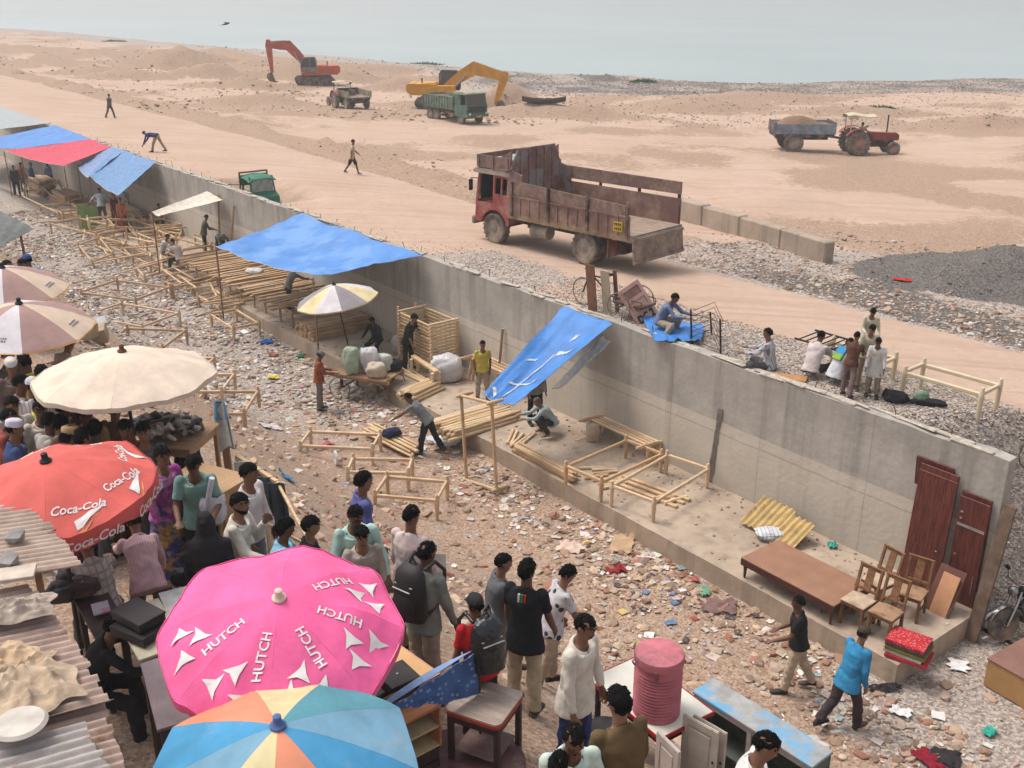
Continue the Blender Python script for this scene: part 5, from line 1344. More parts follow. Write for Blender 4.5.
for s in (1, -1):
    mb = MB(); mb.sheet(lambda u, v: (lerp(.1, -.1, v) * (1 - .6 * u) - .1 * u * u, s * (.05 + .42 * u), .03 + .12 * u - .1 * u * u), 6, 3, .012); obj('wing', mb, M((40, 38, 42)), bd, smooth=60)

# ---- small green three-wheeled pickup behind the wall
g = px(262, 197, 2.95); s_, n_ = sn(g.x, g.y)
a0 = px(270, 196, 2.9); a1 = px(222, 188, 2.9)
hd = WALLROT + math.pi
loc = W(PICK + .25, .9, ground(*W(PICK + .25, .9).xy))
pk = thing('pickup_rickshaw', 'small green three wheeled pickup parked close behind the wall', 'pickup', loc, hd); pk.scale = (.94,) * 3
GP = M((48, 118, 92), rough=.5, dust=.2)
wheel(pk, (1.25, 0, .26), .26, .14, GREYM, side=1)
for s in (1, -1): wheel(pk, (-.9, s * .55, .26), .26, .14, GREYM, side=s)
mb = MB(); mb.prism([(.35, .3), (1.35, .3), (1.5, .5), (1.42, .85), (1.12, 1.0), (.35, 1.0)], 1.1)
for s in (1, -1): mb.beam((1.15, s * .5, .98), (.98, s * .48, 1.62), .05); mb.beam((.38, s * .52, .98), (.38, s * .5, 1.62), .06)
obj('cab', mb, GP, pk, smooth=40)
mb = MB(); mb.sheet(lambda u, v: (lerp(.3, 1.12, u), (v - .5) * 1.2, 1.66 - .1 * (2 * v - 1) ** 2 - .12 * u ** 3), 10, 8, .04); mb.sheet(lambda u, v: (.31, (v - .5) * 1.18, lerp(1.62, 1.2, u)), 2, 4, .03); obj('canopy_roof', mb, M((54, 128, 100), rough=.7), pk, smooth=60)
mb = MB(); mb.beam((1.14, 0, 1.04), (1.0, 0, 1.55), .01, .9, up=(1, 0, 0)); mb = MB(); mb.prism([(-.46, 1.02), (.46, 1.02), (.44, 1.55), (-.44, 1.55)], .01, (1.08, 0, 0), ((0, 1, 0), (0, 0, 1), (1, 0, 0))); obj('windscreen', mb, M((150, 160, 158), rough=.15, bump=0), pk)
mb = MB(); mb.box((-.6, 0, .5), (1.8, 1.2, .08))
for s in (1, -1): mb.box((-.6, s * .6, .7), (1.8, .03, .36))
mb.box((.28, 0, .75), (.04, 1.2, .45)); obj('cargo_bed', mb, M((66, 50, 44), dust=.2), pk)
mb = MB()
for s in (1, -1):
    mb.beam((.3, s * .6, .5), (.3, s * .6, 1.72), .05); mb.tube([(.3, s * .6, 1.25), (-1.6, s * .6, 1.0)], .018, 6); mb.tube([(.3, s * .6, 1.05), (-1.6, s * .6, .86)], .018, 6); mb.tube([(-.8, s * .6, .8), (-.8, s * .6, 1.12)], .018, 6)
mb.beam((.3, -.6, 1.72), (.3, .6, 1.72), .14, .05); obj('cargo_rails', mb, M((110, 84, 60), rough=.8), pk)
mb = MB(); mb.lathe([(.08, 0), (.09, .03), (.01, .06)], (1.5, 0, .72), 14, 'X'); obj('headlight', mb, M((190, 100, 60), rough=.3, bump=0), pk)
mb = MB(); mb.box((1.62, 0, .3), (.5, .3, .06), bev=.03); obj('front_mudguard', mb, BLACK, pk)

# ---- motorcycle at the right edge
g = px(1034, 634, .02); 
mc = thing('motorcycle', 'black motorcycle with chrome front mudguard parked beside the wall end', 'motorcycle', (g.x + .0, g.y, .03), R(22)); mc.rotation_euler = (R(9), 0, R(180 + 18)); 
CHR = M((190, 188, 186), rough=.25, metal=.9, dust=.2, bump=0); MBK = M((40, 40, 44), rough=.35, dust=.2)
def mwheel(x, nm='wheel'):
    mb = MB(); mb.lathe([(.24, -.035), (.29, -.045), (.305, 0), (.29, .045), (.24, .035)], (0, 0, 0), 32, 'Y'); w_ = obj(nm, mb, RUBBER, mc, smooth=60); w_.location = (x, 0, .305)
    mb = MB(); mb.lathe([(.24, -.03), (.25, 0), (.24, .03), (.225, .0), (.24, -.03)], (0, 0, 0), 32, 'Y', cap=False); mb.lathe([(.05, -.06), (.06, 0), (.05, .06)], (0, 0, 0), 14, 'Y')
    for i in range(16):
        a = 2 * math.pi * i / 16; mb.tube([(.05 * math.cos(a), .04 * (-1) ** i, .05 * math.sin(a)), (.235 * math.cos(a + .25), 0, .235 * math.sin(a + .25))], .004, 5)
    obj('rim', mb, CHR, w_, smooth=60)
mwheel(.66); mwheel(-.62)
mb = MB()
for s in (1, -1): mb.tube([(.66, s * .09, .3), (.5, s * .09, .62), (.4, s * .09, .86)], [.026, .026, .02], 8)
obj('front_fork', mb, CHR, mc, smooth=60)
mb = MB(); mb.sheet(lambda u, v: (.66 + .345 * math.cos(R(lerp(20, 165, u))), (v - .5) * .13, .305 + (.345 - .02 * (2 * v - 1) ** 2) * math.sin(R(lerp(20, 165, u)))), 14, 4, .006); obj('front_mudguard', mb, CHR, mc, smooth=60)
mb = MB(); mb.loft([((.36, 0, .8), (0, .05, 0), (0, 0, .06)), ((.25, 0, .82), (0, .13, 0), (0, 0, .12)), ((.0, 0, .8), (0, .14, 0), (0, 0, .11)), ((-.16, 0, .76), (0, .08, 0), (0, 0, .06))], 14); obj('fuel_tank', mb, MBK, mc, smooth=60)
mb = MB(); mb.loft([((-.08, 0, .78), (0, .1, 0), (0, 0, .04)), ((-.3, 0, .76), (0, .13, 0), (0, 0, .05)), ((-.7, 0, .8), (0, .12, 0), (0, 0, .05)), ((-.85, 0, .82), (0, .08, 0), (0, 0, .03))], 12); obj('seat', mb, M((30, 28, 30), rough=.6), mc, smooth=60)
mb = MB(); mb.box((.12, 0, .4), (.4, .24, .3), bev=.05); mb.lathe([(.13, -.17), (.14, -.1), (.14, .1), (.13, .17)], (.0, 0, .38), 16, 'Y'); mb.tube([(.3, 0, .5), (.16, 0, .62)], .09, 10); obj('engine', mb, M((110, 106, 104), rough=.4, metal=.6, dust=.3), mc, smooth=40)
mb = MB(); mb.tube([(.42, 0, .86), (.3, 0, .5), (.1, 0, .22), (-.3, 0, .3)], .025, 8); mb.tube([(.36, 0, .74), (-.3, 0, .68), (-.85, 0, .74)], .022, 8)
for s in (1, -1): mb.tube([(-.25, s * .09, .36), (-.62, s * .09, .3)], .02, 6); mb.tube([(-.62, s * .11, .3), (-.52, s * .12, .66)], .03, 8)
obj('frame', mb, MBK, mc, smooth=60)
mb = MB(); mb.tube([(.3, .11, .42), (.22, .14, .2), (-.2, .15, .2), (-.8, .16, .3)], [.022, .022, .035, .04], 8); obj('exhaust', mb, CHR, mc, smooth=60)
mb = MB(); mb.tube([(.3, .36, .96), (.4, .2, 1.0), (.42, 0, .96), (.4, -.2, 1.0), (.3, -.36, .96)], .014, 8); obj('handlebar', mb, CHR, mc, smooth=60)
mb = MB(); mb.lathe([(.02, -.1), (.08, -.04), (.09, .02), (.07, .05), (.01, .06)], (.5, 0, .86), 16, 'X'); obj('headlight', mb, CHR, mc, smooth=60)
mb = MB(); mb.sheet(lambda u, v: (-.62 + .35 * math.cos(R(lerp(30, 170, u))), (v - .5) * .16, .305 + .35 * math.sin(R(lerp(30, 170, u)))), 12, 3, .008); obj('rear_mudguard', mb, MBK, mc, smooth=60)
for s in (1, -1):
    mb = MB(); mb.tube([(.36, s * .26, .97), (.34, s * .3, 1.12)], .007, 6); mb.sphere((.34, s * .31, 1.15), (.02, .06, .045), 10, 6); obj('mirror', mb, MBK, mc, smooth=60)

# ---- bicycle wheels at the right edge (parked bicycle cut by the frame) and the cycle cart behind the wall
def cwheel(parent, c, r, ax='Y'):
    mb = MB(); mb.lathe([(r - .02, -.014), (r, 0), (r - .02, .014), (r - .035, 0), (r - .02, -.014)], (0, 0, 0), 28, ax, cap=False)
    w_ = obj('wheel', mb, RUBBER, parent, smooth=60); w_.location = c
    mb = MB()
    for i in range(14):
        a = 2 * math.pi * i / 14; mb.tube([(0, .02 * (-1) ** i, 0), ((r - .03) * math.cos(a), 0, (r - .03) * math.sin(a))], .003, 4)
    mb.lathe([(.02, -.03), (.02, .03)], (0, 0, 0), 8, 'Y'); obj('spokes', mb, STEEL, w_)
g = hit(1032, 470)
bc = thing('bicycle', 'old bicycle at the right edge with only its rear wheel in view', 'bicycle', g, R(12))
cwheel(bc, (0, 0, .34), .34); cwheel(bc, (1.05, 0, .34), .34)
mb = MB(); A, B, Cc, D = (0, 0, .34), (.42, 0, .3), (.3, 0, .82), (.86, 0, .8)
for a, b_ in ((A, B), (A, Cc), (B, Cc), (B, D), (Cc, D), (D, (1.05, 0, .34))): mb.tube([a, b_], .016, 6)
mb.tube([(.86, 0, .8), (.88, 0, 1.0)], .014, 6); mb.tube([(.8, .28, 1.02), (.88, 0, 1.0), (.8, -.28, 1.02)], .012, 6); obj('frame', mb, BLACK, bc, smooth=60)
mb = MB(); mb.loft([((.18, 0, .92), (0, .1, 0), (0, 0, .03)), ((.45, 0, .93), (0, .03, 0), (0, 0, .02))], 10); obj('saddle', mb, BLACK, bc, smooth=60)
g = px(606, 318, 3.12) + V((DN.x, DN.y, 0)) * .45; g.z = ground(g.x, g.y)
ct = thing('cycle_cart', 'black cycle cart carrying upright brown boards behind the wall', 'cart', g, WALLROT + R(8))
cwheel(ct, (1.15, 0, .34), .34); cwheel(ct, (-.3, .45, .34), .34); cwheel(ct, (-.3, -.45, .34), .34)
mb = MB()
for a, b_ in (((1.15, 0, .34), (.95, 0, .85)), ((.95, 0, .85), (.35, 0, .4)), ((.35, 0, .4), (-.3, 0, .34)), ((-.3, -.45, .34), (-.3, .45, .34)), ((.35, 0, .4), (.4, 0, .85)), ((.95, 0, .78), (.4, 0, .78))): mb.tube([a, b_], .02, 6)
mb.tube([(.85, .3, 1.0), (.98, 0, .98), (.85, -.3, 1.0)], .014, 6)
obj('frame', mb, BLACK, ct, smooth=60)
mb = MB(); mb.box((-.4, 0, .36), (.8, .55, .04))
for s in (1, -1): mb.tube([(.0, s * .27, .36), (.0, s * .27, .5), (-.8, s * .27, .5), (-.8, s * .27, .36)], .014, 6)
obj('cart_deck', mb, M((96, 66, 54), rough=.8, dust=.2), ct)
mb = MB(); mb.loft([((.3, 0, .9), (0, .1, 0), (0, 0, .03)), ((.5, 0, .91), (0, .03, 0), (0, 0, .02))], 10); obj('saddle', mb, BLACK, ct, smooth=60)
# ------------------------------------------------------------------ beds and timber
def bed_parts(root, L, Wd, h=.45, mat=None, sag=False):
    mat = mat or WOODS[rnd.randrange(4)]
    for sx in (-1, 1):
        for sy in (-1, 1):
            mb = MB(); x, y = sx * L / 2, sy * Wd / 2
            mb.lathe([(.03, 0), (.038, .05), (.046, h * .55), (.05, h - .07), (.05, h + .04), (.036, h + .06), (.042, h + .09), (.024, h + .12)], (x, y, 0), 9); obj('leg', mb, mat, root, smooth=50)
    for sy in (-1, 1):
        mb = MB(); mb.beam((-L / 2, sy * Wd / 2, h - .02), (L / 2, sy * Wd / 2, h - .02), .055, .075, bev=.014); obj('side_rail', mb, mat, root)
    for sx in (-1, 1):
        mb = MB(); mb.beam((sx * L / 2, -Wd / 2, h + .0), (sx * L / 2, Wd / 2, h + .0), .055, .075, bev=.014); obj('end_rail', mb, mat, root)
    return root
def bed_px(label, A, B, Cc, z0, mat=None, h=.45, group='raw wooden bed frames', cat='bed frame'):
    a, b, c = (px(*q, z0 + h) for q in (A, B, Cc))
    u = b - a; v = c - a; Lx = u.length; un = u.normalized(); vv = v - un * v.dot(un); Wd = vv.length
    cen = a + u / 2 + vv / 2
    t = thing('bed_frame', label, cat, (cen.x, cen.y, z0), math.atan2(u.y, u.x), group)
    return bed_parts(t, Lx, Wd, h, mat)
def zl(A, z=0.0):      # street height under a picture point
    p = hit(A[0], A[1], .4); return p.z
BEDS = [((117, 280), (170, 287), (131, 299), 'bed frame furthest up the row that runs beside the cream umbrella'),
        ((122, 303), (179, 313), (130, 324), 'second bed frame of the row on grey debris above the cream umbrella'),
        ((127, 328), (186, 330), (139, 347), 'third bed frame of the row, just behind the tip of the cream umbrella'),
        ((160, 357), (214, 358), (178, 375), 'fourth bed frame of the row, half hidden by the cream umbrella'),
        ((176, 374), (234, 374), (196, 391), 'bed frame right of the cream umbrella edge, next to last of the row'),
        ((205, 391), (258, 391), (226, 413), 'bed frame at the near end of the row, beside the hung white cloth'),
        ((310, 431), (380, 434), (343, 447), 'bed frame next to the stick bundle, first of three on the open street'),
        ((353, 458), (412, 459), (379, 472), 'middle bed frame of the three on the open street'),
        ((387, 476), (447, 481), (415, 498), 'nearest bed frame of the three on the open street')]
for A, B, Cc, lab in BEDS: bed_px(lab, A, B, Cc, zl(((A[0] + Cc[0] + B[0]) / 3, (A[1] + B[1] + Cc[1]) / 3)))
bed_px('bed frame on the ledge in front of the squatting old man', (566, 466), (626, 440), (598, 483), PLZ, WOODS[1])
bed_px('bed frame on the ledge nearest the tar streak, offcuts beneath it', (612, 486), (667, 455), (647, 506), PLZ, WOODS[3])
PALEW = M((226, 206, 172), rough=.6, var=.1)
def gz(A): return hit(*A).z
g_ = ground(*px(950, 395, 3.0).xy)
bed_px('pale cream bed frame standing alone on the gravel beside the road', (905, 372), (982, 394), (924, 364), g_, PALEW, h=.5)
bed_px('pale cream bed frame half hidden behind the standing group', (878, 366), (815, 349), (897, 358), g_, PALEW, h=.5)
for A, B, Cc, lab in [((80, 218), (126, 229), (89, 233), 'grey weathered bed frame beside the green cloth'), ((109, 246), (150, 264), (121, 241), 'low bed frame at the edge of the pale debris, left of the seated pair'),
                      ((150, 264), (192, 281), (164, 259), 'bed frame in front of the two seated men'), ((96, 236), (140, 246), (108, 229), 'bed frame in the dusty row behind the low bed'),
                      ((128, 218), (160, 228), (140, 212), 'bed frame with poles near the cream canopy'), ((40, 206), (80, 216), (52, 199), 'bed frame far back at the left in front of the tarps'),
                      ((146, 240), (180, 250), (160, 233), 'bed frame among the jumble under the cream canopy')]:
    p = px((A[0] + B[0]) / 2, (A[1] + B[1]) / 2, .6); bed_px(lab, A, B, Cc, ground(p.x, p.y), WOODS[rnd.randrange(3)])
def stick_(L):
    mb = MB(); mb.tube([(-L / 2, 0, 0), (-L / 6, .008, 0), (L / 6, -.006, .004), (L / 2, 0, 0)], [.034, .036, .034, .03], 8); return mb
more = [(98, 214, 'bed frame in the jumble, directly below the man with outstretched arms'), (112, 228, 'bed frame in the jumble left of the long slanting poles'), (132, 236, 'bed frame in the jumble where the slanting poles end'), (158, 246, 'bed frame just left of the seated man in white'),
        (178, 236, 'bed frame beneath the right corner of the cream canopy'), (196, 262, 'bed frame right of the seated man with black trousers'), (60, 200, 'small far bed frame in front of the pink tarp'), (34, 196, 'far bed frame below the bright blue tarp at left'), (84, 224, 'bed frame on the pale debris at the foot of the green cloth'),
        (140, 262, 'bed frame on the debris left of the seated pair, nearer the camera'), (166, 278, 'bed frame on the debris just before the long brown planks'), (196, 292, 'bed frame standing beside the lower end of the long brown planks'), (112, 211, 'bed frame set against the stacked pale boards'), (214, 250, 'bed frame behind the man in grey shirt by the wall'),
        (100, 262, 'bed frame half out on the bare grey slope at left'), (236, 332, 'bed frame at the end of the long brown planks near the litter'), (222, 312, 'bed frame close under the corner of the long brown planks'), (152, 226, 'bed frame under the cream canopy beside the little green figure')]
for i, (x, y, lab) in enumerate(more):
    p = hit(x, y); t = thing('bed_frame', lab, 'bed frame', p, WALLROT + rnd.choice([0, .12, -.15, 1.57, 1.45]) + rnd.uniform(-.1, .1), 'raw wooden bed frames')
    bed_parts(t, 1.85, .85, .45)
    if i % 4 == 2: t.rotation_euler = (R(rnd.choice([-14, 12])), R(rnd.choice([8, -10])), t.rotation_euler[2]); t.location.z += .12
pp_ = None
for i in range(46):
    x, y = rnd.uniform(62, 236), 0; y = rnd.uniform(204, 236) + (x - 62) * .5 + rnd.uniform(-8, 8)
    p = hit(x, y); q = obj('pole', stick_(1.9), WOODS[i % 4], smooth=60) if pp_ is None else pp_.copy()
    if pp_ is not None: COL.objects.link(q)
    pp_ = pp_ or q
    q.location = p + V((0, 0, rnd.choice([.06, .06, .3, .5]))); q.rotation_euler = (rnd.uniform(0, 6), rnd.uniform(-.16, .16), rnd.choice([WALLROT, WALLROT + 1.57]) + rnd.uniform(-.35, .35))
    tag(q, 'loose pale pole lying among the bed frames on the far left debris', 'pole', 'loose poles among the far bed frames')
# a bed frame stood on end, holding the torn blue tarp
a, b = px(476, 470, .05), px(506, 485, .05)
t = thing('bed_frame', 'bed frame stood upright on its end in the street holding the torn blue tarp', 'bed frame', ((a.x + b.x) / 2, (a.y + b.y) / 2, .06), 0, 'raw wooden bed frames')
bed_parts(t, 1.95, (b - a).length, .36, WOODS[1]); d = (b - a).normalized()
xw, yw = V((-.05, .12, 1)).normalized(), V((-d.x, -d.y, 0)); yw = (yw - xw * yw.dot(xw)).normalized(); zw = xw.cross(yw)
t.matrix_world = Matrix.Translation(V(((a.x + b.x) / 2, (a.y + b.y) / 2, 1.0))) @ Matrix((xw, yw, zw)).transposed().to_4x4()
# bed frames stood on their long edge against the wall
def bed_edge(label, s, n, L, tilt, mat=None, z=PLZ, Wd=.8, ds=0.0):
    p = W(s, n, z); t = thing('bed_frame', label, 'bed frame', p, 0, 'bed frames stacked on edge by the wall')
    bed_parts(t, L, Wd, .4, mat)
    xw = V((DS.x, DS.y, ds)).normalized(); nn = V((DN.x, DN.y, 0)); yw = (V((0, 0, 1)) * math.cos(R(tilt)) + nn * math.sin(R(tilt))).normalized(); zw = xw.cross(yw).normalized(); yw = zw.cross(xw)
    t.matrix_world = Matrix.Translation(p + yw * Wd / 2) @ Matrix((xw, yw, zw)).transposed().to_4x4()
def s_of(x, y, z=PLZ): return sn(*px(x, y, z).xy)[0]
for i in range(4): bed_edge('bed frame on edge in the stack behind the yellow shirted boy', s_of(490, 388), -.95 + i * .14, 1.55, 12, WOODS[i % 4], Wd=.72)
for i in range(5): bed_edge('bed frame on edge in the stack by the wall behind the jute bag', s_of(612, 452), -.85 + i * .11, 1.9, 8 + i, WOODS[i % 4], Wd=.5)
def stick(mat, L, r, square=None):
    mb = MB()
    if square: mb.box((0, 0, 0), (L, square[0], square[1]), bev=.006)
    else: mb.tube([(-L / 2, 0, 0), (-L / 6, .006, 0), (L / 6, -.004, .004), (L / 2, 0, 0)], [r, r * 1.05, r, r * .92], 8)
    return mb
def pile(name, label, cat, group, base, ang, nrow, nlay, L, sz, mat, jit=.05, gap=1.02, slope=0.0, square=True, ajit=.03):
    # nrow pieces wide, nlay layers; base = centre of the bottom; ang = direction of the pieces
    proto = None; n = 0
    dx = V((math.cos(ang), math.sin(ang), 0)); dy = V((-dx.y, dx.x, 0))
    protos = [obj(name, stick(m, L, sz[0] / 2, sz if square else None), m, smooth=None if square else 60) for m in mat]
    used = set()
    for k in range(nlay):
        rows = nrow - (k if not square else int(k * slope))
        for i in range(max(1, rows)):
            q = rnd.randrange(len(protos)); o = protos[q]
            if q in used: o = o.copy(); COL.objects.link(o)
            used.add(q)
            o.location = base + dy * ((i - (rows - 1) / 2) * sz[0] * gap + rnd.uniform(-jit, jit) * .2) + dx * rnd.uniform(-jit, jit) + V((0, 0, sz[1] * (k + .5) * (1.0 if square else .88)))
            o.rotation_euler = (0 if square else rnd.uniform(0, 6), rnd.uniform(-.008, .008), ang + rnd.uniform(-ajit, ajit)); tag(o, label, cat, group)
    for q, o in enumerate(protos):
        if q not in used: bpy.data.objects.remove(o)
NA = math.atan2(DN.y, DN.x)
OLDW = [wood((190, 158, 122), col2=(158, 124, 92)), wood((176, 142, 108), col2=(146, 112, 84)), wood((200, 170, 134), col2=(170, 136, 102))]
RAWW = [wood((216, 188, 150), col2=(190, 156, 118)), wood((208, 178, 138), col2=(178, 144, 106)), wood((222, 198, 164), col2=(196, 164, 128))]
# long rails laid across trestles under the big tarp
for i in range(5):
    p = px(205 + i * 17, 282 + i * 13, .9); s_, n_ = sn(p.x, p.y)
    bed_px_ = None
s0, s1 = s_of(206, 274), s_of(262, 335)
k = 0; pr = None
for i in range(46):
    s_ = lerp(s0 + .5, s1 + .4, i / 45) + rnd.uniform(-.05, .05)
    if pr is None: pr = obj('plank', stick(None, 2.3, 0, (.1, .05)), OLDW[0]); o = pr
    else:
        o = pr.copy(); COL.objects.link(o)
    c = W(s_, -1.35 + rnd.uniform(-.15, .15), PLZ + .56 + .05 * (i % 2) + .05 * (i % 5 == 0) + rnd.uniform(0, .03)); o.location = c
    o.rotation_euler = (0, rnd.uniform(-.03, .02), NA + rnd.uniform(-.08, .08)); tag(o, 'long brown plank in the row laid over trestles left of the big blue tarp', 'plank', 'planks laid over trestles below the big blue tarp')
for i in range(5):
    s_ = lerp(s0 + .3, s1 + .5, i / 4)
    for nn_ in (-2.15, -.55):
        t = thing('trestle', 'short legged wooden trestle end under the long brown planks', 'trestle', W(s_, nn_, PLZ), WALLROT, 'trestles under the planks')
        mb = MB(); mb.beam((-.45, 0, .5), (.45, 0, .5), .05, .06); obj('top_rail', mb, OLDW[i % 3], t)
        for sd in (-1, 1):
            mb = MB(); mb.lathe([(.03, 0), (.04, .3), (.04, .52), (.02, .58)], (sd * .42, 0, 0), 8); obj('leg', mb, OLDW[i % 3], t)
pile('plank', 'short brown plank in the square pile beside the sack cart', 'plank', 'planks in the pile beside the sack cart', W(s_of(292, 340), -1.55, PLZ), NA, 9, 7, 1.5, (.12, .055), OLDW, slope=.3)
pile('plank', 'brown plank in the pile in the shade behind the cream and grey parasol', 'plank', 'planks in the shaded pile by the wall', W(s_of(330, 330), -.8, PLZ), NA, 7, 6, 1.3, (.12, .06), OLDW, slope=.4)
pile('plank', 'wide pale board in the stack left of the cream canopy', 'plank', 'boards stacked before the light blue tarp', W(s_of(140, 216), -1.0, PLZ), WALLROT, 5, 6, 2.4, (.22, .09), RAWW)
pile('plank', 'dark weathered plank in the pile in the shade of the pink tarp', 'plank', 'planks below the pink tarp', V((*px(66, 196, .5).xy, ground(*px(66, 196, .5).xy))), WALLROT, 6, 6, 2.2, (.16, .12), OLDW, jit=.3, slope=.3)
pile('plank', 'weathered plank in the pile in the shade of the bright blue tarp at left', 'plank', 'planks below the far blue tarp', V((*px(42, 184, .5).xy, ground(*px(42, 184, .5).xy))), WALLROT, 6, 7, 2.0, (.16, .12), OLDW, jit=.3, slope=.3)
# crib of sticks
pc = W(s_of(420, 366), -.62, PLZ); grp = 'sticks in the square crib stack by the wall'
A1, B1 = None, None
for k in range(15):
    z = PLZ + .05 + k * .095
    for sd in (-1, 1):
        o = obj('timber', stick(None, 1.75, 0, (.055, .05)), RAWW[1]) if A1 is None else A1.copy()
        if A1 is not None: COL.objects.link(o)
        A1 = A1 or o; o.location = pc + V((DN.x, DN.y, 0)) * sd * .42 + V((0, 0, z - PLZ)); o.rotation_euler = (0, 0, WALLROT + rnd.uniform(-.02, .02)); tag(o, 'long timber stick in the square crib stack beside the man in black', 'timber', grp)
        o = obj('timber', stick(None, .95, 0, (.06, .055)), RAWW[2]) if B1 is None else B1.copy()
        if B1 is not None: COL.objects.link(o)
        B1 = B1 or o; o.location = pc + V((DS.x, DS.y, 0)) * sd * .8 + V((0, 0, z - PLZ + .048)); o.rotation_euler = (0, 0, NA + rnd.uniform(-.02, .02)); tag(o, 'short timber stick across the end of the square crib stack', 'timber', grp)
for sd, n_ in ((.85, -.5), (.85, -1.08)):
    mb = MB(); b0 = W(s_of(420, 366) + sd, n_, PLZ); mb.beam(b0 + V((0, 0, .02)), W(s_of(420, 366) + sd + .02, n_ + .04, PLZ + 1.55), .07, .05, bev=.008)
    tag(obj('timber_post', mb, RAWW[0]), 'upright post leaning on the crib stack, ' + ('nearer the wall' if n_ > -.8 else 'nearer the street'), 'post', 'posts on the crib stack')
pile('pole', 'pale peeled pole in the long pile beside the upright bed frame', 'pole', 'peeled poles in the long pile', px(474, 424, PLZ), NA, 13, 3, 2.0, (.085, .085), RAWW, jit=.12, square=False)
pile('pole', 'short pale pole in the pile behind the bending man', 'pole', 'peeled poles in the short pile', px(420, 394, PLZ), NA + .3, 7, 3, 1.1, (.09, .09), RAWW, jit=.1, square=False)
p1_, p2_ = px(365, 427, .12), px(420, 454, .12)
pile('pole', 'pale stick in the bundle the grey t-shirt man bends over', 'pole', 'sticks in the bundle on the street', (p1_ + p2_) / 2 - V((0, 0, .02)), heading(p1_, p2_), 6, 2, 1.9, (.07, .07), RAWW, jit=.12, square=False, gap=1.2)
pile('pole', 'short offcut lying under the bed frames on the ledge', 'offcut', 'offcuts under the bed frames', px(604, 478, PLZ), NA - .5, 9, 1, .55, (.07, .07), RAWW, jit=.2, square=False, gap=1.7, ajit=.4)
pile('pole', 'thick offcut lying at the front end of the nearer ledge bed', 'offcut', 'offcuts beside the nearer ledge bed', px(668, 500, PLZ), NA, 3, 1, .6, (.09, .09), RAWW, jit=.1, square=False, gap=1.6, ajit=.2)
pile('plank', 'brown rail leaning flat in the stack at the left end of the ledge beds', 'plank', 'rails beside the ledge beds', px(545, 466, PLZ), WALLROT, 3, 3, 2.0, (.08, .06), OLDW, jit=.1)
pile('plank', 'plank lying diagonally below the nearer ledge bed', 'plank', 'planks below the nearer ledge bed', px(650, 492, PLZ), WALLROT + .15, 3, 1, 1.7, (.1, .06), OLDW, jit=.1, gap=2)
pile('pole', 'short stick on the ledge left of the squatting old man', 'offcut', 'sticks left of the squatting man', px(518, 440, PLZ), NA + .6, 5, 1, .8, (.07, .07), RAWW, jit=.1, square=False, gap=1.6, ajit=.3)
pile('pole', 'long pole lying on the ledge below the crib stack', 'pole', 'long poles below the crib stack', px(408, 374, PLZ), WALLROT, 3, 1, 1.9, (.09, .09), RAWW, jit=.2, square=False, gap=1.6, ajit=.06)
pile('pole', 'pole in the jumble under the cream canopy', 'pole', 'poles jumbled under the cream canopy', px(166, 232, PLZ), WALLROT + .5, 8, 3, 1.9, (.1, .1), RAWW, jit=.4, square=False, gap=1.5, ajit=.7)
for i, (a, b, lab) in enumerate([((180, 200), (171, 231), 'thin post leaning on the wall right of the cream canopy'), ((268, 190), (262, 232), 'thin post by the wall near the big blue tarp corner')]):
    pass
for lab, s_, ln, lean in (('thin pale post leaning on the wall beside the working man', s_of(238, 262), 2.2, .35), ('thin brown post standing at the wall behind the working man', s_of(222, 255), 2.4, .12), ('short grey post leaning on the wall behind the yellow shirted boy', s_of(502, 385), 1.6, .1)):
    mb = MB(); mb.beam(W(s_, -lean - .06, PLZ), W(s_ - .1, -.05, PLZ + ln), .07, .05); tag(obj('post', mb, OLDW[1]), lab, 'post')
for i, (a, b) in enumerate([((150, 214), (164, 246)), ((190, 208), (178, 240)), ((120, 219), (143, 243)), ((127, 222), (146, 246)), ((22, 196), (60, 214))]):
    p, q = px(*a, 1.1 if i < 2 else .8), px(*b, .45); mb = MB(); mb.tube([p, q], .035, 7)
    tag(obj('pole', mb, RAWW[i % 3], smooth=60), ['pole propping the left side of the cream canopy', 'pole slanting under the right side of the cream canopy', 'long slanting pole left of the cream canopy', 'second slanting pole alongside the first, left of the canopy', 'long thin pole lying on the ground before the pink tarp'][i], 'pole')
# trestle bench with thick leg beside the white sack
p, q = px(413, 356, PLZ + .5), px(437, 372, PLZ + .5)
t = thing('bench', 'narrow wooden bench with thick end legs in front of the crib stack', 'bench', (0, 0, 0))
mb = MB(); mb.beam(p, q, .14, .07, bev=.01); obj('bench_top', mb, RAWW[1], t)
for c, k in ((p.lerp(q, .06), -1), (p.lerp(q, .94), 1)):
    for w_ in (-.1, .1):
        mb = MB(); c2 = c + V((DN.x, DN.y, 0)) * w_; mb.lathe([(.04, PLZ), (.05, PLZ + .46)], (c2.x, c2.y, 0), 9); obj('leg', mb, RAWW[2], t)

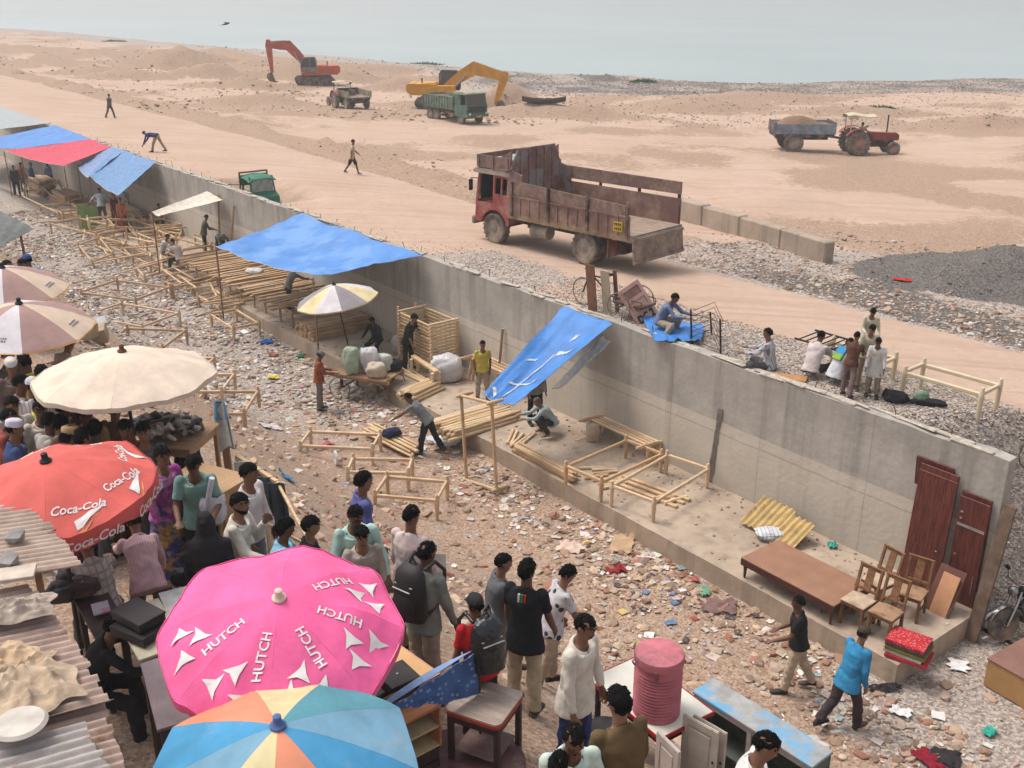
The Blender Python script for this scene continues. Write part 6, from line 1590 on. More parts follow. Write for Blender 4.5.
# ------------------------------------------------------------------ tarps
POLE = M((150, 120, 92), rough=.8, var=.3)
def tarp(label, q, mat, sag=.25, wr=.05, name='tarp', poles=(), nu=26, nv=18, seed=0, under=None, tears=0):
    a, b, c, d = [V(v) for v in q]        # a-b front edge, d-c wall edge
    t = thing(name, label, 'tarp' if name == 'tarp' else 'canopy')
    def f(u, v):
        p = a.lerp(b, u).lerp(d.lerp(c, u), v)
        e = math.sin(math.pi * u) * math.sin(math.pi * v)
        scal = .10 * math.sin(math.pi * u) * (1 - v) ** 2
        fold = wr * (nz(u * 5 + v * 2.2, v * 2, 1, seed) + .6 * abs(nz(u * 3 - v * 4, v * 6, 1, seed + 5)) + .5 * nz(u * 12, v * 9, 1, seed + 9))
        return p + V((0, 0, -sag * e - scal + fold))
    mb = MB(); mb.sheet(f, nu, nv, .008); obj('sheet', mb, mat, t, smooth=60)
    for (x, y, z, gz_) in poles:
        mb = MB(); mb.tube([(x, y, gz_), (x + .01, y, (z + gz_) / 2), (x, y, z)], .028, 7); obj('pole', mb, POLE, t, smooth=60)
    # hem rope
    mb = MB(); mb.tube([f(i / 14, .0) + V((0, 0, .005)) for i in range(15)], .012, 5); obj('rope', mb, M((190, 180, 170)), t)
    return t, f
TB = cloth((62, 128, 200), rough=.55, spec=.35, bump=.4, var=.2, scale=2, dust=.12); TBW = M((62, 130, 204), rough=.5, spec=.4, bump=.5, bscale=5, var=.12, scale=1.5, kind='blotch', col2=(96, 148, 206), pscale=4); TPK = cloth((212, 92, 108), var=.2); TLB = cloth((112, 148, 190), rough=.6, var=.2); TGY = cloth((168, 172, 172), rough=.6); TCR = cloth((224, 212, 196))
def wl_(x, y, z=3.24, n=-.1):   # point on the top of the wall below picture x
    p = wpl(x, y, n); return V((p.x, p.y, max(p.z, TOPZ + .02) if z > 3.2 else p.z))
def pol(p, g=PLZ): return (p.x, p.y, p.z - .02, g)
L_, B_ = px(216, 248, 2.72), px(313, 277, 2.72)
tarp('big bright blue tarp stretched from the wall top over the stacked planks', (L_, B_, wl_(423, 257), wl_(302, 220)), TBW, .14, .09, poles=[pol(L_), pol(B_, .42)], seed=2)
a, b = px(482, 396, 1.98), px(514, 405, 1.98)
tt, tf = tarp('torn blue tarp hanging steeply from the wall to the upright bed frame', (a, b, wl_(612, 339), wl_(563, 317)), TB, .16, .06, poles=[], seed=7)
mb = MB()
for (u0, v0, u1, v1, w_) in ((.45, .08, .52, .62, .035), (.3, .2, .75, .3, .025), (.55, .6, .78, .66, .05), (.1, .1, .3, .04, .03), (.2, .45, .32, .5, .03), (.6, .78, .66, .8, .05)):
    pts = []
    mb.sheet(lambda u, v: tf(lerp(u0, u1, u) + (v - .5) * w_ * .8 * (1 + nz(u * 6, v, 1, u0 * 9)), lerp(v0, v1, u) + (v - .5) * w_ * (1 + .8 * nz(u * 7, v, 1, v0 * 9))) + V((0, 0, .012)), 10, 2, .003)
obj('torn_white_backing', mb, M((206, 212, 220), rough=.8), tt)
c_, d_ = wl_(610, 341, 3.15), px(572, 385, 2.0)
tg, _ = tarp('dull grey sheet hanging under the right edge of the torn blue tarp', (px(552, 388, 2.15), px(566, 382, 2.15), wl_(612, 341, 3.12), wl_(600, 337, 3.05)), cloth((214, 210, 208)), .12, .06, seed=5, nu=10)
a, b = px(152, 212, 2.7), px(162, 215, 2.7)
tarp('small cream canopy tied between the wall and thin poles', (a, b, wl_(223, 200, 3.05), wl_(207, 191, 3.12)), TCR, .08, .02, name='canopy', poles=[pol(a)], seed=3)
a, b = px(89, 176, 2.55), px(118, 196, 2.2)
tarp('faded light blue tarp sloping from the wall, largest of the faded pair', (a, b, wl_(156, 162), wl_(116, 148)), TLB, .12, .05, poles=[pol(a), pol(b)], seed=4)
a, b = px(77, 166, 2.6), px(88, 178, 2.5)
tarp('narrow faded lilac blue tarp tucked between the pink and light blue tarps', (a, b, wl_(124, 151), wl_(112, 147)), cloth((132, 152, 190), rough=.6), .1, .05, poles=[pol(a)], seed=6)
a, b = px(4, 151, 2.75), px(64, 166, 2.75)
tarp('dusty pink tarp in the row of shelters at the far left', (a, b, wl_(111, 147, 3.3), wl_(90, 139, 3.34)), TPK, .1, .03, poles=[pol(a), pol(b)], seed=8)
a, b = px(-30, 143, 2.8), px(20, 149, 2.85)
tarp('bright blue tarp at the far left behind the pink one', (a, b, wl_(90, 139, 3.42), wl_(55, 125, 3.4)), TB, .1, .03, poles=[pol(b)], seed=9)
a, b = px(-60, 126, 2.9), px(-12, 131, 3.0)
tarp('grey tarp at the far left end of the shelters', (a, b, wl_(50, 123, 3.5), wl_(-4, 105, 3.6)), TGY, -.2, .03, poles=[pol(b)], seed=10)
a, b, c, d = px(-40, 248, 5.6), px(-6, 250, 5.5), px(34, 229, 5.6), px(-6, 208, 5.9)
tarp('dark grey canvas awning cut by the left edge above the striped umbrellas', (a, b, c, d), cloth((120, 122, 118)), -.1, .03, poles=[(c.x - .3, c.y, c.z, ground(c.x, c.y))], seed=12)
# cloth hung over a bed frame, far left
p = px(84, 206, 1.3); mb = MB(); mb.sheet(lambda u, v: p + V((lerp(-.3, .5, u), -.1 + .25 * u, lerp(.1, -1.0, v) - .2 * u)) + V((0, .06 * math.sin(u * 14) * v, 0)), 14, 8, .01)
tag(obj('hung_cloth', mb, GREENC, smooth=60), 'pale green cloth hung over a bed frame by the man with outstretched arms', 'cloth')

# ------------------------------------------------------------------ umbrellas
def text_mesh(s, size, shear=0.0, bold=0.0):
    cu = bpy.data.curves.new('t', 'FONT'); cu.body = s; cu.size = size; cu.shear = shear; cu.offset = bold; cu.align_x = 'CENTER'; cu.align_y = 'CENTER'; cu.resolution_u = 3; cu.fill_mode = 'FRONT'
    o = bpy.data.objects.new('t', cu); COL.objects.link(o)
    bpy.context.view_layer.update()
    me = bpy.data.meshes.new_from_object(o)
    bm = bmesh.new(); bm.from_mesh(me)
    bmesh.ops.triangulate(bm, faces=bm.faces)
    bmesh.ops.subdivide_edges(bm, edges=[e for e in bm.edges if e.calc_length() > .06], cuts=1)
    bmesh.ops.triangulate(bm, faces=bm.faces)
    bm.verts.index_update()
    r = ([(v.co.x, v.co.y) for v in bm.verts], [tuple(v.index for v in f.verts) for f in bm.faces])
    bm.free(); bpy.data.objects.remove(o); return r
def umbrella(label, apex, Rr, sag, cols, mat_of, base_z, tilt=(0, 0), n=8, val=.0, valmat=None, rot=0.0, wr=.02, edge=None, seed=0, scal=.05, ferr=None, pw=1.5, polelean=(0, 0), flopped=0.0, pan=.045):
    t = thing('umbrella', label, 'umbrella', apex); t.rotation_euler = (R(tilt[0]), R(tilt[1]), 0)
    def rim(a):
        ph = ((a - rot) / (2 * math.pi) * n) % 1.0
        return Rr * (1 - scal * math.sin(math.pi * ph))
    def cz(x, y):
        r = math.hypot(x, y); a = math.atan2(y, x); q = r / Rr
        ph = ((a - rot) / (2 * math.pi) * n) % 1.0
        z = -sag * (q ** pw) - pan * q * q * math.sin(math.pi * ph)
        z += wr * q * (nz(x * 3, y * 3, 1, seed) + .5 * nz(x * 9, y * 9, 1, seed + 4))
        if flopped: z -= flopped * max(0, nz(x * 1.6, y * 1.6, 1, seed + 3)) * max(0, q - .6) * 2.2
        return z
    mb = MB(); m_, k_ = 8, 12
    for i in range(n):
        mb.cm = i % len(cols)
        a0, a1 = rot + 2 * math.pi * i / n, rot + 2 * math.pi * (i + 1) / n
        def f(u, v, a0=a0, a1=a1):
            a = lerp(a0, a1, u * .9999); r = rim(a) * (v if v > .02 else .02); return (r * math.cos(a), r * math.sin(a), cz(r * math.cos(a), r * math.sin(a)))
        mb.sheet(f, m_, k_, .006)
    obj('canopy', mb, [mat_of[c] for c in cols], t, smooth=50)
    if val or edge:
        mb = MB(); h = val or .05; em = valmat or edge
        mb.sheet(lambda u, v: ((rim(u * 2 * math.pi) + (.008 if val else lerp(-.09, .012, v) )) * math.cos(u * 2 * math.pi), (rim(u * 2 * math.pi) + (.008 if val else lerp(-.09, .012, v))) * math.sin(u * 2 * math.pi), cz(rim(u * 2 * math.pi) * .999 * math.cos(u * 2 * math.pi), rim(u * 2 * math.pi) * .999 * math.sin(u * 2 * math.pi)) + (.012 if not val else .01) - (v * h * (1 + .25 * nz(u * 30, v, 1, seed)) if val else v * .02 + (1 - v) * -.02)), 96, 2, .005)
        obj('valance' if val else 'border', mb, em, t, smooth=50)
    gl = base_z - apex[2]
    Mi = t.rotation_euler.to_matrix().inverted()
    foot = Mi @ V((polelean[0], polelean[1], gl))
    mb = MB(); mb.tube([(0, 0, .05), (0, 0, -.5), foot], .022, 8); obj('pole', mb, M((70, 60, 56), rough=.6, dust=.2), t, smooth=60)
    for i in range(n):
        a = rot + 2 * math.pi * i / n; mb = MB(); mb.tube([(r * math.cos(a), r * math.sin(a), cz(r * math.cos(a), r * math.sin(a)) - .025) for r in [Rr * q for q in (.03, .35, .7, .98)]], .006, 5); obj('rib', mb, STEEL, t)
    mb = MB(); mb.lathe([(.05, -.01), (.055, .02), (.03, .04), (.028, .09), (.01, .1)], (0, 0, 0), 12); obj('ferrule', mb, ferr or BLACK, t, smooth=50)
    return t, cz, rim
def decal(t, name, cz, geo, r, th, rotdeg, mat, off=.014):
    ca, sa = math.cos(th), math.sin(th); cr, sr = math.cos(R(rotdeg)), math.sin(R(rotdeg)); mb = MB(); vs = []
    for x, y in geo[0]:
        x, y = x * cr - y * sr, x * sr + y * cr
        # local axes: x tangential (counter-clockwise), y inward
        X = (r - y) * ca - x * sa; Y = (r - y) * sa + x * ca
        vs.append((X, Y, cz(X, Y) + off))
    mb.add(vs, geo[1])
    o = obj(name, mb, mat, t); return o
def polygeo(poly):
    bm = bmesh.new(); f = bm.faces.new([bm.verts.new((x, y, 0)) for x, y in poly]); bmesh.ops.triangulate(bm, faces=[f])
    bmesh.ops.subdivide_edges(bm, edges=[e for e in bm.edges if e.calc_length() > .05], cuts=1); bmesh.ops.triangulate(bm, faces=bm.faces); bm.verts.index_update()
    if sum(f.normal.z for f in bm.faces) < 0: bmesh.ops.reverse_faces(bm, faces=bm.faces)
    r = ([(v.co.x, v.co.y) for v in bm.verts], [tuple(v.index for v in f.verts) for f in bm.faces]); bm.free(); return r
ukw = dict(rough=.75, var=.14, scale=3, bump=.5, bscale=7, spec=.2)
UM = {'red': cloth((214, 100, 92), dust=.15, **ukw), 'pink': cloth((242, 104, 158), dust=.0, **ukw), 'cream': cloth((226, 206, 186), dust=.15, **ukw), 'white': cloth((216, 208, 210), **ukw), 'brown': cloth((172, 138, 130), **ukw), 'tan': cloth((214, 190, 168), **ukw),
      'orange': cloth((226, 156, 48), **ukw), 'grey': cloth((150, 142, 146), **ukw), 'yel': cloth((222, 204, 158), **ukw), 'sky': cloth((74, 148, 190), dust=.22, **ukw), 'sky2': cloth((118, 160, 184), dust=.25, **ukw), 'teal': cloth((92, 150, 164), dust=.22, **ukw), 'peach': cloth((216, 140, 110), dust=.2, **ukw), 'butter': cloth((214, 198, 152), dust=.2, **ukw)}
INKW = M((232, 226, 222), rough=.8, var=.08, bump=0); INKY = M((226, 180, 84), rough=.8, bump=0); INKG = M((120, 116, 130), rough=.8, bump=0); INKR = M((168, 52, 46), rough=.8, bump=0)
def gup(p): return ground(p.x, p.y)
# cream
p = px(122, 352, 6.15); umbrella('large plain cream umbrella in the middle of the crowd', p, 1.07, .30, ['cream'], UM, gup(p), tilt=(0, 1), val=.06, valmat=UM['cream'], rot=.2, wr=.03, seed=3, ferr=M((110, 70, 56)))
# two striped ones
for i, (ax, ay, lab) in enumerate(((19, 304, 'white, brown and tan striped umbrella with an orange border, nearer one'), (2, 268, 'striped umbrella with an orange border, farther one behind its twin'))):
    p = px(ax, ay, 6.05 if i == 0 else 5.95); t, cz, rim = umbrella(lab, p, .98, .36, ['white', 'brown', 'tan', 'brown'], UM, gup(p), tilt=(4, 3), rot=-1.95, edge=UM['orange'], seed=5 + i, wr=.015)
    tx_ = text_mesh('~~~~ ~~~', .07)
    for pi in (0, 2, 4, 6):
        th = -1.95 + 2 * math.pi * (pi + .5) / 8
        for row in range(2):
            vs_g, fs_g = [], []; x_ = -.11
            while x_ < .1:
                w_ = rnd.uniform(.012, .03); o_ = len(vs_g); vs_g += [(x_, -.012 - row * .04), (x_ + w_, -.012 - row * .04), (x_ + w_, .012 - row * .04), (x_, .012 - row * .04)]; fs_g.append((o_, o_ + 1, o_ + 2, o_ + 3)); x_ += w_ + .012
            decal(t, 'lettering', cz, (vs_g, fs_g), .72, th, 0, INKG, .012)
# red with white script
p = px(46, 462, 6.2); t, cz, rim = umbrella('faded red soft drink umbrella with white script lettering', p, .9, .28, ['red'], UM, gup(p), tilt=(5, -3), n=8, val=.15, valmat=UM['red'], rot=.32, wr=.045, seed=8, scal=.03, pan=.06)
tc_ = text_mesh('Coca-Cola', .105, .35, .002); tsm = text_mesh('Coca-Cola', .125, .35, .002)
sw = polygeo([(-.05, .01), (.1, .06), (.24, .09), (.15, .04), (.0, -.06), (-.05, -.08)]); sy = polygeo([(-.05, -.10), (.02, -.07), (.2, .05), (.16, .02), (.0, -.10)])
for i in range(8):
    th = .32 + 2 * math.pi * (i + .5) / 8
    decal(t, 'lettering', cz, tc_, .66, th - .0, -14, INKW); decal(t, 'swoosh', cz, sw, .78, th - .04, -6, INKW); decal(t, 'swoosh', cz, sy, .785, th - .04, -6, INKY, .011)
    # on the valance
    mb = MB(); ca, sa = math.cos(th), math.sin(th); rr_ = rim(th) + .03
    zc = cz(rim(th) * .99 * ca, rim(th) * .99 * sa) - .09
    mb.add([(rr_ * ca - x * sa, rr_ * sa + x * ca, zc + y) for x, y in tsm[0]], tsm[1]); obj('valance_lettering', mb, INKW, t)
# pink
p = px(279, 599, 5.95); t, cz, rim = umbrella('bright pink umbrella with white lettering and triangle emblems', p, .93, .32, ['pink'], UM, gup(p), tilt=(13, 4), n=8, rot=.1, wr=.06, seed=11, val=.09, valmat=UM['pink'], ferr=UM['cream'], flopped=.22)
th_ = text_mesh('HUTCH', .098, .0, .002)
def tri(cx, cy, ang, s=.13):
    pts = [(-.5, -.45), (-.1, -.32), (.35, -.42), (.5, -.45), (.28, -.1), (.1, .5), (-.02, .15), (-.25, -.15)]
    ca, sa = math.cos(R(ang)), math.sin(R(ang))
    return polygeo([(cx + s * (x * ca - y * sa), cy + s * (x * sa + y * ca)) for x, y in pts])
for i in range(8):
    th = .1 + 2 * math.pi * (i + .5) / 8
    if i in (1, 2, 3): continue
    decal(t, 'lettering', cz, th_, .46, th + .22, 90, INKW)
    for (cx, cy, a) in ((-.1, -.03, 215), (.1, -.05, 95), (.0, .12, -25)): decal(t, 'emblem', cz, tri(cx, cy, a, .165), .70, th - .05, 0, INKW)
# rainbow
p = px(278, 727, 5.75); umbrella('umbrella with blue, teal, peach and yellow panels at the bottom edge', p, .9, .33, ['butter', 'peach', 'sky', 'sky2', 'butter', 'peach', 'sky', 'sky2', 'teal'], UM, gup(p), tilt=(3, 0), n=9, rot=1.35, wr=.012, seed=14, ferr=M((92, 116, 170)))
# cream and grey over the sack cart
g = hit(362, 398); p = px(334, 285, 2.75); umbrella('white, yellow and grey parasol shading the sack cart', V((p.x, p.y, 2.75)), 1.12, .42, ['white', 'grey', 'yel'], UM, 0.0, tilt=(2, -8), n=9, rot=-2.0, wr=.012, seed=17, polelean=(.55, -.4), val=.04, valmat=UM['yel'])
# ------------------------------------------------------------------ goods on the ledge
def quad_box(a, b, c, h):   # a corner, a->b and a->c edges: returns centre, yaw, lengths
    u, v = b - a, c - a; un = u.normalized(); vv = v - un * v.dot(un); cen = a + u / 2 + vv / 2
    return cen, math.atan2(u.y, u.x), u.length, vv.length
CHW = wood((150, 108, 74), col2=(104, 70, 46), alb=.75); SEAT = M((196, 172, 146), kind='blotch', col2=(160, 128, 100), pscale=14)
SEAT2 = M((176, 140, 108), kind='blotch', col2=(128, 96, 72), pscale=12)
def chair(label, loc, rz, seatm, w=.43, d=.43):
    t = thing('wooden_chair', label, 'chair', loc, rz, 'old wooden chairs')
    mb = MB(); mb.box((0, 0, .45), (d, w, .03), bev=.01); obj('seat', mb, seatm, t)
    for sy in (-1, 1):
        mb = MB(); mb.beam((d / 2 - .03, sy * (w / 2 - .03), 0), (d / 2 - .03, sy * (w / 2 - .03), .44), .045, .045); obj('leg', mb, CHW, t)
        mb = MB(); mb.beam((-d / 2 + .0, sy * (w / 2 - .03), 0), (-d / 2 + .03, sy * (w / 2 - .03), .45), .045, .045); mb.beam((-d / 2 + .03, sy * (w / 2 - .03), .45), (-d / 2 - .09, sy * (w / 2 - .03), .95), .04, .045); obj('back_leg', mb, CHW, t)
    mb = MB(); mb.beam((-d / 2 - .09, -w / 2, .93), (-d / 2 - .09, w / 2, .93), .035, .09, up=(.2, 0, 1), bev=.01); obj('top_rail', mb, CHW, t)
    mb = MB(); mb.beam((-d / 2 + .01, -w / 2, .56), (-d / 2 + .01, w / 2, .56), .03, .05); obj('lower_rail', mb, CHW, t)
    mb = MB(); mb.beam((-d / 2 + .01, 0, .57), (-d / 2 - .085, 0, .92), .13, .02, up=(1, 0, .2)); obj('splat', mb, CHW, t)
    for sy in (-1, 1):
        mb = MB(); mb.beam((d / 2 - .03, sy * (w / 2 - .03), .2), (-d / 2, sy * (w / 2 - .03), .2), .03, .02); obj('stretcher', mb, CHW, t)
    for sx in (1,):
        mb = MB(); mb.box((d / 2 - .03, 0, .41), (.025, w - .06, .06)); mb.box((0, w / 2 - .03, .41), (d - .06, .025, .06)); mb.box((0, -w / 2 + .03, .41), (d - .06, .025, .06)); obj('apron', mb, CHW, t)
    return t
ca = math.atan2(-DN.y, -DN.x)
A_ = (px(836, 621, PLZ) + px(861, 634, PLZ)) / 2; nd = V((DN.x, DN.y, 0))
chair('pale seated wooden chair, front left of the four beside the brown bed', A_ + nd * .2, ca + .05, SEAT)
A_ = (px(863, 635, PLZ) + px(888, 644, PLZ)) / 2
chair('brown seated wooden chair in front, nearest the pile of mats', A_ + nd * .2, ca + .1, SEAT2)
chair('wooden chair at the back left against the big door', px(869, 607, PLZ) + nd * .2, ca - .1, SEAT)
chair('wooden chair at the back right, close to the leaning panel', px(903, 618, PLZ) + nd * .16, ca + .25, SEAT2)
# brown bed table
BT = M((160, 118, 94), rough=.5, var=.12, scale=3, spec=.3, dust=.2); BT2 = M((86, 50, 44), rough=.5)
cen, rz, L, Wd = quad_box(px(741, 557, PLZ + .4), px(834, 606, PLZ + .4), px(771, 536, PLZ + .4), .4)
t = thing('low_bed', 'brown wooden bed with a plain board top on the ledge', 'bed', (cen.x, cen.y, PLZ), rz)
mb = MB(); mb.box((0, 0, .385), (L, Wd, .03), bev=.006); obj('board_top', mb, BT, t)
for sy in (-1, 1):
    mb = MB(); mb.box((0, sy * (Wd / 2 - .02), .31), (L, .035, .12)); obj('side_rail', mb, BT2, t)
for sx in (-1, 1):
    mb = MB(); mb.box((sx * (L / 2 - .02), 0, .31), (.035, Wd - .08, .12)); obj('end_rail', mb, BT2, t)
    for sy in (-1, 1):
        mb = MB(); mb.lathe([(.02, 0), (.028, .12), (.036, .25)], (sx * (L / 2 - .07), sy * (Wd / 2 - .06), 0), 10); obj('leg', mb, BT2, t)
# doors and panels against the wall
def lean(label, pA, pB, H, mat, th=.035, topn=-.07, name='door', extra=None, zb=PLZ, cat='door', group=None, wd=None):
    a, b = px(*pA, zb), px(*pB, zb); sa, na = sn(a.x, a.y); sb, nb = sn(b.x, b.y); n0 = (na + nb) / 2
    s_ = (sa + sb) / 2; wd = wd or abs(sa - sb)
    h = math.sqrt(max(.1, H * H - (topn - n0) ** 2)); base = W(s_, n0, zb)
    yw = (V((DN.x, DN.y, 0)) * (topn - n0) + V((0, 0, h))).normalized(); xw = V((-DS.x, -DS.y, 0)); zw = xw.cross(yw)
    t = thing(name, label, cat, base, 0, group); t.matrix_world = Matrix.Translation(base) @ Matrix((xw, yw, zw)).transposed().to_4x4()
    mb = MB(); mb.box((0, H / 2, 0), (wd, H, th), bev=.004); obj('panel', mb, mat, t)
    if extra: extra(t, wd, H, th)
    return t
MAH = wood((104, 52, 44), col2=(62, 30, 28), axis=1, rough=.45, spec=.35, alb=1.0, pscale=9); CHRM = M((206, 204, 200), rough=.3, metal=.6, bump=0)
def topstrip(t, w, H, th):
    mb = MB(); mb.box((0, H - .12, th / 2 + .004), (w, .012, .008)); obj('edge_strip', mb, M((150, 110, 96)), t); mb = MB(); mb.sphere((w * .3, H * .36, th / 2 + .01), .015, 8, 6); obj('knob', mb, CHRM, t)
lean('second dark red door edge showing behind the tall one', (905, 575), (944, 577), 2.34, MAH, wd=.7, topn=-.035, name='wardrobe_door', group='dark red doors by the wall')
lean('tall dark red wood grain door leaning on the wall end, widest one', (899, 585), (936, 590), 2.26, MAH, wd=.7, topn=-.1, extra=topstrip, name='wardrobe_door', group='dark red doors by the wall')
def fit(t, w, H, th):
    mb = MB(); mb.box((0, H * .74, th / 2 + .006), (w * .92, .045, .01)); obj('metal_band', mb, CHRM, t)
    mb = MB(); mb.box((w * .36, H * .22, th / 2 + .006), (.012, .34, .01)); obj('metal_strip', mb, CHRM, t)
    for y in (.86, .8, .45):
        mb = MB(); mb.lathe([(.02, 0), (.022, .01), (.004, .014)], (-w * .36, H * y, th / 2), 10); obj('hinge_cup', mb, CHRM, t)
lean('narrow dark red door without fittings, behind the one with white band', (948, 595), (974, 604), 2.02, MAH, wd=.52, topn=-.04, name='wardrobe_door', group='dark red doors by the wall')
lean('narrow dark red door with a white metal band across it', (945, 597), (971, 607), 1.95, MAH, wd=.52, topn=-.1, extra=fit, name='wardrobe_door', group='dark red doors by the wall')
lean('square dark brown panel leaning low in front of the narrow doors', (921, 608), (950, 618), .82, M((112, 72, 58), rough=.5), topn=-.3, name='panel', cat='panel')
lean('pale orange veneer board resting on the square dark panel', (928, 611), (946, 618), .72, M((212, 156, 116), rough=.55, var=.1), topn=-.42, th=.02, name='panel', cat='panel')
mb = MB(); mb.beam(W(-.1, -.4, .05), W(-.14, .02, 2.45), .22, .05, up=(DN.x, DN.y, 0), bev=.01); tag(obj('plank', mb, M((122, 100, 84), rough=.85, var=.3)), 'grey brown plank propped against the end of the concrete wall', 'plank')
# mats
cen = px(907, 655, PLZ); 
MR = M((190, 44, 56), kind='flower', col2=(214, 130, 116), pscale=26, rough=.95); 
for i, (lab, c, m) in enumerate([('folded red mat at the bottom of the pile, edge poking out', 0, M((196, 50, 62))), ('white lined folded mat second from the bottom of the pile', 0, M((206, 200, 192))), ('olive green folded mat in the middle of the pile', 0, M((128, 122, 50))), ('black and grey folded mat just under the top red one', 0, M((84, 78, 80))), ('red folded mat with pale pattern on top of the pile', 0, MR)]):
    mb = MB(); off = (.04, -.02, .015, 0, -.01)[i]
    mb.loft([((0, 0, 0), (.33 + off, 0, 0), (0, .27 + off * .5, 0))] * 1 + [], 4) if False else None
    mb.sheet(lambda u, v: ((u - .5) * (.6 + off), (v - .5) * (.46 + off * .6), .055 + .006 * nz(u * 4, v * 4, 1, i)), 10, 8, .05)
    o = tag(obj('folded_mat', mb, m, smooth=40), lab, 'mat', 'folded mats on the ledge corner'); o.location = cen + V((off * .6, -off * .5, .004 + .062 * i)); o.rotation_euler = (0, 0, WALLROT + .25 + off)
# corrugated yellow sheets, sacks
YC = M((200, 168, 110), rust=.2, rough=.7, dust=.2)
for i, (lab, s0, z1) in enumerate((('yellow corrugated sheet leaning at the wall foot, upper of two', s_of(795, 520) + .1, .0), ('yellow corrugated sheet lying lower and nearer the brown bed', s_of(800, 528) - .15, -.02))):
    mb = MB(); n0, n1 = -.95 - i * .12, -.25 - .1 * i
    mb.sheet(lambda u, v: W(s0 + lerp(.45, -.35, u), lerp(n0, n1, v), PLZ + .03 + .05 * i * 0 + lerp(.0, .34, v) + .05 * (1 - i) + .022 * math.sin(u * 2 * math.pi * 6)), 60, 4, .006)
    tag(obj('corrugated_sheet', mb, YC, smooth=60), lab, 'roof sheet', 'yellow corrugated sheets by the wall')
def sack(label, loc, sz, mat, seed=1, rz=0.0, name='sack', cat='sack', neck=False, parent=None):
    mb = MB(); nu, nv = 30, 22; vs = []
    for k in range(nv + 1):
        b = math.pi * k / nv - math.pi / 2
        for i in range(nu):
            a = 2 * math.pi * i / nu; d = V((math.cos(b) * math.cos(a), math.cos(b) * math.sin(a), math.sin(b)))
            d = V([math.copysign(abs(q) ** .75, q) for q in d])
            q = 1 + .24 * noise.noise(d * 1.4 + V((seed * 5, 0, 0))) + .2 * (.5 - abs(noise.noise(d * 2.6 + V((seed * 3, 1, 0))))) - .05 + .12 * (.4 - abs(noise.noise(d * 6 + V((seed, 2, 0)))))
            if neck and d.z > .75: q *= .7
            vs.append((d.x * sz[0] * q, d.y * sz[1] * q, max(-.92 * sz[2], d.z * sz[2] * q) + .92 * sz[2]))
    mb.add(vs, [(k * nu + i, k * nu + (i + 1) % nu, (k + 1) * nu + (i + 1) % nu, (k + 1) * nu + i) for k in range(nv) for i in range(nu)])
    o = obj(name, mb, mat, parent, smooth=70); o.location = loc; o.rotation_euler = (0, 0, rz)
    return tag(o, label, cat) if parent is None else o
WSK = cloth((214, 210, 210), bump=.6, bscale=12)
sack('big crumpled white plastic sack between the bench and the yellow shirted boy', px(446, 380, PLZ), (.42, .34, .36), WSK, 3)
sack('small pale jute bag standing on the ledge under the stacked bed frames', px(593, 441, PLZ), (.16, .13, .25), cloth((200, 178, 156)), 4, neck=True)
sack('flat white printed sack lying against the brown bed', px(771, 538, PLZ), (.3, .2, .1), cloth((216, 214, 216), kind='stripe', col2=(170, 174, 186), pscale=14), 5)
sack('white sack leaning at the foot of the crib stack behind the man in black', px(399, 352, PLZ), (.2, .18, .26), WSK, 6)
sack('white cloth bag beneath the white plastic sheet near the long rails', px(255, 274, PLZ + .6), (.3, .2, .1), WSK, 7)
# things lying about on the wall and verge
sack('black bag dropped on the gravel beside the man in the kurta', px(896, 402, 3.12), (.2, .13, .11), BLK, 8, rz=-.4, name='bag', cat='bag')
sack('small black pouch on the gravel next to the kurta man', px(888, 398, 3.12), (.1, .08, .09), BLK, 9, name='bag', cat='bag')
sack('flattened black sack with a pale green lump on the gravel', px(928, 405, 3.12), (.3, .1, .06), BLK, 10, rz=-.35, name='bag', cat='bag')
sack('pale green bundle on top of the flattened black sack', px(921, 402, 3.14), (.13, .1, .11), cloth((124, 150, 124)), 11, name='bundle', cat='bundle')
mb = MB(); mb.sheet(lambda u, v: W(s_of(391, 300) + (u - .5) * .36, -.1 - .1 * math.sin(math.pi * u), PLZ + 1.72 + (v - .5) * .55 * (1 - .2 * abs(u - .5))), 8, 8, .1)
tag(obj('hanging_bag', mb, BLK, smooth=60), 'black bag hanging on the wall beside the cream and grey parasol', 'bag')
p = px(806, 381, 3.1); mb = MB(); mb.box((p.x - .35, p.y, ground(p.x - .35, p.y) + .05), (.7, .3, .05), rz=-.4, bev=.01); tag(obj('board', mb, M((186, 130, 76), rough=.7)), 'orange wooden board under the seated man in white', 'board')
# black folding grille lying on the second pale bed
t = thing('iron_grille', 'black iron grille resting on the pale bed behind the seated men', 'grille', px(836, 344, g_ + .58), WALLROT + .1)
mb = MB()
for y in (-.38, .38): mb.tube([(-.7, y, 0), (.7, y, .04)], .02, 6)
obj('frame', mb, BLACK, t)
for i in range(9):
    mb = MB(); mb.tube([(-.65 + i * .16, -.4, .02), (-.65 + i * .16, .4, .03)], .014, 6); obj('bar', mb, BLACK, t)
